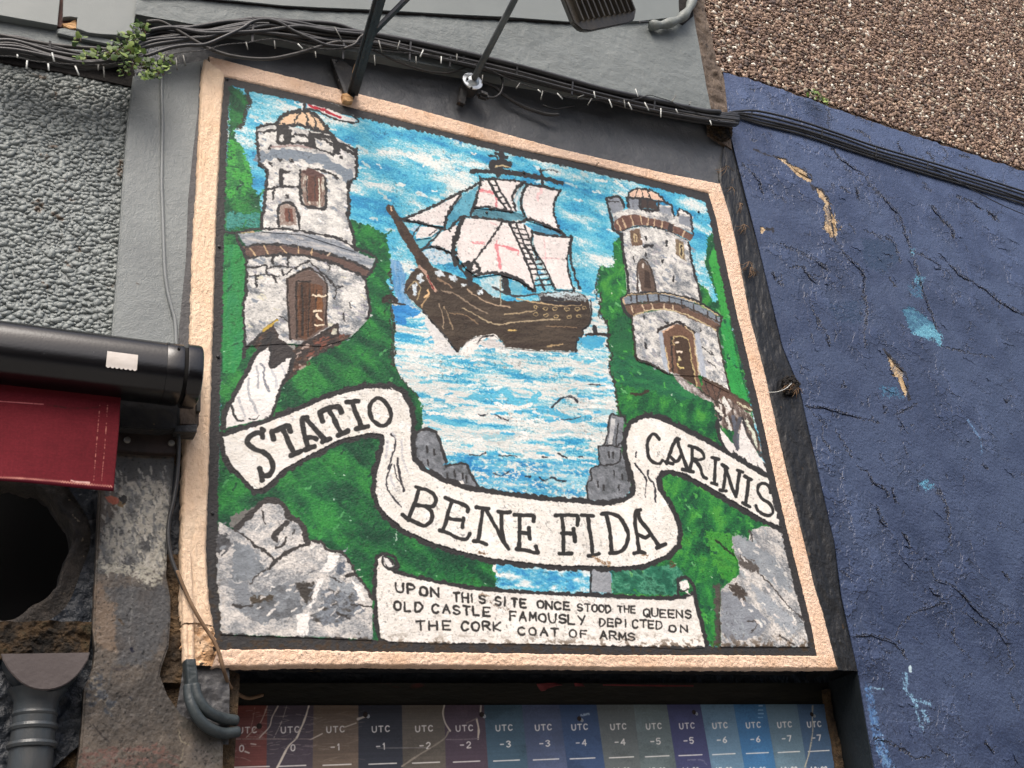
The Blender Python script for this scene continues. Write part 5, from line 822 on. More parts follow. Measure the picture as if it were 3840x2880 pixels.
# ---- painted roughcast: every lump real, too many and too alike to pick apart
def ico():
    import bmesh
    bm = bmesh.new(); bmesh.ops.create_icosphere(bm, subdivisions=1, radius=1); V = np.array([v.co[:] for v in bm.verts]); F = np.array([[v.index for v in f.verts] for f in bm.faces]); bm.free(); return V, F
IV, IF = ico()
def inside(px, py, poly):
    ins = np.zeros(px.shape, bool); n = len(poly)
    for i in range(n):
        (ax, ay), (bx, by) = poly[i], poly[(i + 1) % n]
        if ay != by: ins ^= ((ay > py) != (by > py)) & (px < (bx - ax) * (py - ay) / (by - ay) + ax)
    return ins
def scatter(poly, y, step, seed, smin, smax, power=1.0):
    R = np.random.RandomState(seed); Q = np.array([at(a, b, y) for a, b in poly]); (x0, z0), (x1, z1) = Q[:, [0, 2]].min(0), Q[:, [0, 2]].max(0)
    gx, gz = np.meshgrid(np.arange(x0, x1, step), np.arange(z0, z1, step)); gx = gx + (np.arange(gx.shape[0])[:, None] % 2) * step / 2
    gx = (gx + R.uniform(-.42, .42, gx.shape) * step).ravel(); gz = (gz + R.uniform(-.42, .42, gz.shape) * step).ravel()
    px, py = proj(gx, np.full_like(gx, y), gz); k = inside(px, py, poly) & (px > -60) & (px < 3900) & (py > -60) & (py < 2950)
    gx, gz = gx[k], gz[k]; s = smin + (smax - smin) * R.rand(len(gx)) ** power
    return gx, gz, s, R
def lumps(poly, y, step, seed, smin, smax, flat=.5, elong=.5, jag=.2, power=1.0, sink=.2):
    gx, gz, s, R = scatter(poly, y, step, seed, smin, smax, power); n = len(gx)
    a = R.uniform(0, np.pi, n) * .6 - .5; ex = 1 + R.rand(n) * elong
    P = IV[None] * (1 + R.uniform(-jag, jag, (n, len(IV), 1)))
    X = P[..., 0] * ex[:, None]; Z = P[..., 2]; Yv = P[..., 1] * flat
    tilt = R.uniform(-.5, .5, n)[:, None]; Yv = Yv + Z * tilt * .5
    c, d = np.cos(a)[:, None], np.sin(a)[:, None]
    V = np.stack([gx[:, None] + s[:, None] * (X * c - Z * d), y + s[:, None] * (Yv - flat * (1 - 2 * sink) * 0) , gz[:, None] + s[:, None] * (X * d + Z * c)], -1)
    F = IF[None] + (np.arange(n) * len(IV))[:, None, None]
    return V.reshape(-1, 3), F.reshape(-1, 3), n, s, (gx, gz, a, R)
RC = [(-140, 215), (0, 236), (200, 268), (380, 302), (488, 322), (472, 480), (456, 678), (440, 971), (412, 1330), (-140, 1330)]
V, F, n, s_, _ = lumps(RC, .0335, .0100, 21, .0036, .0094, flat=.62, elong=.9, jag=.34, power=1.4)
link('roughcast_lumps', mesh_np('roughcast_lumps', V, F, M['rough'], True), fac, 'stuff')

# ================================================================== BLUE WALL
bw = thing('blue_wall', 'navy blue peeling painted wall to the right of the mural, brown pebbledash above it', 'wall', tuple(at(3500, 2300, 0)))
BL = [(3300, 3000), (3284, 2900), (3248, 2700), (3218, 2516), (3158, 2240), (3132, 2041), (3068, 1760), (2998, 1450), (2936, 1300), (2840, 900), (2738, 500), (2724, 400), (2713, 271), (2722, 275), (2840, 305), (3110, 400), (3400, 500), (3840, 642), (4100, 730), (4300, 3200)]
_t = [(x, y) for x, y in resample(BL[12:18], 150)]; BL = BL[:12] + [(x, y + (float(fbm(np.array([x / 26.]), np.array([.3]), 4, 3)[0]) - .5) * 16) for x, y in _t] + BL[18:]
q = np.array([at(a, b, 0) for a, b in BL]); Jc = crop(2640, 400, 1200); Kc = crop(2840, 1300, 1000, 1269); Lc = crop(2840, 2130, 1000, 1269); Nc = crop(2840, 0, 1000)
bv = Canvas('blue', q[:, 0].min(), 3.7, max(-.45 + Z0, q[:, 2].min()), q[:, 2].max(), .0013, 0.0, base=(56, 70, 104))
W_ = (slice(0, bv.H), slice(0, bv.W))
bv.C = bv.pal(W_, [(47, 59, 87), (57, 69, 98), (68, 81, 110), (61, 74, 103)], sc=(160, 120), seed=3, con=1.5)
top = np.clip((900 - (bv.Y - (bv.X - 2740) * .35)) / 900, 0, 1); bv.C = bv.C * (1 + .26 * top[..., None])  # paler towards the top: sky sheen painted into the blue
rg = 1 - 2 * np.abs(fbm(bv.U / 46, bv.V / 46, 5, 8) - .5)
bv.Hh += (fbm(bv.U / 70, bv.V / 70, 4, 5) - .5) * 1.2 + (fbm(bv.U / 7, bv.V / 6, 4, 6) - .5) * .6 + np.clip(rg - .93, 0, 1) * -5 * np.clip(fbm(bv.U / 140, bv.V / 140, 3, 9) * 3 - 1.1, 0, 1)
mk = np.clip(fbm(bv.U / 150, bv.V / 150, 3, 29) * 5 - 2.2, 0, 1)
for sc_, sd_ in ((58, 31), (34, 37)):                      # old coats flaked off in steps: raised and lowered areas with broken rims
    f_ = fbm(bv.U / sc_, bv.V / sc_, 5, sd_) - .53; st_ = np.clip(f_ * 55 + .5, 0, 1)
    bv.Hh += st_ * .55 * mk; rim = np.exp(-(f_ / .0045) ** 2) * mk * np.clip(fbm(bv.U / 22, bv.V / 22, 2, sd_ + 4) * 5 - 2.3, 0, 1)
    bv.C *= (1 - .45 * rim)[..., None] ; bv.C *= (1 + .07 * (st_ - .5) * mk)[..., None]
n3 = fbm(bv.U / 4, bv.V / 4, 3, 19); bv.C *= (1 - .28 * np.clip((n3 - .68) * 9, 0, 1))[..., None]
TAN = [(150, 124, 90), (196, 168, 128), (214, 190, 152)]; CRK = (30, 34, 48)
CRACKS = []
def crack(p, w, seed=0, lift=.5):
    CRACKS.append(p)
    bv.stroke([(x + 5, y - 5) for x, y in p], w * 3, (70, 84, 116), dry=.4, rag=1.2, a=.25, hgt=lift)
    bv.stroke(p, w * .75, CRK, rag=1.8, dry=.12, vary=.9, seed=seed, smooth=False, hgt=-1.2)
for q_ in ([(1370, 1400), (1430, 1385), (1500, 1430), (1560, 1470), (1600, 1530), (1640, 1570), (1640, 1659), (1600, 1620), (1540, 1590), (1440, 1570), (1400, 1480)],): bv.fill(Jc(q_), [(54, 96, 128), (66, 112, 140), (90, 150, 172)], sc=(10, 10), rag=1.5, seed=4, con=1.8, hgt=-.5)
bv.fill(Jc([(1440, 1570), (1530, 1500), (1640, 1570), (1645, 1659), (1600, 1630)]), [(88, 152, 178), (120, 184, 204)], sc=(6, 6), rag=2, dry=.3)
for q_, c, dr in [(Jc([(1460, 1170), (1530, 1180), (1510, 1240), (1450, 1210)]), (96, 160, 186), .4), (Jc([(1410, 1230), (1500, 1240), (1510, 1330), (1440, 1310)]), (66, 110, 140), .42), (Jc([(1425, 985), (1455, 990), (1450, 1030), (1425, 1020)]), (96, 160, 186), .35), (Kc([(765, 655), (805, 628), (845, 660), (810, 688)]), (94, 160, 190), .38), (Kc([(580, 180), (660, 190), (700, 250), (600, 240)]), (64, 110, 142), .46), (Jc([(1090, 910), (1290, 920), (1350, 1060), (1250, 1160), (1110, 1100)]), (46, 64, 92), .3), (Jc([(860, 1360), (1100, 1330), (1110, 1500), (900, 1480)]), (48, 66, 94), .42)]:
    bv.fill(q_, c, rag=2, dry=dr, soft=4, hgt=-.2)
bv.fill(Lc([(510, 540), (535, 560), (560, 640), (580, 760), (620, 860), (650, 952), (600, 960), (560, 850), (530, 700)]), [(110, 150, 190), (70, 104, 154), (130, 170, 200)], sc=(8, 14), rag=2, dry=.38, soft=4)
bv.stroke(Lc([(545, 570), (600, 575)]), 7, (140, 176, 200), dry=.4)
for p, w in [([(705, 505), (710, 590), (740, 620), (760, 660)], 9), ([(740, 620), (790, 640), (820, 650)], 8), ([(790, 680), (800, 720)], 14), ([(755, 680), (780, 770)], 6)]: bv.stroke(Lc(p), w * 1.4, (130, 172, 200), dry=.36, rag=2)
bv.stroke(Lc([(726, 472), (729, 494)]), 9, (190, 214, 224)); bv.stroke(Kc([(1000, 350), (1060, 440), (1068, 510)]), 6, (110, 150, 190), dry=.45)
PEEL = [Jc([(490, 345), (560, 370), (600, 410), (640, 430), (700, 455), (740, 490), (738, 525), (690, 505), (640, 470), (600, 430), (560, 395)]), Jc([(770, 565), (800, 570), (840, 620), (865, 665), (890, 680), (900, 715), (905, 760), (950, 820), (945, 845), (925, 860), (910, 915), (880, 905), (855, 870), (825, 840), (838, 800), (840, 760), (825, 700), (835, 670), (800, 625)]),
        Kc([(618, 40), (650, 70), (695, 120), (690, 145), (705, 150), (712, 215), (705, 240), (690, 205), (670, 165), (672, 145), (645, 140), (630, 90)]), Jc([(388, 830), (410, 835), (430, 850), (400, 885), (390, 860)])]
for q_ in PEEL: bv.fill(q_, TAN, sc=(8, 10), rag=.9, con=2, hgt=-1.6)
for p, w in [(Jc([(490, 345), (560, 365), (600, 405), (650, 425), (700, 450), (745, 490), (740, 545), (765, 570)]), 7), (Jc([(770, 562), (805, 570), (845, 620), (868, 665)]), 8), (Jc([(865, 680), (880, 760), (885, 830), (905, 920)]), 7), (Kc([(600, 15), (618, 35), (655, 70), (700, 120), (712, 150), (715, 220), (722, 255)]), 8), (Jc([(430, 850), (475, 845), (475, 865)]), 9), (Jc([(345, 295), (400, 320), (440, 335), (490, 345)]), 6)]: bv.stroke(p, w, (40, 34, 34), rag=1, smooth=False, vary=.7)
for T, p, w in [(Jc, [(890, 290), (930, 350), (1000, 400), (1070, 450), (1130, 500), (1150, 550), (1230, 620), (1310, 710), (1350, 740), (1380, 840), (1420, 960), (1440, 1040), (1470, 1110), (1520, 1300), (1580, 1450), (1610, 1540)], 5), (Jc, [(910, 920), (980, 1030), (1070, 1110), (1112, 1180), (1100, 1290), (1130, 1400), (1105, 1560), (1120, 1659)], 5), (Jc, [(740, 1380), (790, 1480), (850, 1580), (870, 1659)], 6), (Jc, [(1690, 1090), (1760, 1160), (1850, 1210), (1950, 1270), (2040, 1350), (2212, 1440)], 5), (Jc, [(1290, 910), (1330, 980), (1355, 1080)], 6), (Jc, [(610, 1110), (680, 1105), (720, 1160), (775, 1220)], 8), (Jc, [(540, 950), (600, 980), (690, 1020), (760, 1060), (850, 1130)], 5),
                (Jc, [(1570, 690), (1620, 730), (1640, 780), (1710, 840), (1725, 910)], 7), (Jc, [(1110, 850), (1200, 890), (1290, 915)], 4), (Jc, [(1750, 620), (1850, 660), (1920, 710)], 6), (Jc, [(1440, 1000), (1540, 1040), (1630, 1100)], 4), (Jc, [(470, 1140), (500, 1190), (540, 1230)], 6), (Jc, [(1280, 1190), (1320, 1240)], 6), (Jc, [(950, 560), (1000, 590)], 7), (Jc, [(1050, 560), (1070, 640)], 5), (Jc, [(260, 400), (330, 450), (390, 530), (400, 600)], 4), (Jc, [(1060, 160), (1140, 210), (1160, 270)], 6), (Jc, [(860, 20), (860, 160)], 4), (Jc, [(1550, 310), (1590, 380)], 8), (Jc, [(1340, 250), (1370, 310)], 7), (Jc, [(1770, 340), (1830, 350)], 10), (Jc, [(1790, 420), (1880, 460)], 7), (Jc, [(1660, 290), (1685, 340), (1640, 380)], 4), (Jc, [(1960, 720), (2030, 790)], 7),
                (Kc, [(230, 285), (320, 290), (420, 320), (520, 350), (580, 360)], 5), (Kc, [(480, 570), (530, 600), (555, 655), (610, 680), (620, 710)], 6), (Kc, [(640, 670), (660, 750)], 6), (Kc, [(850, 670), (900, 760), (915, 850), (920, 952)], 6), (Kc, [(570, 760), (590, 830), (620, 860)], 4), (Kc, [(690, 880), (730, 950)], 6), (Kc, [(370, 390), (400, 440), (450, 520)], 6), (Kc, [(260, 310), (330, 380)], 4), (Kc, [(300, 420), (350, 500)], 5), (Kc, [(405, 165), (412, 190)], 9), (Kc, [(600, 280), (610, 320)], 4), (Kc, [(660, 325), (700, 300), (760, 272)], 4), (Kc, [(670, 335), (710, 405)], 3), (Kc, [(870, 0), (1030, 35), (1120, 50)], 4), (Kc, [(1070, 560), (1090, 580)], 6), (Kc, [(1180, 255), (1190, 265)], 8),
                (Lc, [(830, 10), (850, 60), (920, 80), (960, 110), (1040, 200), (1100, 260), (1140, 290), (1190, 350), (1195, 400), (1220, 465), (1190, 500)], 5), (Lc, [(445, 330), (540, 320), (640, 350), (690, 400), (715, 440)], 5), (Lc, [(560, 815), (620, 825), (700, 870), (740, 905), (820, 900)], 7), (Lc, [(650, 340), (670, 280), (750, 210), (890, 165)], 3), (Lc, [(930, 290), (950, 370), (980, 395)], 4), (Lc, [(820, 95), (870, 130)], 8), (Lc, [(1120, 270), (1200, 265), (1250, 265)], 4), (Lc, [(1200, 590), (1250, 680)], 4), (Lc, [(1080, 820), (1130, 890)], 4), (Lc, [(860, 850), (900, 890)], 4), (Lc, [(985, 210), (1070, 280)], 4), (Lc, [(1170, 20), (1200, 60)], 5)]: crack(T(p), w)
R3 = random.Random(5)
for i in range(420):                                       # small lifted flakes
    x, y = R3.uniform(2760, 3900), R3.uniform(330, 2940)
    if x < 2745 + (y - 480) * .235: 
        if R3.random() < .8: continue
    a = R3.uniform(.2, 1.4); l = R3.uniform(8, 42); p = [(x, y)]
    for k in range(4): a += R3.uniform(-.6, .6); p.append((p[-1][0] + math.cos(a) * l / 4, p[-1][1] + math.sin(a) * l / 4))
    bv.stroke([(u + 4, v + 2) for u, v in p], R3.uniform(9, 22), (60, 74, 106), dry=.3, a=.3, hgt=.6, rag=1.5)
    bv.stroke(p, R3.uniform(1.8, 4), (30, 36, 54), rag=1.5, smooth=False, vary=.8, a=.85, hgt=-.7)
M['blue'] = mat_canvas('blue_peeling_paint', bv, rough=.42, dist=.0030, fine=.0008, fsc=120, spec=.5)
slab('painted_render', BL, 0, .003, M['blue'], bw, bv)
# lifted rims along the cracks: narrow slivers of paint standing proud on one side
def sliver(p, w, lift, sd):
    R = random.Random(sd); p = resample(p, max(4, int(len(p) * 3))); d = np.gradient(p, axis=0); nrm = np.stack([d[:, 1], -d[:, 0]], 1) / (np.linalg.norm(d, axis=1)[:, None] + 1e-6)
    if nrm[:, 1].mean() > 0: nrm = -nrm
    n = len(p); pr_ = [math.sin(math.pi * i / (n - 1)) * R.uniform(.5, 1) for i in range(n)]
    A = [at(p[i, 0] + R.uniform(-3, 3), p[i, 1] + R.uniform(-3, 3), -lift * pr_[i] - .0004) for i in range(n)]; B = [at(p[i, 0] + nrm[i, 0] * w, p[i, 1] + nrm[i, 1] * w, -.0003) for i in range(n)]
    V = np.array(A + B); F = np.array([[i, i + 1, n + i + 1, n + i] for i in range(n - 1)])
    return link('paint_flake', mesh_np('paint_flake', V, F, M['blue'], True, bv.uv(V[:, 0], V[:, 2], arr=True)), bw)
R4 = random.Random(12)
for k, p in enumerate(CRACKS):
    for i in range(0, len(p) - 1):
        if R4.random() < .5: sliver(p[i:i + 2 + (R4.random() < .5)], R4.uniform(10, 26), R4.uniform(.0015, .0052), k * 20 + i)
for k in range(70):
    x, y = R4.uniform(2900, 3840), R4.uniform(560, 2850)
    if y < 560 + (x - 2840) * .3 or x < 2790 + (y - 480) * .235: continue
    a = R4.uniform(.2, 1.3); l = R4.uniform(18, 60); sliver([(x, y), (x + math.cos(a) * l * .5 + R4.uniform(-8, 8), y + math.sin(a) * l * .5), (x + math.cos(a) * l, y + math.sin(a) * l)], R4.uniform(7, 16), R4.uniform(.001, .0035), 900 + k)
# peeled paint lips: thin curled flakes standing off the wall
for k, q_ in enumerate([Jc([(600, 405), (650, 420), (700, 448), (745, 488), (738, 500), (690, 470), (640, 445)]), Jc([(868, 668), (900, 690), (905, 720), (898, 760), (885, 730)]), Kc([(622, 36), (660, 66), (700, 118), (690, 112), (650, 82)]), Kc([(690, 145), (712, 150), (716, 200), (704, 180)]), Jc([(905, 760), (950, 820), (925, 858), (900, 800)]), Jc([(680, 1100), (725, 1155), (778, 1222), (740, 1190), (700, 1140)]), Jc([(1570, 690), (1625, 728), (1635, 760), (1600, 730)]), Jc([(1590, 1095), (1640, 1105), (1640, 1125), (1600, 1118)]), Lc([(1140, 290), (1190, 345), (1215, 360), (1180, 355)]), Lc([(820, 92), (872, 128), (872, 138), (840, 122)])]):
    P = [at(a, b, -.0045 if i % 2 else -.0015) for i, (a, b) in enumerate(q_)]
    me = bpy.data.meshes.new('paint_flake'); nP = len(P); me.from_pydata([tuple(v) for v in P] + [tuple(v + np.array([0, .0012, 0])) for v in P], [], [tuple(range(nP))[::-1], tuple(range(nP, 2 * nP))] + [(i, (i + 1) % nP, nP + (i + 1) % nP, nP + i) for i in range(nP)])
    u = me.uv_layers.new(name='UVMap')
    for l in me.loops: v = me.vertices[l.vertex_index].co; u.data[l.index].uv = bv.uv(v.x + .02, v.z - .01)
    me.materials.append(M['blue']); link('paint_flake', me, bw)
PB = [(2604, -120), (2640, 245), (2713, 290), (2840, 318), (3110, 412), (3400, 512), (3840, 655), (4150, 760), (4150, -150)]
slab('pebbledash_bed', PB, .012, .06, M['pebblebed'], bw)
PB2 = [(2606, -90), (2636, 235), (2700, 268), (2840, 300), (3110, 392), (3400, 492), (3840, 634), (3990, 690), (3990, -90)]
V, F, n, s_, (gx, gz, an, R) = lumps(PB2, .0090, .0104, 33, .0036, .0100, flat=.7, elong=1.0, jag=.42, power=2.0)
kinds = np.array([lin(c) for c in [(84, 64, 54), (110, 86, 72), (136, 110, 92), (158, 132, 112), (186, 160, 138), (148, 122, 104), (118, 94, 82), (96, 80, 74), (240, 234, 220), (210, 198, 178)]]) * LIT
pr = np.array([.1, .14, .17, .16, .1, .12, .1, .04, .035, .035]); kk = R.choice(len(kinds), n, p=pr / pr.sum())
big = np.argsort(-s_)[:300]; keep = np.ones(n, bool); keep[big] = False
Vn = V.reshape(n, -1, 3)[keep]; m_ = keep.sum(); F2_ = (IF[None] + (np.arange(m_) * len(IV))[:, None, None]).reshape(-1, 3)
colr = np.repeat(kinds[kk[keep]] * R.uniform(.8, 1.2, (m_, 1)), len(IV), 0)
link('small_pebbles', mesh_np('small_pebbles', Vn.reshape(-1, 3), F2_, M['stonetint'], False, None, colr), bw, 'stuff')
pms = []
for v in range(6):
    P = IV * (1 + np.random.RandomState(90 + v).uniform(-.25, .25, (len(IV), 1))) * [1.4, .6, 1.0]
    pms.append(mesh_np('pebble', P, IF, M['pebble'], False))
for i, b in enumerate(big):
    o = bpy.data.objects.new('pebble', pms[i % 6]); COL.objects.link(o); o.parent = bw
    o.location = Vector((gx[b], .0075, gz[b])) - bw.location; o.scale = (s_[b],) * 3; o.rotation_euler = (R3.uniform(-.4, .4), R3.uniform(-1.5, 1.5), R3.uniform(-.3, .3))

# ================================================================== RECESS WITH THE PRINTED BOARD
D = .165
rec = thing('sign_recess', 'black painted recess under the mural that holds the printed board', 'sign recess', tuple(at(1900, 2600, D)))
slab('top_batten', [(770, 2560), (3125, 2560), (3135, 2650), (770, 2654)], D, .02, M['olive'], rec, bevel=.001)
def quad(name, pts, mat, parent, th=(0, 0, .01)):
    me = bpy.data.meshes.new(name); P = [np.array(p) for p in pts]; t = np.array(th)
    me.from_pydata([tuple(p) for p in P] + [tuple(p + t) for p in P], [], [(0, 1, 2, 3), (7, 6, 5, 4), (0, 4, 5, 1), (1, 5, 6, 2), (2, 6, 7, 3), (3, 7, 4, 0)]); me.materials.append(mat)
    return link(name, me, parent)
quad('side_reveal', [at(3214, 2514, .004), at(3292, 3000, .004), at(3178, 3000, D), at(3104, 2560, D)], M['reveal'], rec, (.012, 0, 0))
strip('rusty_edge', [(3090, 2585), (3102, 2690), (3120, 2780), (3150, 2990)], [(3112, 2585), (3126, 2690), (3150, 2780), (3186, 2990)], D - .012, .004, M['dirt'], n=120, m=8, amp=.003, wob=.002, seed=41, parent=rec, back=.02)
strip('red_chip', [(2013, 2566), (2030, 2590), (2043, 2590)], [(2080, 2560), (2110, 2568), (2060, 2578)], D - .003, .001, M['redchip'], n=20, m=5, amp=.001, wob=.002, seed=3, parent=rec)
strip('red_chip', [(2155, 2560), (2158, 2574)], [(2185, 2566), (2192, 2574)], D - .003, .001, M['redchip'], n=16, m=5, amp=.001, wob=.002, seed=4, parent=rec)
strip('red_chip', [(2262, 2566), (2264, 2572)], [(2600, 2570), (2600, 2576)], D - .003, .0005, M['redchip'], n=60, m=4, amp=.001, wob=.002, seed=5, parent=rec)
q = np.array([at(a, b, D - .006) for a, b in [(840, 2640), (3150, 2640), (3200, 3000), (800, 3000)]])
sv = Canvas('zones', q[:, 0].min(), q[:, 0].max(), q[:, 2].min(), q[:, 2].max() + .01, .0009, D - .006, base=(90, 90, 96), warp=.0)
T_ = [850, 1003, 1176, 1344, 1507, 1666, 1815, 1957, 2097, 2237, 2376, 2501, 2627, 2751, 2871, 2989, 3110]; B_ = [833, 999, 1172, 1344, 1511, 1672, 1831, 1981, 2128, 2269, 2403, 2537, 2668, 2792, 2910, 3027, 3160]
ZC = [(122, 68, 62), (82, 74, 84), (112, 98, 86), (54, 58, 68), (104, 98, 90), (84, 72, 84), (74, 100, 118), (82, 94, 122), (66, 88, 124), (104, 112, 113), (108, 122, 124), (74, 78, 116), (108, 140, 164), (72, 122, 168), (104, 130, 146), (78, 104, 134)]
def zx(t, y): k = (y - 2646) / 234; return np.interp(t, range(17), T_) * (1 - k) + np.interp(t, range(17), B_) * k
for i, c in enumerate(ZC):
    d2 = tuple(int(v * .86) for v in c); sv.fill([(zx(i, 2600), 2600), (zx(i + 1, 2600), 2600), (zx(i + 1, 3050), 3050), (zx(i, 3050), 3050)], [d2, c, c, tuple(min(255, int(v * 1.1)) for v in c)], sc=(90, 60), seed=i, rag=0, soft=1.5)
sv.C *= (1 + (fbm(sv.U / 260, sv.V / 1.6, 3, 4) - .5) * .3 * np.clip(1.6 - sv.X / 1500, .15, 1))[..., None]
LB = (236, 234, 230); NUM = ['0', '0', '-1', '-1', '-2', '-2', '-3', '-3', '-4', '-4', '-5', '-5', '-6', '-6', '-7', '-7']
CX = [928, 1088, 1258, 1428, 1590, 1741, 1890, 2037, 2173, 2318, 2451, 2575, 2699, 2824, 2941, 3052]
TM = {9: '16:30', 10: '17:00', 11: '16:30', 12: '17:30', 13: '18:00', 14: '18:30', 15: '19:00'}
for i, cx in enumerate(CX):
    k = i / 15; y0 = 2737 - 25 * k; hw = 34 - 9 * k; sk = (.0 + .14 * k, 1)
    tl_ = -.004
    word(sv, 'UTC', cx - hw, y0 - 8 + 4 * k, cx + hw, y0 - 11 + 4 * k, 21 - 2 * k, 4.6 - .5 * k, LB, frac=.62, rag=0, vary=.1, vert=sk)
    nt_ = NUM[i]; yy = 2800 - 38 * k; w2 = (22 if len(nt_) == 2 else 8) * (1 - .2 * k); dx = 2 + 6 * k - (24 if i == 0 else 0) + (8 if i == 1 else 0)
    word(sv, nt_, cx - w2 + dx, yy - 4, cx + w2 + dx, yy - 6, 23 - 3 * k, 4.6 - .5 * k, LB, frac=.7 if len(nt_) == 2 else .66, rag=0, vary=.1, vert=sk)
    yl = 2876 - 60 * k; hl = 55 - 16 * k
    if i == 0: yl, hl = 2876, 78
    sv.stroke([(cx - hl + 14 * k + 4, yl + 2), (cx + hl + 14 * k + 4, yl - 2)], 4.4 - .8 * k, LB, rag=0, vary=0)
    if i in TM: word(sv, TM[i], cx - 26 + 14 * k, 2884 - 12 * (k - .4), cx + 34 + 14 * k, 2882 - 12 * (k - .4), 18, 4, LB, frac=.66, rag=0, vary=.05, vert=sk)
G2 = crop(800, 2480, 800); G3 = crop(1500, 2480, 800); G4 = crop(2200, 2380, 1000)
for T, p, w, c, dr in [(G2, [(990, 465), (940, 620), (900, 710), (860, 800), (780, 880), (700, 1030), (660, 1106)], 7, (222, 214, 200), .1), (G2, [(670, 465), (610, 580), (580, 680), (480, 790)], 5, (206, 196, 184), .2), (G2, [(560, 465), (520, 570), (470, 660), (340, 790)], 4, (190, 170, 156), .25), (G2, [(760, 465), (710, 620), (630, 790)], 3, (180, 170, 164), .3), (G2, [(430, 480), (410, 600), (390, 690)], 3, (170, 130, 116), .35), (G2, [(1010, 810), (1130, 750)], 5, (206, 196, 184), .2), (G2, [(1370, 680), (1480, 640)], 5, (206, 196, 184), .2), (G2, [(1500, 600), (1610, 560)], 8, (196, 188, 180), .25),
                      (G2, [(140, 805), (600, 805), (1030, 805)], 3, (160, 146, 140), .3), (G2, [(390, 855), (440, 862)], 4, (214, 204, 196), .2), (G2, [(330, 935), (370, 950)], 6, (214, 204, 196), .2), (G2, [(1700, 900), (2212, 895)], 2.5, (150, 148, 148), .2), (G3, [(460, 455), (445, 540), (470, 640), (520, 720)], 6, (206, 198, 186), .15), (G3, [(840, 460), (835, 520)], 6, (206, 198, 186), .1), (G3, [(795, 595), (815, 700), (810, 805)], 7, (216, 206, 190), .1), (G3, [(20, 1090), (180, 980), (330, 890), (460, 800), (500, 730)], 6, (150, 142, 130), .2), (G3, [(480, 810), (640, 810), (810, 800)], 4, (130, 120, 126), .3), (G3, [(1880, 560), (1960, 545)], 8, (170, 190, 210), .35), (G3, [(690, 640), (800, 590)], 4, (130, 118, 116), .3),
                      (G4, [(1875, 590), (1872, 700), (1875, 800), (1850, 960), (1810, 1100)], 5, (180, 176, 160), .25), (G4, [(1430, 590), (1455, 590)], 5, (180, 210, 230), .1), (G4, [(1425, 625), (1460, 625)], 4, (150, 190, 220), .2), (G4, [(1425, 655), (1465, 655)], 4, (150, 190, 220), .2), (G4, [(1425, 687), (1460, 687)], 4, (150, 190, 220), .2), (G4, [(840, 1040), (950, 1040), (1000, 1080)], 5, (110, 112, 140), .3)]:
    sv.stroke(T(p), w, c, rag=0, dry=dr)
sv.dabs(G2([(280, 470), (1000, 470), (1030, 1000), (150, 1000)]), 60, [(190, 176, 168)], 2.6, seed=7, ang=0, elong=14, a=.5)
sv.dabs(G2([(1040, 500), (1500, 500), (1500, 1050), (1040, 1050)]), 30, [(160, 146, 132)], 2.6, seed=8, ang=0, elong=18, a=.4)
sv.Hh += (fbm(sv.U / 20, sv.V / 3, 3, 7) - .5) * .1
M['zones'] = mat_canvas('zone_board_print', sv, rough=.42, lit=1.0, dist=.0006, fine=.0001, spec=.5)
zb = thing('zone_board', 'printed time zone board of coloured columns headed UTC under the mural', 'sign', tuple(at(1900, 2700, D - .006)))
slab('panel', [(850, 2646), (3092, 2641), (3150, 2990), (826, 3000)], D - .006, .004, M['zones'], zb, sv)
for x, y in [(1370, 2680), (1806, 2680), (2172, 2695), (2602, 2671), (3044, 2679), (972, 2723)]:
    link('screw', lathe_mesh('screw', at(x, y, D - .006), (0, -1, 0), [(-.001, .0062), (.001, .006), (.0018, .0045), (.001, .002), (.001, .0002)], M['bracket'], 12), zb)
    link('screw_scar', lathe_mesh('screw_scar', at(x + 10, y + 6, D - .006), (0, -1, 0), [(-.001, .005), (.0006, .0045), (.0006, .0002)], M['galv'], 9), zb) if x != 972 else None

# ================================================================== LOWER LEFT WALL
lw = thing('lower_wall', 'stained grey pilaster and dark broken wall below the awning', 'wall', tuple(at(450, 2600, 0)))
LP = [(389, 1480), (665, 1480), (660, 1626), (651, 1762), (640, 1900), (628, 2030), (624, 2160), (640, 2240), (640, 2330), (633, 2424), (606, 2500), (600, 2530), (628, 2605), (680, 2680), (770, 2725), (838, 2763), (834, 3000), (270, 3000), (300, 2800), (307, 2718), (316, 2582), (350, 2500), (357, 2440), (348, 2356), (357, 2175), (366, 2000)]
q = np.array([at(a, b, -.006) for a, b in LP]); Q1 = crop(0, 1400, 1000); Q2 = crop(0, 2130, 1000)
pv = Canvas('pil', q[:, 0].min(), q[:, 0].max(), q[:, 2].min(), q[:, 2].max(), .0012, -.006, base=(80, 72, 64))
W_ = (slice(0, pv.H), slice(0, pv.W))
pv.C = pv.pal(W_, [(66, 62, 58), (86, 79, 72), (104, 95, 86), (80, 76, 73)], sc=(70, 110), seed=3, con=1.9)
pv.fill(Q1([(860, 700), (1450, 700), (1430, 960), (1000, 940), (860, 960)]), [(60, 60, 60), (84, 84, 82)], sc=(20, 30), rag=2, soft=8)
pv.fill(Q1([(1000, 900), (1100, 900), (1420, 880), (1400, 1300), (1380, 1659), (800, 1659), (850, 1300), (960, 1150)]), [(74, 74, 74), (118, 118, 114), (156, 152, 142), (172, 168, 156), (132, 132, 128)], sc=(26, 40), seed=5, con=2.3, rag=2.5, soft=10)
pv.dabs(Q1([(880, 760), (1430, 760), (1380, 1659), (800, 1659)]), 260, [(186, 182, 172), (98, 100, 102), (160, 156, 148), (76, 78, 80)], 9, seed=3, ang=1.3, elong=2.4, a=.7)
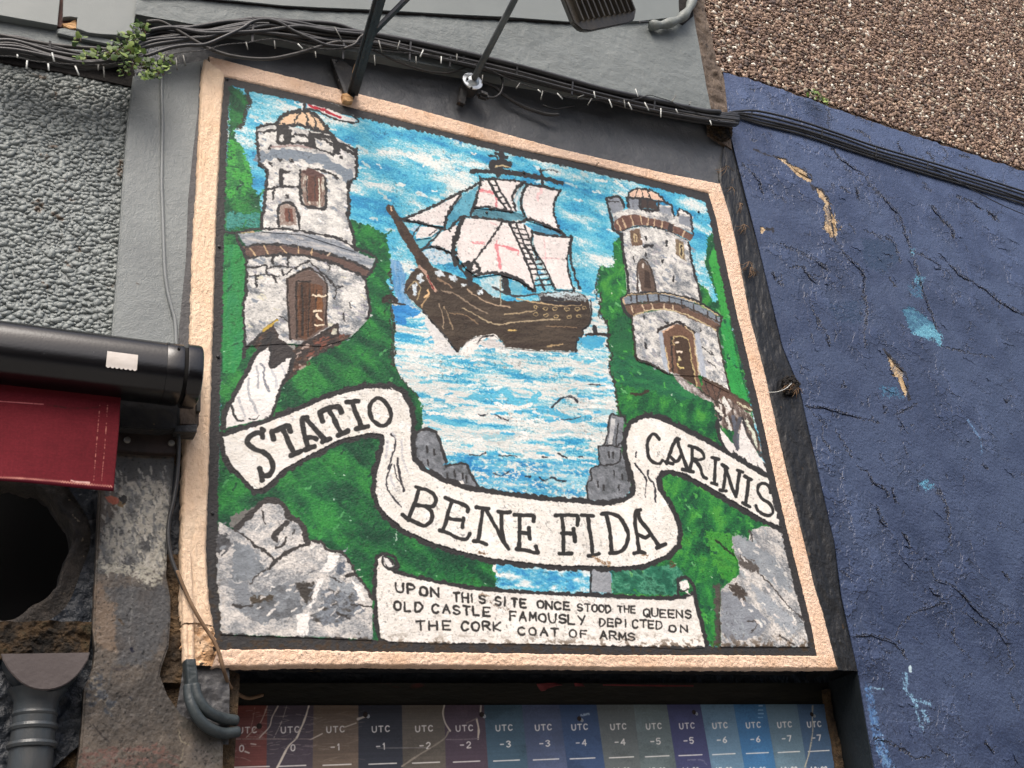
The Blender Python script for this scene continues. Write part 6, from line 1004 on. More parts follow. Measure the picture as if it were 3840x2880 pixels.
pv.fill(Q2([(800, -40), (1100, -40), (1330, 60), (1340, 150), (1200, 160), (1080, 60), (900, 40)]), [(150, 148, 134), (176, 172, 160)], sc=(14, 14), rag=2.5, dry=.36)
pv.fill(Q2([(850, 160), (1380, 140), (1420, 400), (1300, 700), (1200, 820), (960, 800), (950, 300)]), [(68, 70, 73), (80, 80, 81), (72, 67, 64)], sc=(40, 60), rag=3, soft=16, dry=.2)
pv.fill(Q2([(770, 130), (850, 100), (870, 280), (960, 290), (960, 700), (800, 640)]), [(126, 106, 86), (114, 98, 84)], sc=(30, 60), rag=2.5, soft=12, a=.8)
pv.stroke(Q2([(1100, 60), (1090, 400), (1070, 560), (1080, 640)]), 4, (112, 112, 110), dry=.38); pv.stroke(Q2([(930, 820), (970, 840), (1070, 830)]), 9, (70, 64, 62)); pv.stroke(Q2([(850, 740), (900, 745), (915, 790)]), 5, (66, 56, 46))
pv.stroke(Q2([(930, 850), (900, 970)]), 6, (70, 68, 66), dry=.3); pv.stroke(Q2([(1090, 670), (1100, 690)]), 11, (22, 24, 40)); pv.stroke(Q2([(1080, 1070), (1095, 1100)]), 7, (24, 26, 36)); pv.stroke(Q2([(960, 1070), (1100, 1050), (1230, 1080)]), 3, (60, 54, 50)); pv.stroke(Q2([(920, 440), (980, 425), (1030, 470)]), 9, (66, 54, 42), dry=.35)
pv.fill(Q2([(770, 860), (860, 860), (850, 1000), (960, 1100), (900, 1250), (840, 1120), (700, 1150), (720, 1000)]), [(40, 44, 52), (70, 74, 80), (120, 112, 100)], sc=(8, 8), rag=3, con=2.4, dry=.4)
for p, w in [([(1480, 1340), (1500, 1430), (1570, 1470)], 5), ([(1520, 1500), (1490, 1659)], 4), ([(770, 1300), (830, 1370), (900, 1440)], 6)]: pv.stroke(Q2(p), w, (128, 120, 104) if w < 6 else (44, 40, 38), dry=.2)
pv.fill(Q2([(640, 1500), (1300, 1450), (1500, 1600), (1400, 1700), (640, 1700)]), [(92, 70, 64), (110, 84, 76)], sc=(40, 20), rag=3, dry=.46, soft=10)
pv.fill(Q2([(1380, 1000), (1840, 1380), (1830, 1659), (1700, 1500), (1500, 1300)]), [(64, 62, 58), (84, 80, 74)], sc=(20, 30), rag=3, soft=14)
pv.Hh += (fbm(pv.U / 30, pv.V / 50, 4, 5) - .5) * 1.2 + (fbm(pv.U / 6, pv.V / 7, 4, 6) - .5) * .7
n3 = fbm(pv.U / 4, pv.V / 4, 3, 19); pv.C *= (1 - .5 * np.clip((n3 - .66) * 9, 0, 1))[..., None]
pv.fill(Q1([(868, 1025), (920, 1015), (985, 1040), (990, 1075), (940, 1090), (905, 1070)]), [(170, 92, 70), (190, 110, 84)], rag=.5); pv.fill(Q1([(985, 1020), (1030, 1010), (1060, 1050), (1035, 1080), (990, 1065)]), (18, 14, 12), rag=1.5); pv.fill(Q1([(985, 1070), (1040, 1075), (1020, 1110), (990, 1100)]), (120, 92, 52), rag=1.5)
M['pil'] = mat_canvas('stained_pilaster_paint', pv, rough=.5, dist=.0022, fine=.0008, fsc=90, spec=.35)
slab('stained_pilaster', LP, -.006, .08, M['pil'], lw, pv, bevel=.004)
slab('broken_plaster', [(560, 1480), (690, 1480), (690, 2300), (800, 2480), (900, 2530), (870, 3000), (560, 3000)], .03, .04, M['dirt'], lw)
relief('mortar_bank', [(600, 2080), (720, 2080), (745, 2560), (585, 2560)], .012, M['dirt'], 50, 160, .012, .03, 61, lw)
relief('render_lump', [(690, 2480), (860, 2490), (860, 2790), (640, 2790)], .004, M['edgegrey'], 60, 90, .010, .05, 62, lw)
# dark render with a round-bottomed opening torn into it
cx, cz = at(60, 2060, .03)[0], at(60, 2060, .03)[2]; c0 = at(60, 2060, .03)
rx = at(250, 2060, .03)[0] - cx; rz = cz - at(75, 2318, .03)[2]
nA = 96; V = []; F = []; ringR = [1.0, 1.03, 1.10, 1.22, 1.4, 1.7, 2.2, 3.2]
for k, r in enumerate(ringR):
    for i in range(nA):
        a = 2 * math.pi * i / nA; w = (1 + .05 * math.sin(3 * a + 1) + .03 * math.sin(7 * a)) * (1 + (k < 5) * .16 * (float(fbm(np.array([3 * math.cos(a) + 9 + k * .3]), np.array([3 * math.sin(a) + 9]), 4, 6)[0]) - .5))
        y = .03 + (-.012 if k in (1, 2) else 0) + rnd.uniform(-.004, .004) * (k < 6) + (.05 if k == 0 else 0)
        V.append((cx + math.cos(a) * rx * r * w, y, cz + math.sin(a) * rz * r * w))
for k in range(len(ringR) - 1):
    for i in range(nA): j = (i + 1) % nA; F.append((k * nA + i, (k + 1) * nA + i, (k + 1) * nA + j, k * nA + j))
link('torn_opening', mesh_np('torn_opening', V, F, M['torn'], True), lw)
F2 = None
V = []; F = []; rings = np.r_[1.38, np.linspace(1.45, 3.4, 60)]; nB = 300
for k, r in enumerate(rings):
    a_ = 2 * np.pi * np.arange(nB) / nB; w_ = 1 + .05 * np.sin(3 * a_ + 1) + .03 * np.sin(7 * a_); X = cx + np.cos(a_) * rx * r * w_; Z = cz + np.sin(a_) * rz * r * w_
    V.append(np.stack([X, .022 - (fbm(X / .028, Z / .028, 4, 71) - .5) * .022, Z], 1))
V = np.concatenate(V); i = np.arange(len(rings) - 1)[:, None] * nB + np.arange(nB)[None]; j = np.arange(len(rings) - 1)[:, None] * nB + (np.arange(nB)[None] + 1) % nB
link('dark_render', mesh_np('dark_render', V, np.stack([i, i + nB, j + nB, j], -1).reshape(-1, 4), M['darkwall'], True), lw)
relief('mossy_rubble', [(-150, 2330), (345, 2330), (330, 2475), (-150, 2475)], .006, M['moss'], 150, 60, .012, .02, 73, lw)
relief('dark_flank', [(-150, 2450), (340, 2450), (300, 3000), (-150, 3000)], .04, M['moss'], 110, 110, .01, .03, 74, lw)
slab('cavity_back', [(-300, 1500), (500, 1500), (500, 3100), (-300, 3100)], .19, .01, M['void'], lw)

# ================================================================== RAINWATER PIPE
rp = thing('rainwater_pipe', 'dark painted cast iron pipe with a half-round hopper head below the torn opening', 'drainpipe', tuple(at(118, 2860, -.05)))
hp = [(4, 2451), (100, 2450), (220, 2448), (337, 2446)] + spline([(330, 2475), (300, 2520), (262, 2556), (220, 2578), (172, 2587), (120, 2580), (75, 2556), (35, 2515), (12, 2478)], 4)
slab('hopper_face', hp, -.062, .006, M['ironface'], rp, bevel=.0015)
slab('hopper_body', [(a * .94 + 9, b * .97 + 84) for a, b in hp], -.052, .062, M['iron'], rp, bevel=.004)
pc = lambda x, y: np.array([*at(x, y, -.035)]); a0, b0 = pc(118, 2560), pc(118, 2960); a0[0] = b0[0] = (pc(120, 2700)[0])
zt, zb_ = a0[2], b0[2]; zz = lambda y: pc(118, y)[2] - zt
lean = [(zz(2560), .040), (zz(2600), .036), (zz(2630), .034), (zz(2655), .036)]
a0[0] += .006
link('pipe', lathe_mesh('pipe', (a0[0], -.006, zt), (0, 0, 1), [(zz(2575), .052), (zz(2592), .046), (zz(2620), .0385), (zz(2655), .0375), (zz(2780), .0375), (zz(2960), .0375)], M['iron'], 40), rp)
for y, r in [(2668, .0395), (2718, .0415), (2786, .0435)]:
    z = zz(y); link('collar', lathe_mesh('collar', (a0[0], -.006, zt), (0, 0, 1), [(z + .0065, .036), (z + .005, r - .002), (z, r), (z - .005, r - .002), (z - .0065, .036)], M['iron'], 40), rp)

# ================================================================== AWNING
ay, ar = -.135, .0615
ax0 = at(700, 1405, ay - ar * .3); azc = at(700, 1412, ay)[2]; xe = at(744, 1400, ay)[0]
aw = thing('awning', 'closed shop awning, glossy black cassette with a red cloth valance, left of the mural', 'awning', (xe - .2, ay, azc))
def cassette_prof(sc=1.0, n=48):
    P = []
    for i in range(n):
        a = 2 * math.pi * i / n; c, s = math.cos(a), math.sin(a)
        k = (abs(c) ** 2.6 + abs(s) ** 2.6) ** (-1 / 2.6)
        P.append((ay + c * k * ar * sc * .98, azc + s * k * ar * sc))
    return P
def loft(name, xs, scs, mat, parent, closed=True):
    V = []; n = 48
    for x, sc in zip(xs, scs): V += [(x, y, z) for y, z in cassette_prof(sc)]
    F = [(k * n + i, (k + 1) * n + i, (k + 1) * n + (i + 1) % n, k * n + (i + 1) % n) for k in range(len(xs) - 1) for i in range(n)]
    if closed: F += [tuple(range(n)), tuple(range((len(xs) - 1) * n, len(xs) * n))[::-1]]
    me = bpy.data.meshes.new(name); me.from_pydata(V, [], F); me.materials.append(mat); me.polygons.foreach_set('use_smooth', [True] * len(me.polygons)); me.set_sharp_from_angle(angle=math.radians(30))
    return link(name, me, parent)
xj = at(628, 1350, ay - .05)[0]; xg = at(690, 1350, ay - .05)[0]
loft('cassette', [xe - 1.3, xj - .0015], [1, 1], M['cassette'], aw)
loft('end_sleeve', [xj - .001, xj, xg - .004, xg], [1.005, 1.012, 1.012, 1.0], M['cassette'], aw)
loft('gap_ring', [xg - .001, xg + .009], [.93, .93], M['void'], aw)
loft('end_cap', [xg + .008, xg + .010, xe - .008, xe - .002, xe], [1.03, 1.05, 1.05, 1.02, .96], M['cassette'], aw)
# paper sticker wrapped on the casing
n = 48; pr_ = cassette_prof(1.012, 160); th = [(math.atan2(z - azc, -(y - ay)), y, z) for y, z in pr_]; th = sorted([t for t in th if -.95 < t[0] < .6])
xs = [at(400, 1345, ay - ar)[0], at(517, 1345, ay - ar)[0]]
def z_on(py, px): # casing point seen at that pixel
    best = min(th, key=lambda t: abs(proj(np.array(at(px, py, ay - ar)[0]), np.array(t[1]), np.array(t[2]))[1] - py)); return th.index(best)
i0, i1 = sorted((z_on(1378, 458), z_on(1322, 458))); V = []; F = []; nx = 40
for j in range(nx + 1):
    x = xs[0] + (xs[1] - xs[0]) * j / nx
    for i in range(i0, i1 + 1):
        _, y, z = th[i]
        if i == i0: z -= .0035 * abs(math.sin(j / nx * math.pi * 7)) + .0
        V.append((x, y - .0004, z))
m_ = i1 - i0 + 1
for j in range(nx):
    for i in range(m_ - 1): F.append((j * m_ + i, (j + 1) * m_ + i, (j + 1) * m_ + i + 1, j * m_ + i + 1))
stk = link('sticker', mesh_np('sticker', V, F, M['sticker'], True), aw); stk['label'] = 'white sticker with a scalloped lower edge'
link('screw', lathe_mesh('screw', at(672, 1305, ay - ar * .96), (0, -1, .4), [(-.002, .003), (.001, .003), (.001, .0002)], M['void'], 10), aw)
# valance
vy = ay + .012; VP = [(-140, 1400), (0, 1410), (462, 1440), (452, 1504), (447, 1600), (436, 1730), (425, 1838), (400, 1833), (200, 1816), (0, 1802), (-140, 1795)]
q = np.array([at(a, b, vy) for a, b in VP]); vv = Canvas('val', q[:, 0].min(), q[:, 0].max(), q[:, 2].min() - .01, q[:, 2].max(), .0008, vy, base=(116, 32, 40), warp=.1)
W_ = (slice(0, vv.H), slice(0, vv.W)); vv.C = vv.pal(W_, [(92, 25, 33), (106, 31, 40), (118, 40, 48)], sc=(120, 90), seed=3, con=1.0)
vv.C *= (1 + (vnoise(vv.U / .9, vv.V / 40) - .5) * .06 + (vnoise(vv.U / 40, vv.V / .9) - .5) * .06)[..., None]
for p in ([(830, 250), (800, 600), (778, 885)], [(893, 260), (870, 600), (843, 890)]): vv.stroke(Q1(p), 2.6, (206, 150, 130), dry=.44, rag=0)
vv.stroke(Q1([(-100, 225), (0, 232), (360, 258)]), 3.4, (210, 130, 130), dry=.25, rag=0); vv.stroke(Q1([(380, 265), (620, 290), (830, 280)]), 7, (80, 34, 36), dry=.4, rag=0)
zg = []; 
for i in range(90): 
    t = i / 89; x = -60 + t * 990; y = 872 + 62 * max(0, x / 930) ** 1.2 + (8 if i % 2 else -8); zg.append((x, y))
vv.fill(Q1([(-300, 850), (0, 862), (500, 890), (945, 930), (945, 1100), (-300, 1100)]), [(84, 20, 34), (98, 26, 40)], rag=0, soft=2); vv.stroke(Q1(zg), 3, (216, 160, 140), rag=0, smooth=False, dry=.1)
vv.stroke(Q1([(590, 890), (640, 900), (740, 905)]), 6, (220, 180, 170), dry=.3, rag=1)
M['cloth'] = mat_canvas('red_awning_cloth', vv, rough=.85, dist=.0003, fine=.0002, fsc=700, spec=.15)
L = [at(a, b, vy) for a, b in resample([(-140, 1400), (-140, 1795)], 30)]; xr = [at(a, b, vy) for a, b in resample([(462, 1440), (452, 1504), (447, 1600), (436, 1730), (427, 1840)], 30)]
V = []; nx = 90
for k in range(30):
    zl, zr_ = L[k][2], xr[k][2]
    for j in range(nx):
        t = j / (nx - 1); x = L[k][0] * (1 - t) + xr[k][0] * t; z = zl * (1 - t) + zr_ * t
        V.append((x, vy + .0025 * math.sin(x * 22) * k / 29 - .003 * (k / 29) ** 6 * (1 + math.sin(x * 9)), z))
V = np.array(V); i = np.arange(29)[:, None] * nx + np.arange(nx - 1)[None]; F = np.stack([i, i + nx, i + nx + 1, i + 1], -1).reshape(-1, 4)
Vb = V + [0, .0018, 0]; N = len(V); V2 = np.vstack([V, Vb]); F = np.vstack([F, F[:, ::-1] + N, [[29 * nx + j, N + 29 * nx + j, N + 29 * nx + j + 1, 29 * nx + j + 1] for j in range(nx - 1)], [[k * nx + nx - 1, (k + 1) * nx + nx - 1, N + (k + 1) * nx + nx - 1, N + k * nx + nx - 1] for k in range(29)]])
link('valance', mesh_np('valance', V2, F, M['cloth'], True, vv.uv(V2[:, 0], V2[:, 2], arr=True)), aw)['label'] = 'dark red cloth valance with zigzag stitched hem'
# mounting bracket behind the casing
slab('bracket_arm', [(440, 1480), (640, 1490), (668, 1520), (664, 1606), (600, 1612), (440, 1600)], -.05, .06, M['steel'], aw, bevel=.002)
slab('bracket_plate', [(436, 1600), (655, 1620), (660, 1700), (560, 1698), (440, 1688)], -.022, .02, M['bracket'], aw, bevel=.001)
slab('spacer_block', [(672, 1500), (746, 1490), (746, 1592), (676, 1590)], -.045, .03, M['seam'], aw, bevel=.001)
slab('spacer_block', [(660, 1596), (740, 1590), (738, 1620), (655, 1618)], -.05, .04, M['steel'], aw, bevel=.001)
slab('cap_shim', [(742, 1330), (756, 1332), (752, 1540), (738, 1540)], -.06, .05, M['olive'], aw)
for x, y in [(477, 1651), (642, 1663)]: link('bolt', lathe_mesh('bolt', at(x, y, -.022), (0, -1, 0), [(-.002, .0072), (.003, .0072), (.005, .0055), (.0055, .0002)], M['bolt'], 14), aw)

# ================================================================== CABLES
def cable(label, px, y, r, mat='cable', group=None, n=8, cat='cable'):
    o = tube('cable', cable_pts(px, y, n), r, M[mat], None, 8); tag(o, label, cat, group); return o
base = [(-60, 160), (60, 168), (200, 202), (330, 225), (450, 205), (545, 150), (650, 130), (760, 122), (870, 106), (980, 98), (1100, 112), (1250, 132), (1400, 150), (1650, 205), (1900, 262), (2150, 330), (2400, 392), (2650, 440), (2760, 452)]
GB = 'black cables bundled along the wall above the mural'
k = 0
for off, y, r, mat in [((-24, 14), -.048, .0055, 'cable'), ((-8, -14), -.052, .0060, 'cable'), ((8, 22), -.046, .0045, 'cable'), ((20, -4), -.055, .0050, 'cablegrey'), ((32, -20), -.044, .0045, 'cable'), ((2, 4), -.058, .0045, 'cablegrey'), ((14, 30), -.040, .0040, 'cable'), ((-16, -26), -.046, .0062, 'cable'), ((26, 12), -.050, .0058, 'cable'), ((-2, 38), -.038, .0056, 'cable'), ((10, -8), -.060, .0052, 'cable'), ((-20, -34), -.040, .0064, 'cable'), ((16, 20), -.064, .0050, 'cable')]:
    k += 1; R = random.Random(k); p = []
    for i, (x, yy) in enumerate(base):
        t = min(1, max(0, (x - 400) / 900)); o = off[0] * (1 - t) + off[1] * t; sp = 1.0 if x < 1300 else .55
        p.append((x + R.uniform(-12, 12), yy + o * sp + R.uniform(-7, 7) * (1 if x < 1300 else .4)))
    cable('black cable in the sagging bundle above the mural', p, y, r, mat, GB)
cable('dusty grey cable sloping along the wall above the roughcast, uppermost on the left', [(-60, 124), (0, 133), (100, 152), (190, 168), (280, 177), (390, 185), (470, 195), (540, 190)], -.05, .0052, 'cablegrey')
cable('thick straight black pipe sleeve over the cable bundle, right half of the wall', [(1010, 78), (1153, 106), (1352, 124), (1500, 148), (1700, 190), (1900, 238), (2080, 285), (2252, 333), (2430, 372), (2560, 400), (2640, 416), (2700, 420)], -.062, .0088)
cable('thin cable that droops in a long loop above the top left of the mural', [(551, 81), (601, 81), (655, 108), (723, 149), (791, 185), (881, 212), (1000, 221), (1103, 203), (1194, 176), (1262, 158), (1320, 162), (1350, 150)], -.066, .0046, 'cablegrey')
cable('cable crossing over the bundle from the weed up to the bracket', [(542, 212), (633, 181), (700, 170), (768, 167), (836, 140), (904, 108), (949, 81), (1000, 74), (1049, 86), (1103, 117), (1180, 152), (1230, 170), (1300, 176)], -.07, .0048)
cable('thin cable drooping between the iron bracket and the lamp base', [(1375, 180), (1420, 200), (1500, 235), (1580, 262), (1650, 273), (1700, 270), (1750, 252), (1790, 240), (1850, 240), (1900, 262), (1935, 290)], -.03, .0032, 'cablegrey')
cable('cable sweeping up behind the foot of the iron bracket', [(1290, 182), (1330, 165), (1350, 140), (1380, 120)], -.075, .0035, 'cablegrey')
bb = [(2640, 446), (2700, 440), (2760, 422), (2850, 431), (3000, 467), (3150, 515), (3290, 562), (3450, 610), (3600, 655), (3720, 692), (3840, 730), (3980, 775)]
for i, (o, y, r) in enumerate([(-12, -.012, .0042), (1, -.016, .0042), (14, -.014, .0042), (25, -.008, .0048), (36, -.006, .0038)]):
    cable(['uppermost black cable of the run across the blue wall', 'second black cable from the top of the run across the blue wall', 'middle black cable of the run across the blue wall', 'thicker fourth black cable of the run across the blue wall', 'lowest black cable of the run across the blue wall'][i], [(x, yy + o * (1 if x > 2800 else .5) + random.Random(i * 50 + j).uniform(-2, 2)) for j, (x, yy) in enumerate(bb)], y, r, 'cable', 'black cables running side by side across the blue wall')
cable('thin loose wire hanging diagonally off the cable run at the right of the blue wall', [(3500, 630), (3560, 660), (3660, 718), (3760, 770), (3880, 820)], -.02, .0018)
cable('short cut cable end with blue tip, below the lamp base', [(1809, 307), (1854, 325), (1890, 357), (1958, 398), (2017, 420), (2060, 430), (2096, 430)], [-.01, -.012, -.012, -.008, -.01, -.014, -.018], .0056, 'cable')
cable('short frayed black wire end above the blue-tipped cable', [(2036, 394), (2060, 404), (2085, 408), (2120, 402), (2156, 396)], [-.006, -.012, -.012, -.012, -.014], [.006, .005, .003, .0015, .001] and .003)
cable('grey painted cable running down the pilaster beside the mural', [(617, 240), (610, 270), (606, 330), (609, 450), (608, 560), (606, 678), (608, 745), (612, 860), (617, 1000), (628, 1090), (645, 1160), (657, 1210), (662, 1320)], .004, .0042, 'wirepaint')
cable('thin black cable hanging down the left side of the mural frame', [(664, 1440), (668, 1560), (670, 1680), (664, 1790), (650, 1880), (634, 1950), (631, 2020), (642, 2090), (664, 2150), (690, 2210)], [-.05, -.04, -.03, -.025, -.022, -.02, -.02, -.02, -.022, -.024], .0042)
cable('cream painted cable curling under the lower left corner of the mural', [(664, 2140), (690, 2205), (720, 2270), (757, 2335), (800, 2400), (822, 2450), (838, 2510), (860, 2570), (890, 2600), (930, 2618), (985, 2606)], [-.024, -.026, -.028, -.028, -.026, -.025, -.02, .02, .06, .09, .11], .0038, 'twig')
for i_, p_ in enumerate([[(520, 150), (600, 120), (700, 128), (820, 112), (940, 92), (1050, 96), (1180, 124), (1300, 140), (1420, 150)], [(500, 190), (580, 168), (690, 150), (800, 128), (900, 116), (1020, 96), (1130, 128), (1260, 160), (1360, 168)], [(540, 118), (640, 104), (760, 124), (880, 122), (990, 116), (1120, 100), (1240, 118), (1400, 134)]]):
    cable('black cable in the sagging bundle above the mural', p_, -.055 - .006 * i_, .0058, 'cable', GB)
# ties and clips round the bundle
TIES = ['beside the iron bracket', 'on the crest of the cable bundle above the left tower', 'on the bundle between bracket and lamp', 'on the thick pipe sleeve midway between lamp and blue wall', 'on the pipe sleeve just right of the zinc disc', 'on the pipe sleeve near its right end', 'on the bundle right of the longest drooping cable', 'on the bundle just left of the lamp rod', 'on the dusty cables over the roughcast', 'on the bundle above the top left corner of the mural',
        'first on the blue wall run, left end', 'in the middle of the blue wall run', 'on the blue wall run where the loose wire starts', 'where the cables cross onto the blue wall']
for (x, y, yy, l), w_ in zip([(1290, 190, -.07, 60), (950, 110, -.07, 90), (1540, 190, -.07, 70), (2148, 330, -.072, 50), (1940, 270, -.072, 40), (2456, 395, -.07, 36), (1690, 230, -.07, 40), (1740, 228, -.066, 34), (188, 185, -.056, 60), (770, 140, -.07, 30), (3085, 500, -.022, 34), (3288, 570, -.022, 34), (3480, 625, -.022, 34), (2820, 436, -.02, 30)], TIES):
    o = bar('cable_tie', at(x, y - l / 2, yy), at(x - 4, y + l / 2, yy + .01), .004, .002, M['cable'], None); tag(o, 'small black tie ' + w_, 'cable tie', 'cable ties on the cable runs')

# ================================================================== FAIRY LIGHTS
fl_ = thing('fairy_lights', 'string of small unlit tube lights on twisted black wire along the cable bundle', 'string lights', tuple(at(1500, 220, -.07)))
wp = [(-40, 204), (0, 210), (60, 214), (130, 230), (220, 238), (300, 243), (400, 242), (470, 235), (560, 245), (660, 200), (760, 190), (840, 168), (930, 160), (980, 150), (1040, 148), (1130, 168), (1220, 185), (1330, 180), (1480, 195), (1600, 205), (1700, 222), (1800, 245), (1890, 289), (1950, 312), (2017, 334), (2116, 362), (2180, 372), (2252, 371), (2320, 377), (2388, 371), (2433, 357), (2470, 366), (2514, 380), (2540, 395), (2600, 420), (2660, 440), (2700, 452)]
P = np.array(cable_pts(wp, -.074, 14)); t = np.arange(len(P)) * .9
for ph in (0, math.pi):
    tube('wire', P + np.stack([np.zeros_like(t), np.cos(t + ph) * .0013, np.sin(t + ph) * .0013], 1), .0009, M['cable'], fl_, 5)
Z1 = crop(0, 0, 1000); Z2 = crop(900, 0, 1000); Z3 = crop(1800, 0, 1000)
for T, ls in ((Z1, [(225, 505, 220, 570, 1), (400, 530, 405, 585, 1), (432, 440, 450, 510, 1), (625, 550, 655, 622, 1), (815, 540, 815, 580, 0), (860, 555, 865, 640, 0), (1460, 480, 1470, 578, 0), (1520, 460, 1540, 545, 0), (145, 455, 145, 475, 1)]),
              (Z2, [(480, 365, 520, 405, 1), (625, 430, 630, 475, 0), (1150, 335, 1175, 430, 0), (1325, 340, 1305, 410, 0), (1520, 415, 1495, 470, 1), (1670, 470, 1668, 525, 1), (2012, 625, 2008, 690, 0), (785, 225, 845, 335, 0), (285, 340, 292, 400, 0), (50, 350, 65, 410, 0), (1460, 470, 1462, 530, 0), (1800, 450, 1798, 510, 0), (1115, 460, 1120, 540, 0)]),
              (Z3, [(520, 755, 505, 828, 0), (640, 775, 685, 820, 1), (945, 760, 955, 810, 1), (1070, 825, 1095, 890, 1), (1195, 830, 1205, 895, 0), (1230, 850, 1260, 910, 1), (1290, 740, 1310, 800, 1), (1365, 850, 1400, 915, 1), (1500, 900, 1500, 970, 1), (1908, 1000, 1920, 1035, 1), (480, 745, 505, 765, 1), (860, 790, 810, 810, 0), (925, 820, 895, 870, 0), (1590, 848, 1625, 790, 0), (1735, 870, 1750, 845, 0), (1625, 905, 1640, 935, 1), (300, 735, 330, 690, 0)])):
    for a, b, c, d, w in ls:
        (p0, p1) = T([(a, b), (c, d)]); A, B = at(*p0, -.077), at(*p1, -.080)
        tube('tube_light', [tuple(A), tuple(A * .7 + B * .3), tuple(B)], .0021, M['bulb'] if w else M['bulbdim'], fl_, 8)

# ================================================================== IRON BRACKET
ib = thing('iron_bracket', 'flaking black iron sign bracket with a brace, bolted above the top edge of the mural', 'bracket', tuple(at(1318, 340, -.01)))
foot, tip = at(1322, 352, -.012), at(1470, -170, -.52)
bar('arm', foot, tip, .030, .009, M['steel'], ib, side=(1, .3, 0))
bar('arm_web', foot + np.array([-.004, 0, .01]), tip + np.array([-.004, 0, .0]), .008, .034, M['steel'], ib, side=(1, .3, 0))
bar('brace', at(1400, 122, -.23), at(1640, -120, -.50), .015, .008, M['steel'], ib, side=(0, 0, 1))
slab('wall_plate', [(1240, 220), (1292, 228), (1330, 260), (1362, 250), (1352, 310), (1327, 372), (1300, 382), (1284, 350), (1262, 290)], -.006, .010, M['steel'], ib, bevel=.001)
bar('flange', at(1246, 226, -.012), at(1305, 378, -.016), .010, .012, M['steel'], ib)
bar('flange', at(1358, 252, -.012), at(1318, 372, -.016), .008, .010, M['steel'], ib)
slab('worn_foot', [(1284, 350), (1300, 346), (1328, 366), (1324, 380), (1308, 382), (1290, 374)], -.022, .016, M['wood'], ib, bevel=.002)
slab('bare_patch', [(1330, 240), (1338, 238), (1336, 262), (1324, 284), (1321, 270)], -.034, .001, M['wood'], ib)
for x, y in [(1259, 230), (1272, 305), (1350, 262)]: link('bolt', lathe_mesh('bolt', at(x, y, -.012), (0, -1, 0), [(-.002, .005), (.004, .005), (.005, .0002)], M['steel'], 6), ib)

# ================================================================== FLOODLIGHT ON ITS ROD
M['rodpaint'] = mat_noise('grey_worn_rod_paint', [(70, 72, 72), (92, 95, 94), (108, 110, 108)], .5, 14, ((140, .0008),))
ld = thing('floodlight', 'finned dark floodlight on a grey rod with a bright zinc disc at the wall', 'lamp', tuple(at(1780, 340, -.02)))
d0 = at(1772, 304, -.045); d1 = at(1960, -60, -.42); dr = d1 - d0; dr /= np.linalg.norm(dr)
tube('rod', [tuple(d0 - dr * .01), tuple((d0 + d1) / 2), tuple(d1), tuple(d1 + dr * .1 + np.array([.05, 0, .01])), tuple(d1 + dr * .15 + np.array([.25, 0, 0.02]))], .0098, M['rodpaint'], ld, 14)
link('zinc_disc', lathe_mesh('zinc_disc', d0, dr, [(-.006, .0002), (-.006, .030), (-.002, .0325), (.001, .032), (.002, .021), (.004, .019), (.010, .015), (.012, .010)], M['galv'], 36), ld)
link('junction_box', lathe_mesh('junction_box', d0 - dr * .045, dr, [(0, .0002), (0, .024), (.004, .027), (.034, .027), (.038, .024), (.038, .0002)], M['steel'], 28), ld)
bar('conduit_stub', at(1790, 350, -.03), at(1832, 366, -.03), .026, .026, M['steel'], ld, bevel=.008)
bar('clip', at(1738, 335, -.02), at(1728, 388, -.008), .016, .014, M['steel'], ld, bevel=.003)
tube('lead', cable_pts([(1828, 364), (1850, 366), (1872, 354), (1884, 330), (1884, 300), (1872, 282), (1850, 262), (1818, 246)], -.03, 8), .0036, M['cable'], ld)
for a, b in [(1752, 296), (1790, 302), (1768, 330)]: link('screw', lathe_mesh('screw', at(a, b, -.05), dr, [(-.002, .0035), (.002, .0035), (.002, .0002)], M['void'], 8), ld)
lc = [at(x, y, yy) for x, y, yy in [(2070, -180, -.40), (2295, -210, -.40), (2418, 132, -.33), (2140, 112, -.33)]]
U_ = (lc[1] - lc[0]); U_ /= np.linalg.norm(U_); V_ = (lc[3] - lc[0]); V_ -= U_ * V_.dot(U_) ; Lh = np.linalg.norm(V_); V_ /= Lh; N_ = np.cross(V_, U_)
if N_[1] > 0: N_ = -N_
wd_ = np.linalg.norm(lc[2] - lc[3]); ce = (lc[0] + lc[1] + lc[2] + lc[3]) / 4
import bmesh
bm = bmesh.new(); pro = [(-.5, -.5), (.5, -.5), (.5, .36), (.42, .47), (.3, .5), (-.3, .5), (-.42, .47), (-.5, .36)]
fr_ = [bm.verts.new(Vector(ce + U_ * u * wd_ * 1.0 + V_ * v * Lh)) for u, v in pro]; bk = [bm.verts.new(Vector(ce + U_ * u * wd_ * .9 + V_ * v * Lh * .94 - N_ * .03)) for u, v in pro]
bm.faces.new(fr_); bm.faces.new(bk[::-1]); [bm.faces.new((fr_[i], fr_[(i + 1) % 8], bk[(i + 1) % 8], bk[i])) for i in range(8)]; bmesh.ops.recalc_face_normals(bm, faces=bm.faces)
bmesh.ops.bevel(bm, geom=list(bm.edges), offset=.004, segments=3, affect='EDGES'); me = bpy.data.meshes.new('lamp_body'); bm.to_mesh(me); bm.free(); me.materials.append(M['alu']); link('lamp_body', me, ld)
for i in range(11):
    u = -.40 + i * .082
    bar('fin', tuple(ce + U_ * u * wd_ + V_ * -.48 * Lh + N_ * .004), tuple(ce + U_ * u * wd_ + V_ * .36 * Lh + N_ * .004), .0035, .020, M['alu'], ld, side=tuple(U_), bevel=.0006)
tube('lead', cable_pts([(2396, 85), (2420, 82), (2440, 84)], -.05, 6), .003, M['cable'], ld)

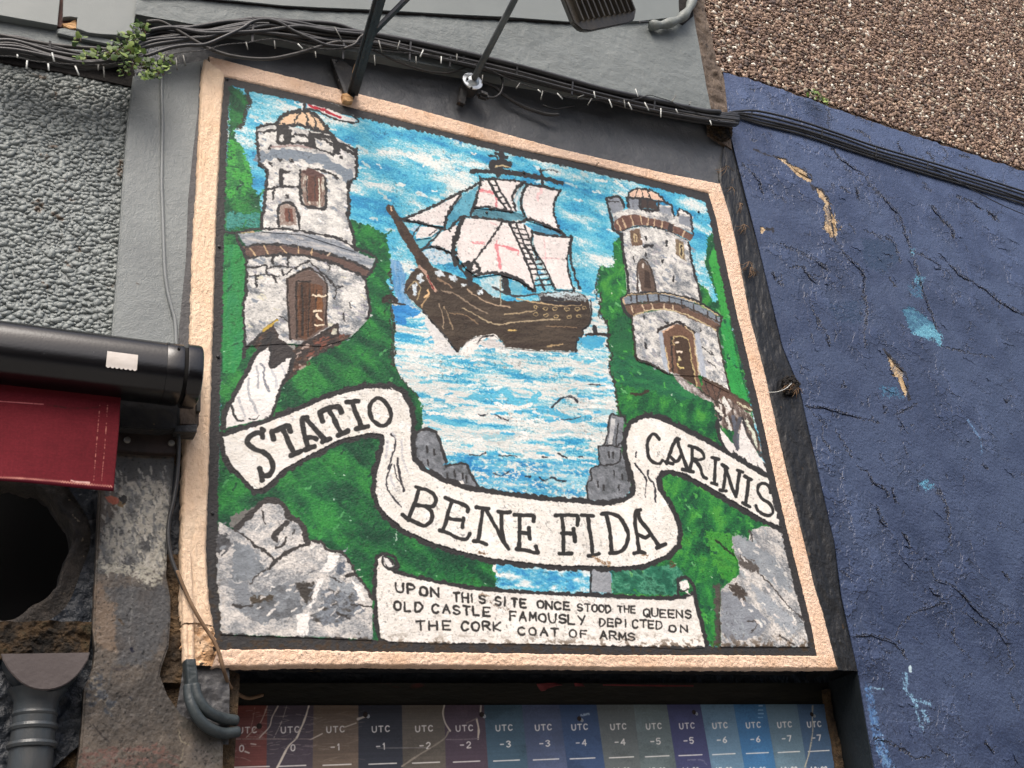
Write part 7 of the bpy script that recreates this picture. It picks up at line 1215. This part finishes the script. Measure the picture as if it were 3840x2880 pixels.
# ================================================================== CONDUITS AT THE LOWER LEFT CORNER
cd = thing('conduit_pair', 'two slate grey conduits in a painted sleeve curving onto the printed board', 'conduit', tuple(at(720, 2560, -.03)))
strip('sleeve', [(690, 2478), (694, 2540), (698, 2600)], [(732, 2478), (740, 2540), (744, 2598)], -.016, .014, M['conduit'], n=50, m=14, amp=.001, wob=.0012, seed=44, parent=cd)
tube('conduit', cable_pts([(708, 2570), (710, 2610), (722, 2652), (742, 2690), (770, 2720), (804, 2740), (840, 2750), (892, 2744)], [-.028, -.03, -.034, -.034, -.03, -.02, -.004, .01], 8), .0108, M['conduit'], cd, 14)
tube('conduit', cable_pts([(730, 2568), (736, 2600), (750, 2632), (772, 2660), (800, 2680), (836, 2694), (884, 2702)], [-.030, -.032, -.034, -.032, -.025, -.008, .01], 8), .0108, M['conduit'], cd, 14)

# ================================================================== WEEDS, ROOTS, NEST
def leaf_mesh(seed, w=1.0):
    R = random.Random(seed); o = []
    for t, r in [(0, .0), (.12, .22), (.35, .42 * w), (.6, .46 * w), (.82, .3 * w), (1, .0)]: o.append((t, r * R.uniform(.85, 1.15)))
    V = [(0, 0, 0)]; 
    for t, r in o[1:-1]: V += [(-r, t, .10 * r - .12 * t * t), (0, t, -.06 - .12 * t * t), (r, t, .10 * r - .12 * t * t)]
    V.append((0, 1, -.16)); F = [(0, 3, 2), (0, 2, 1)]
    for k in range(3):
        b = 1 + 3 * k; F += [(b, b + 1, b + 4, b + 3), (b + 1, b + 2, b + 5, b + 4)]
    F += [(10, 11, 13), (11, 12, 13)]
    me = bpy.data.meshes.new('leaf'); me.from_pydata(V, [], F); me.materials.append(M['leaf']); me.polygons.foreach_set('use_smooth', [True] * len(F)); return me
LM = [leaf_mesh(i, .8 + .15 * i) for i in range(4)]
def weed(label, blobs, y0, nper, size, seed, cat='weed'):
    w = thing('weed', label, cat, tuple(at(blobs[0][0], blobs[0][1], y0))); R = random.Random(seed); c = 0
    for bx, by, br, n in blobs:
        root = at(bx, by + br * .3, y0 + .01); 
        for s in range(max(2, n // 5)):
            a = R.uniform(0, 6.28); e = at(bx + math.cos(a) * br * .7, by + math.sin(a) * br * .7, y0 - .025)
            tube('stem', [tuple(root), tuple((root + e) / 2 + np.array([0, -.008, .004])), tuple(e)], .0011, M['stem'], w, 5)
        for k in range(n):
            a = R.uniform(0, 6.28); r = br * math.sqrt(R.random()); p = at(bx + math.cos(a) * r, by + math.sin(a) * r * .8, y0 - R.uniform(.0, .04))
            o = bpy.data.objects.new('leaf', LM[c % 4]); COL.objects.link(o); o.parent = w; o.location = Vector(p) - w.location; s_l = size * R.uniform(.55, 1.25); o.scale = (s_l, s_l, s_l)
            o.rotation_euler = (Matrix.Rotation(-1.75 + R.uniform(-.75, .75), 3, 'X') @ Matrix.Rotation(R.uniform(-.6, .6), 3, 'Y') @ Matrix.Rotation(R.uniform(-2.2, 2.2) + (math.pi if R.random() < .4 else 0), 3, 'Z')).to_euler(); c += 1
            if c >= 298: return w
    return w
weed('leafy green weed growing out of the cable bundle at the top left', [(470, 170, 62, 76), (530, 108, 34, 28), (420, 196, 42, 30), (505, 222, 48, 40), (560, 258, 60, 44), (622, 226, 30, 22), (595, 262, 40, 20), (306, 212, 30, 12), (292, 148, 22, 8), (360, 200, 30, 10), (462, 270, 26, 8)], -.07, 1, .0140, 4)
weed('small bright green tuft where the pebbledash meets the blue band', [(3055, 350, 26, 22), (3085, 372, 22, 14), (3094, 392, 10, 4)], -.024, 1, .0170, 9)
ms = thing('moss_clump', 'dark dirt and moss clump where the black moulding meets the cables', 'moss', tuple(at(2700, 478, -.01)))
V, F, n, _, _ = lumps([(2650, 450), (2700, 446), (2745, 470), (2740, 520), (2700, 530), (2660, 500)], -.006, .005, 88, .003, .007, flat=1.2, jag=.4)
link('clod', mesh_np('clod', V, F, M['moss'], False), ms)
for lab, pts, sd in [('tangle of dry roots hanging in the black moulding beside the mural', [(2725, 620), (2740, 700), (2775, 760), (2790, 840)], 3), ('round tuft of dead roots half way down the black moulding', [(2808, 980), (2815, 1000), (2822, 1015)], 5), ('dark bird-nest like hole with a loose pale straw beside the blue wall', [(2950, 1440), (2970, 1436), (2985, 1450)], 7)]:
    t_ = thing('dry_roots', lab, 'roots', tuple(at(*pts[1], -.012))); R = random.Random(sd)
    for k in range(26 if sd != 3 else 34):
        x, y = pts[R.randrange(len(pts))]; a = R.uniform(.3, 2.6); l = R.uniform(14, 46); 
        q_ = [(x, y), (x + math.cos(a) * l * .5 + R.uniform(-6, 6), y + math.sin(a) * l * .5), (x + math.cos(a + .3) * l, y + math.sin(a + .3) * l)]
        tube('root', [tuple(at(u, v, yy)) for (u, v), yy in zip(q_, (-.008, -.018, -.014))], .0008, M['twig'] if k % 3 else M['moss'], t_, 4)
    if sd == 7:
        V, F, n, _, _ = lumps([(2932, 1420), (2975, 1412), (2998, 1440), (2990, 1475), (2950, 1478)], -.008, .005, 89, .003, .007, flat=1.2, jag=.4)
        link('clod', mesh_np('clod', V, F, M['crack'], False), t_)
        tube('straw', cable_pts([(2878, 1471), (2910, 1470), (2945, 1458), (2970, 1436)], [-.01, -.022, -.026, -.014], 6), .0012, M['bulb'], t_, 5)
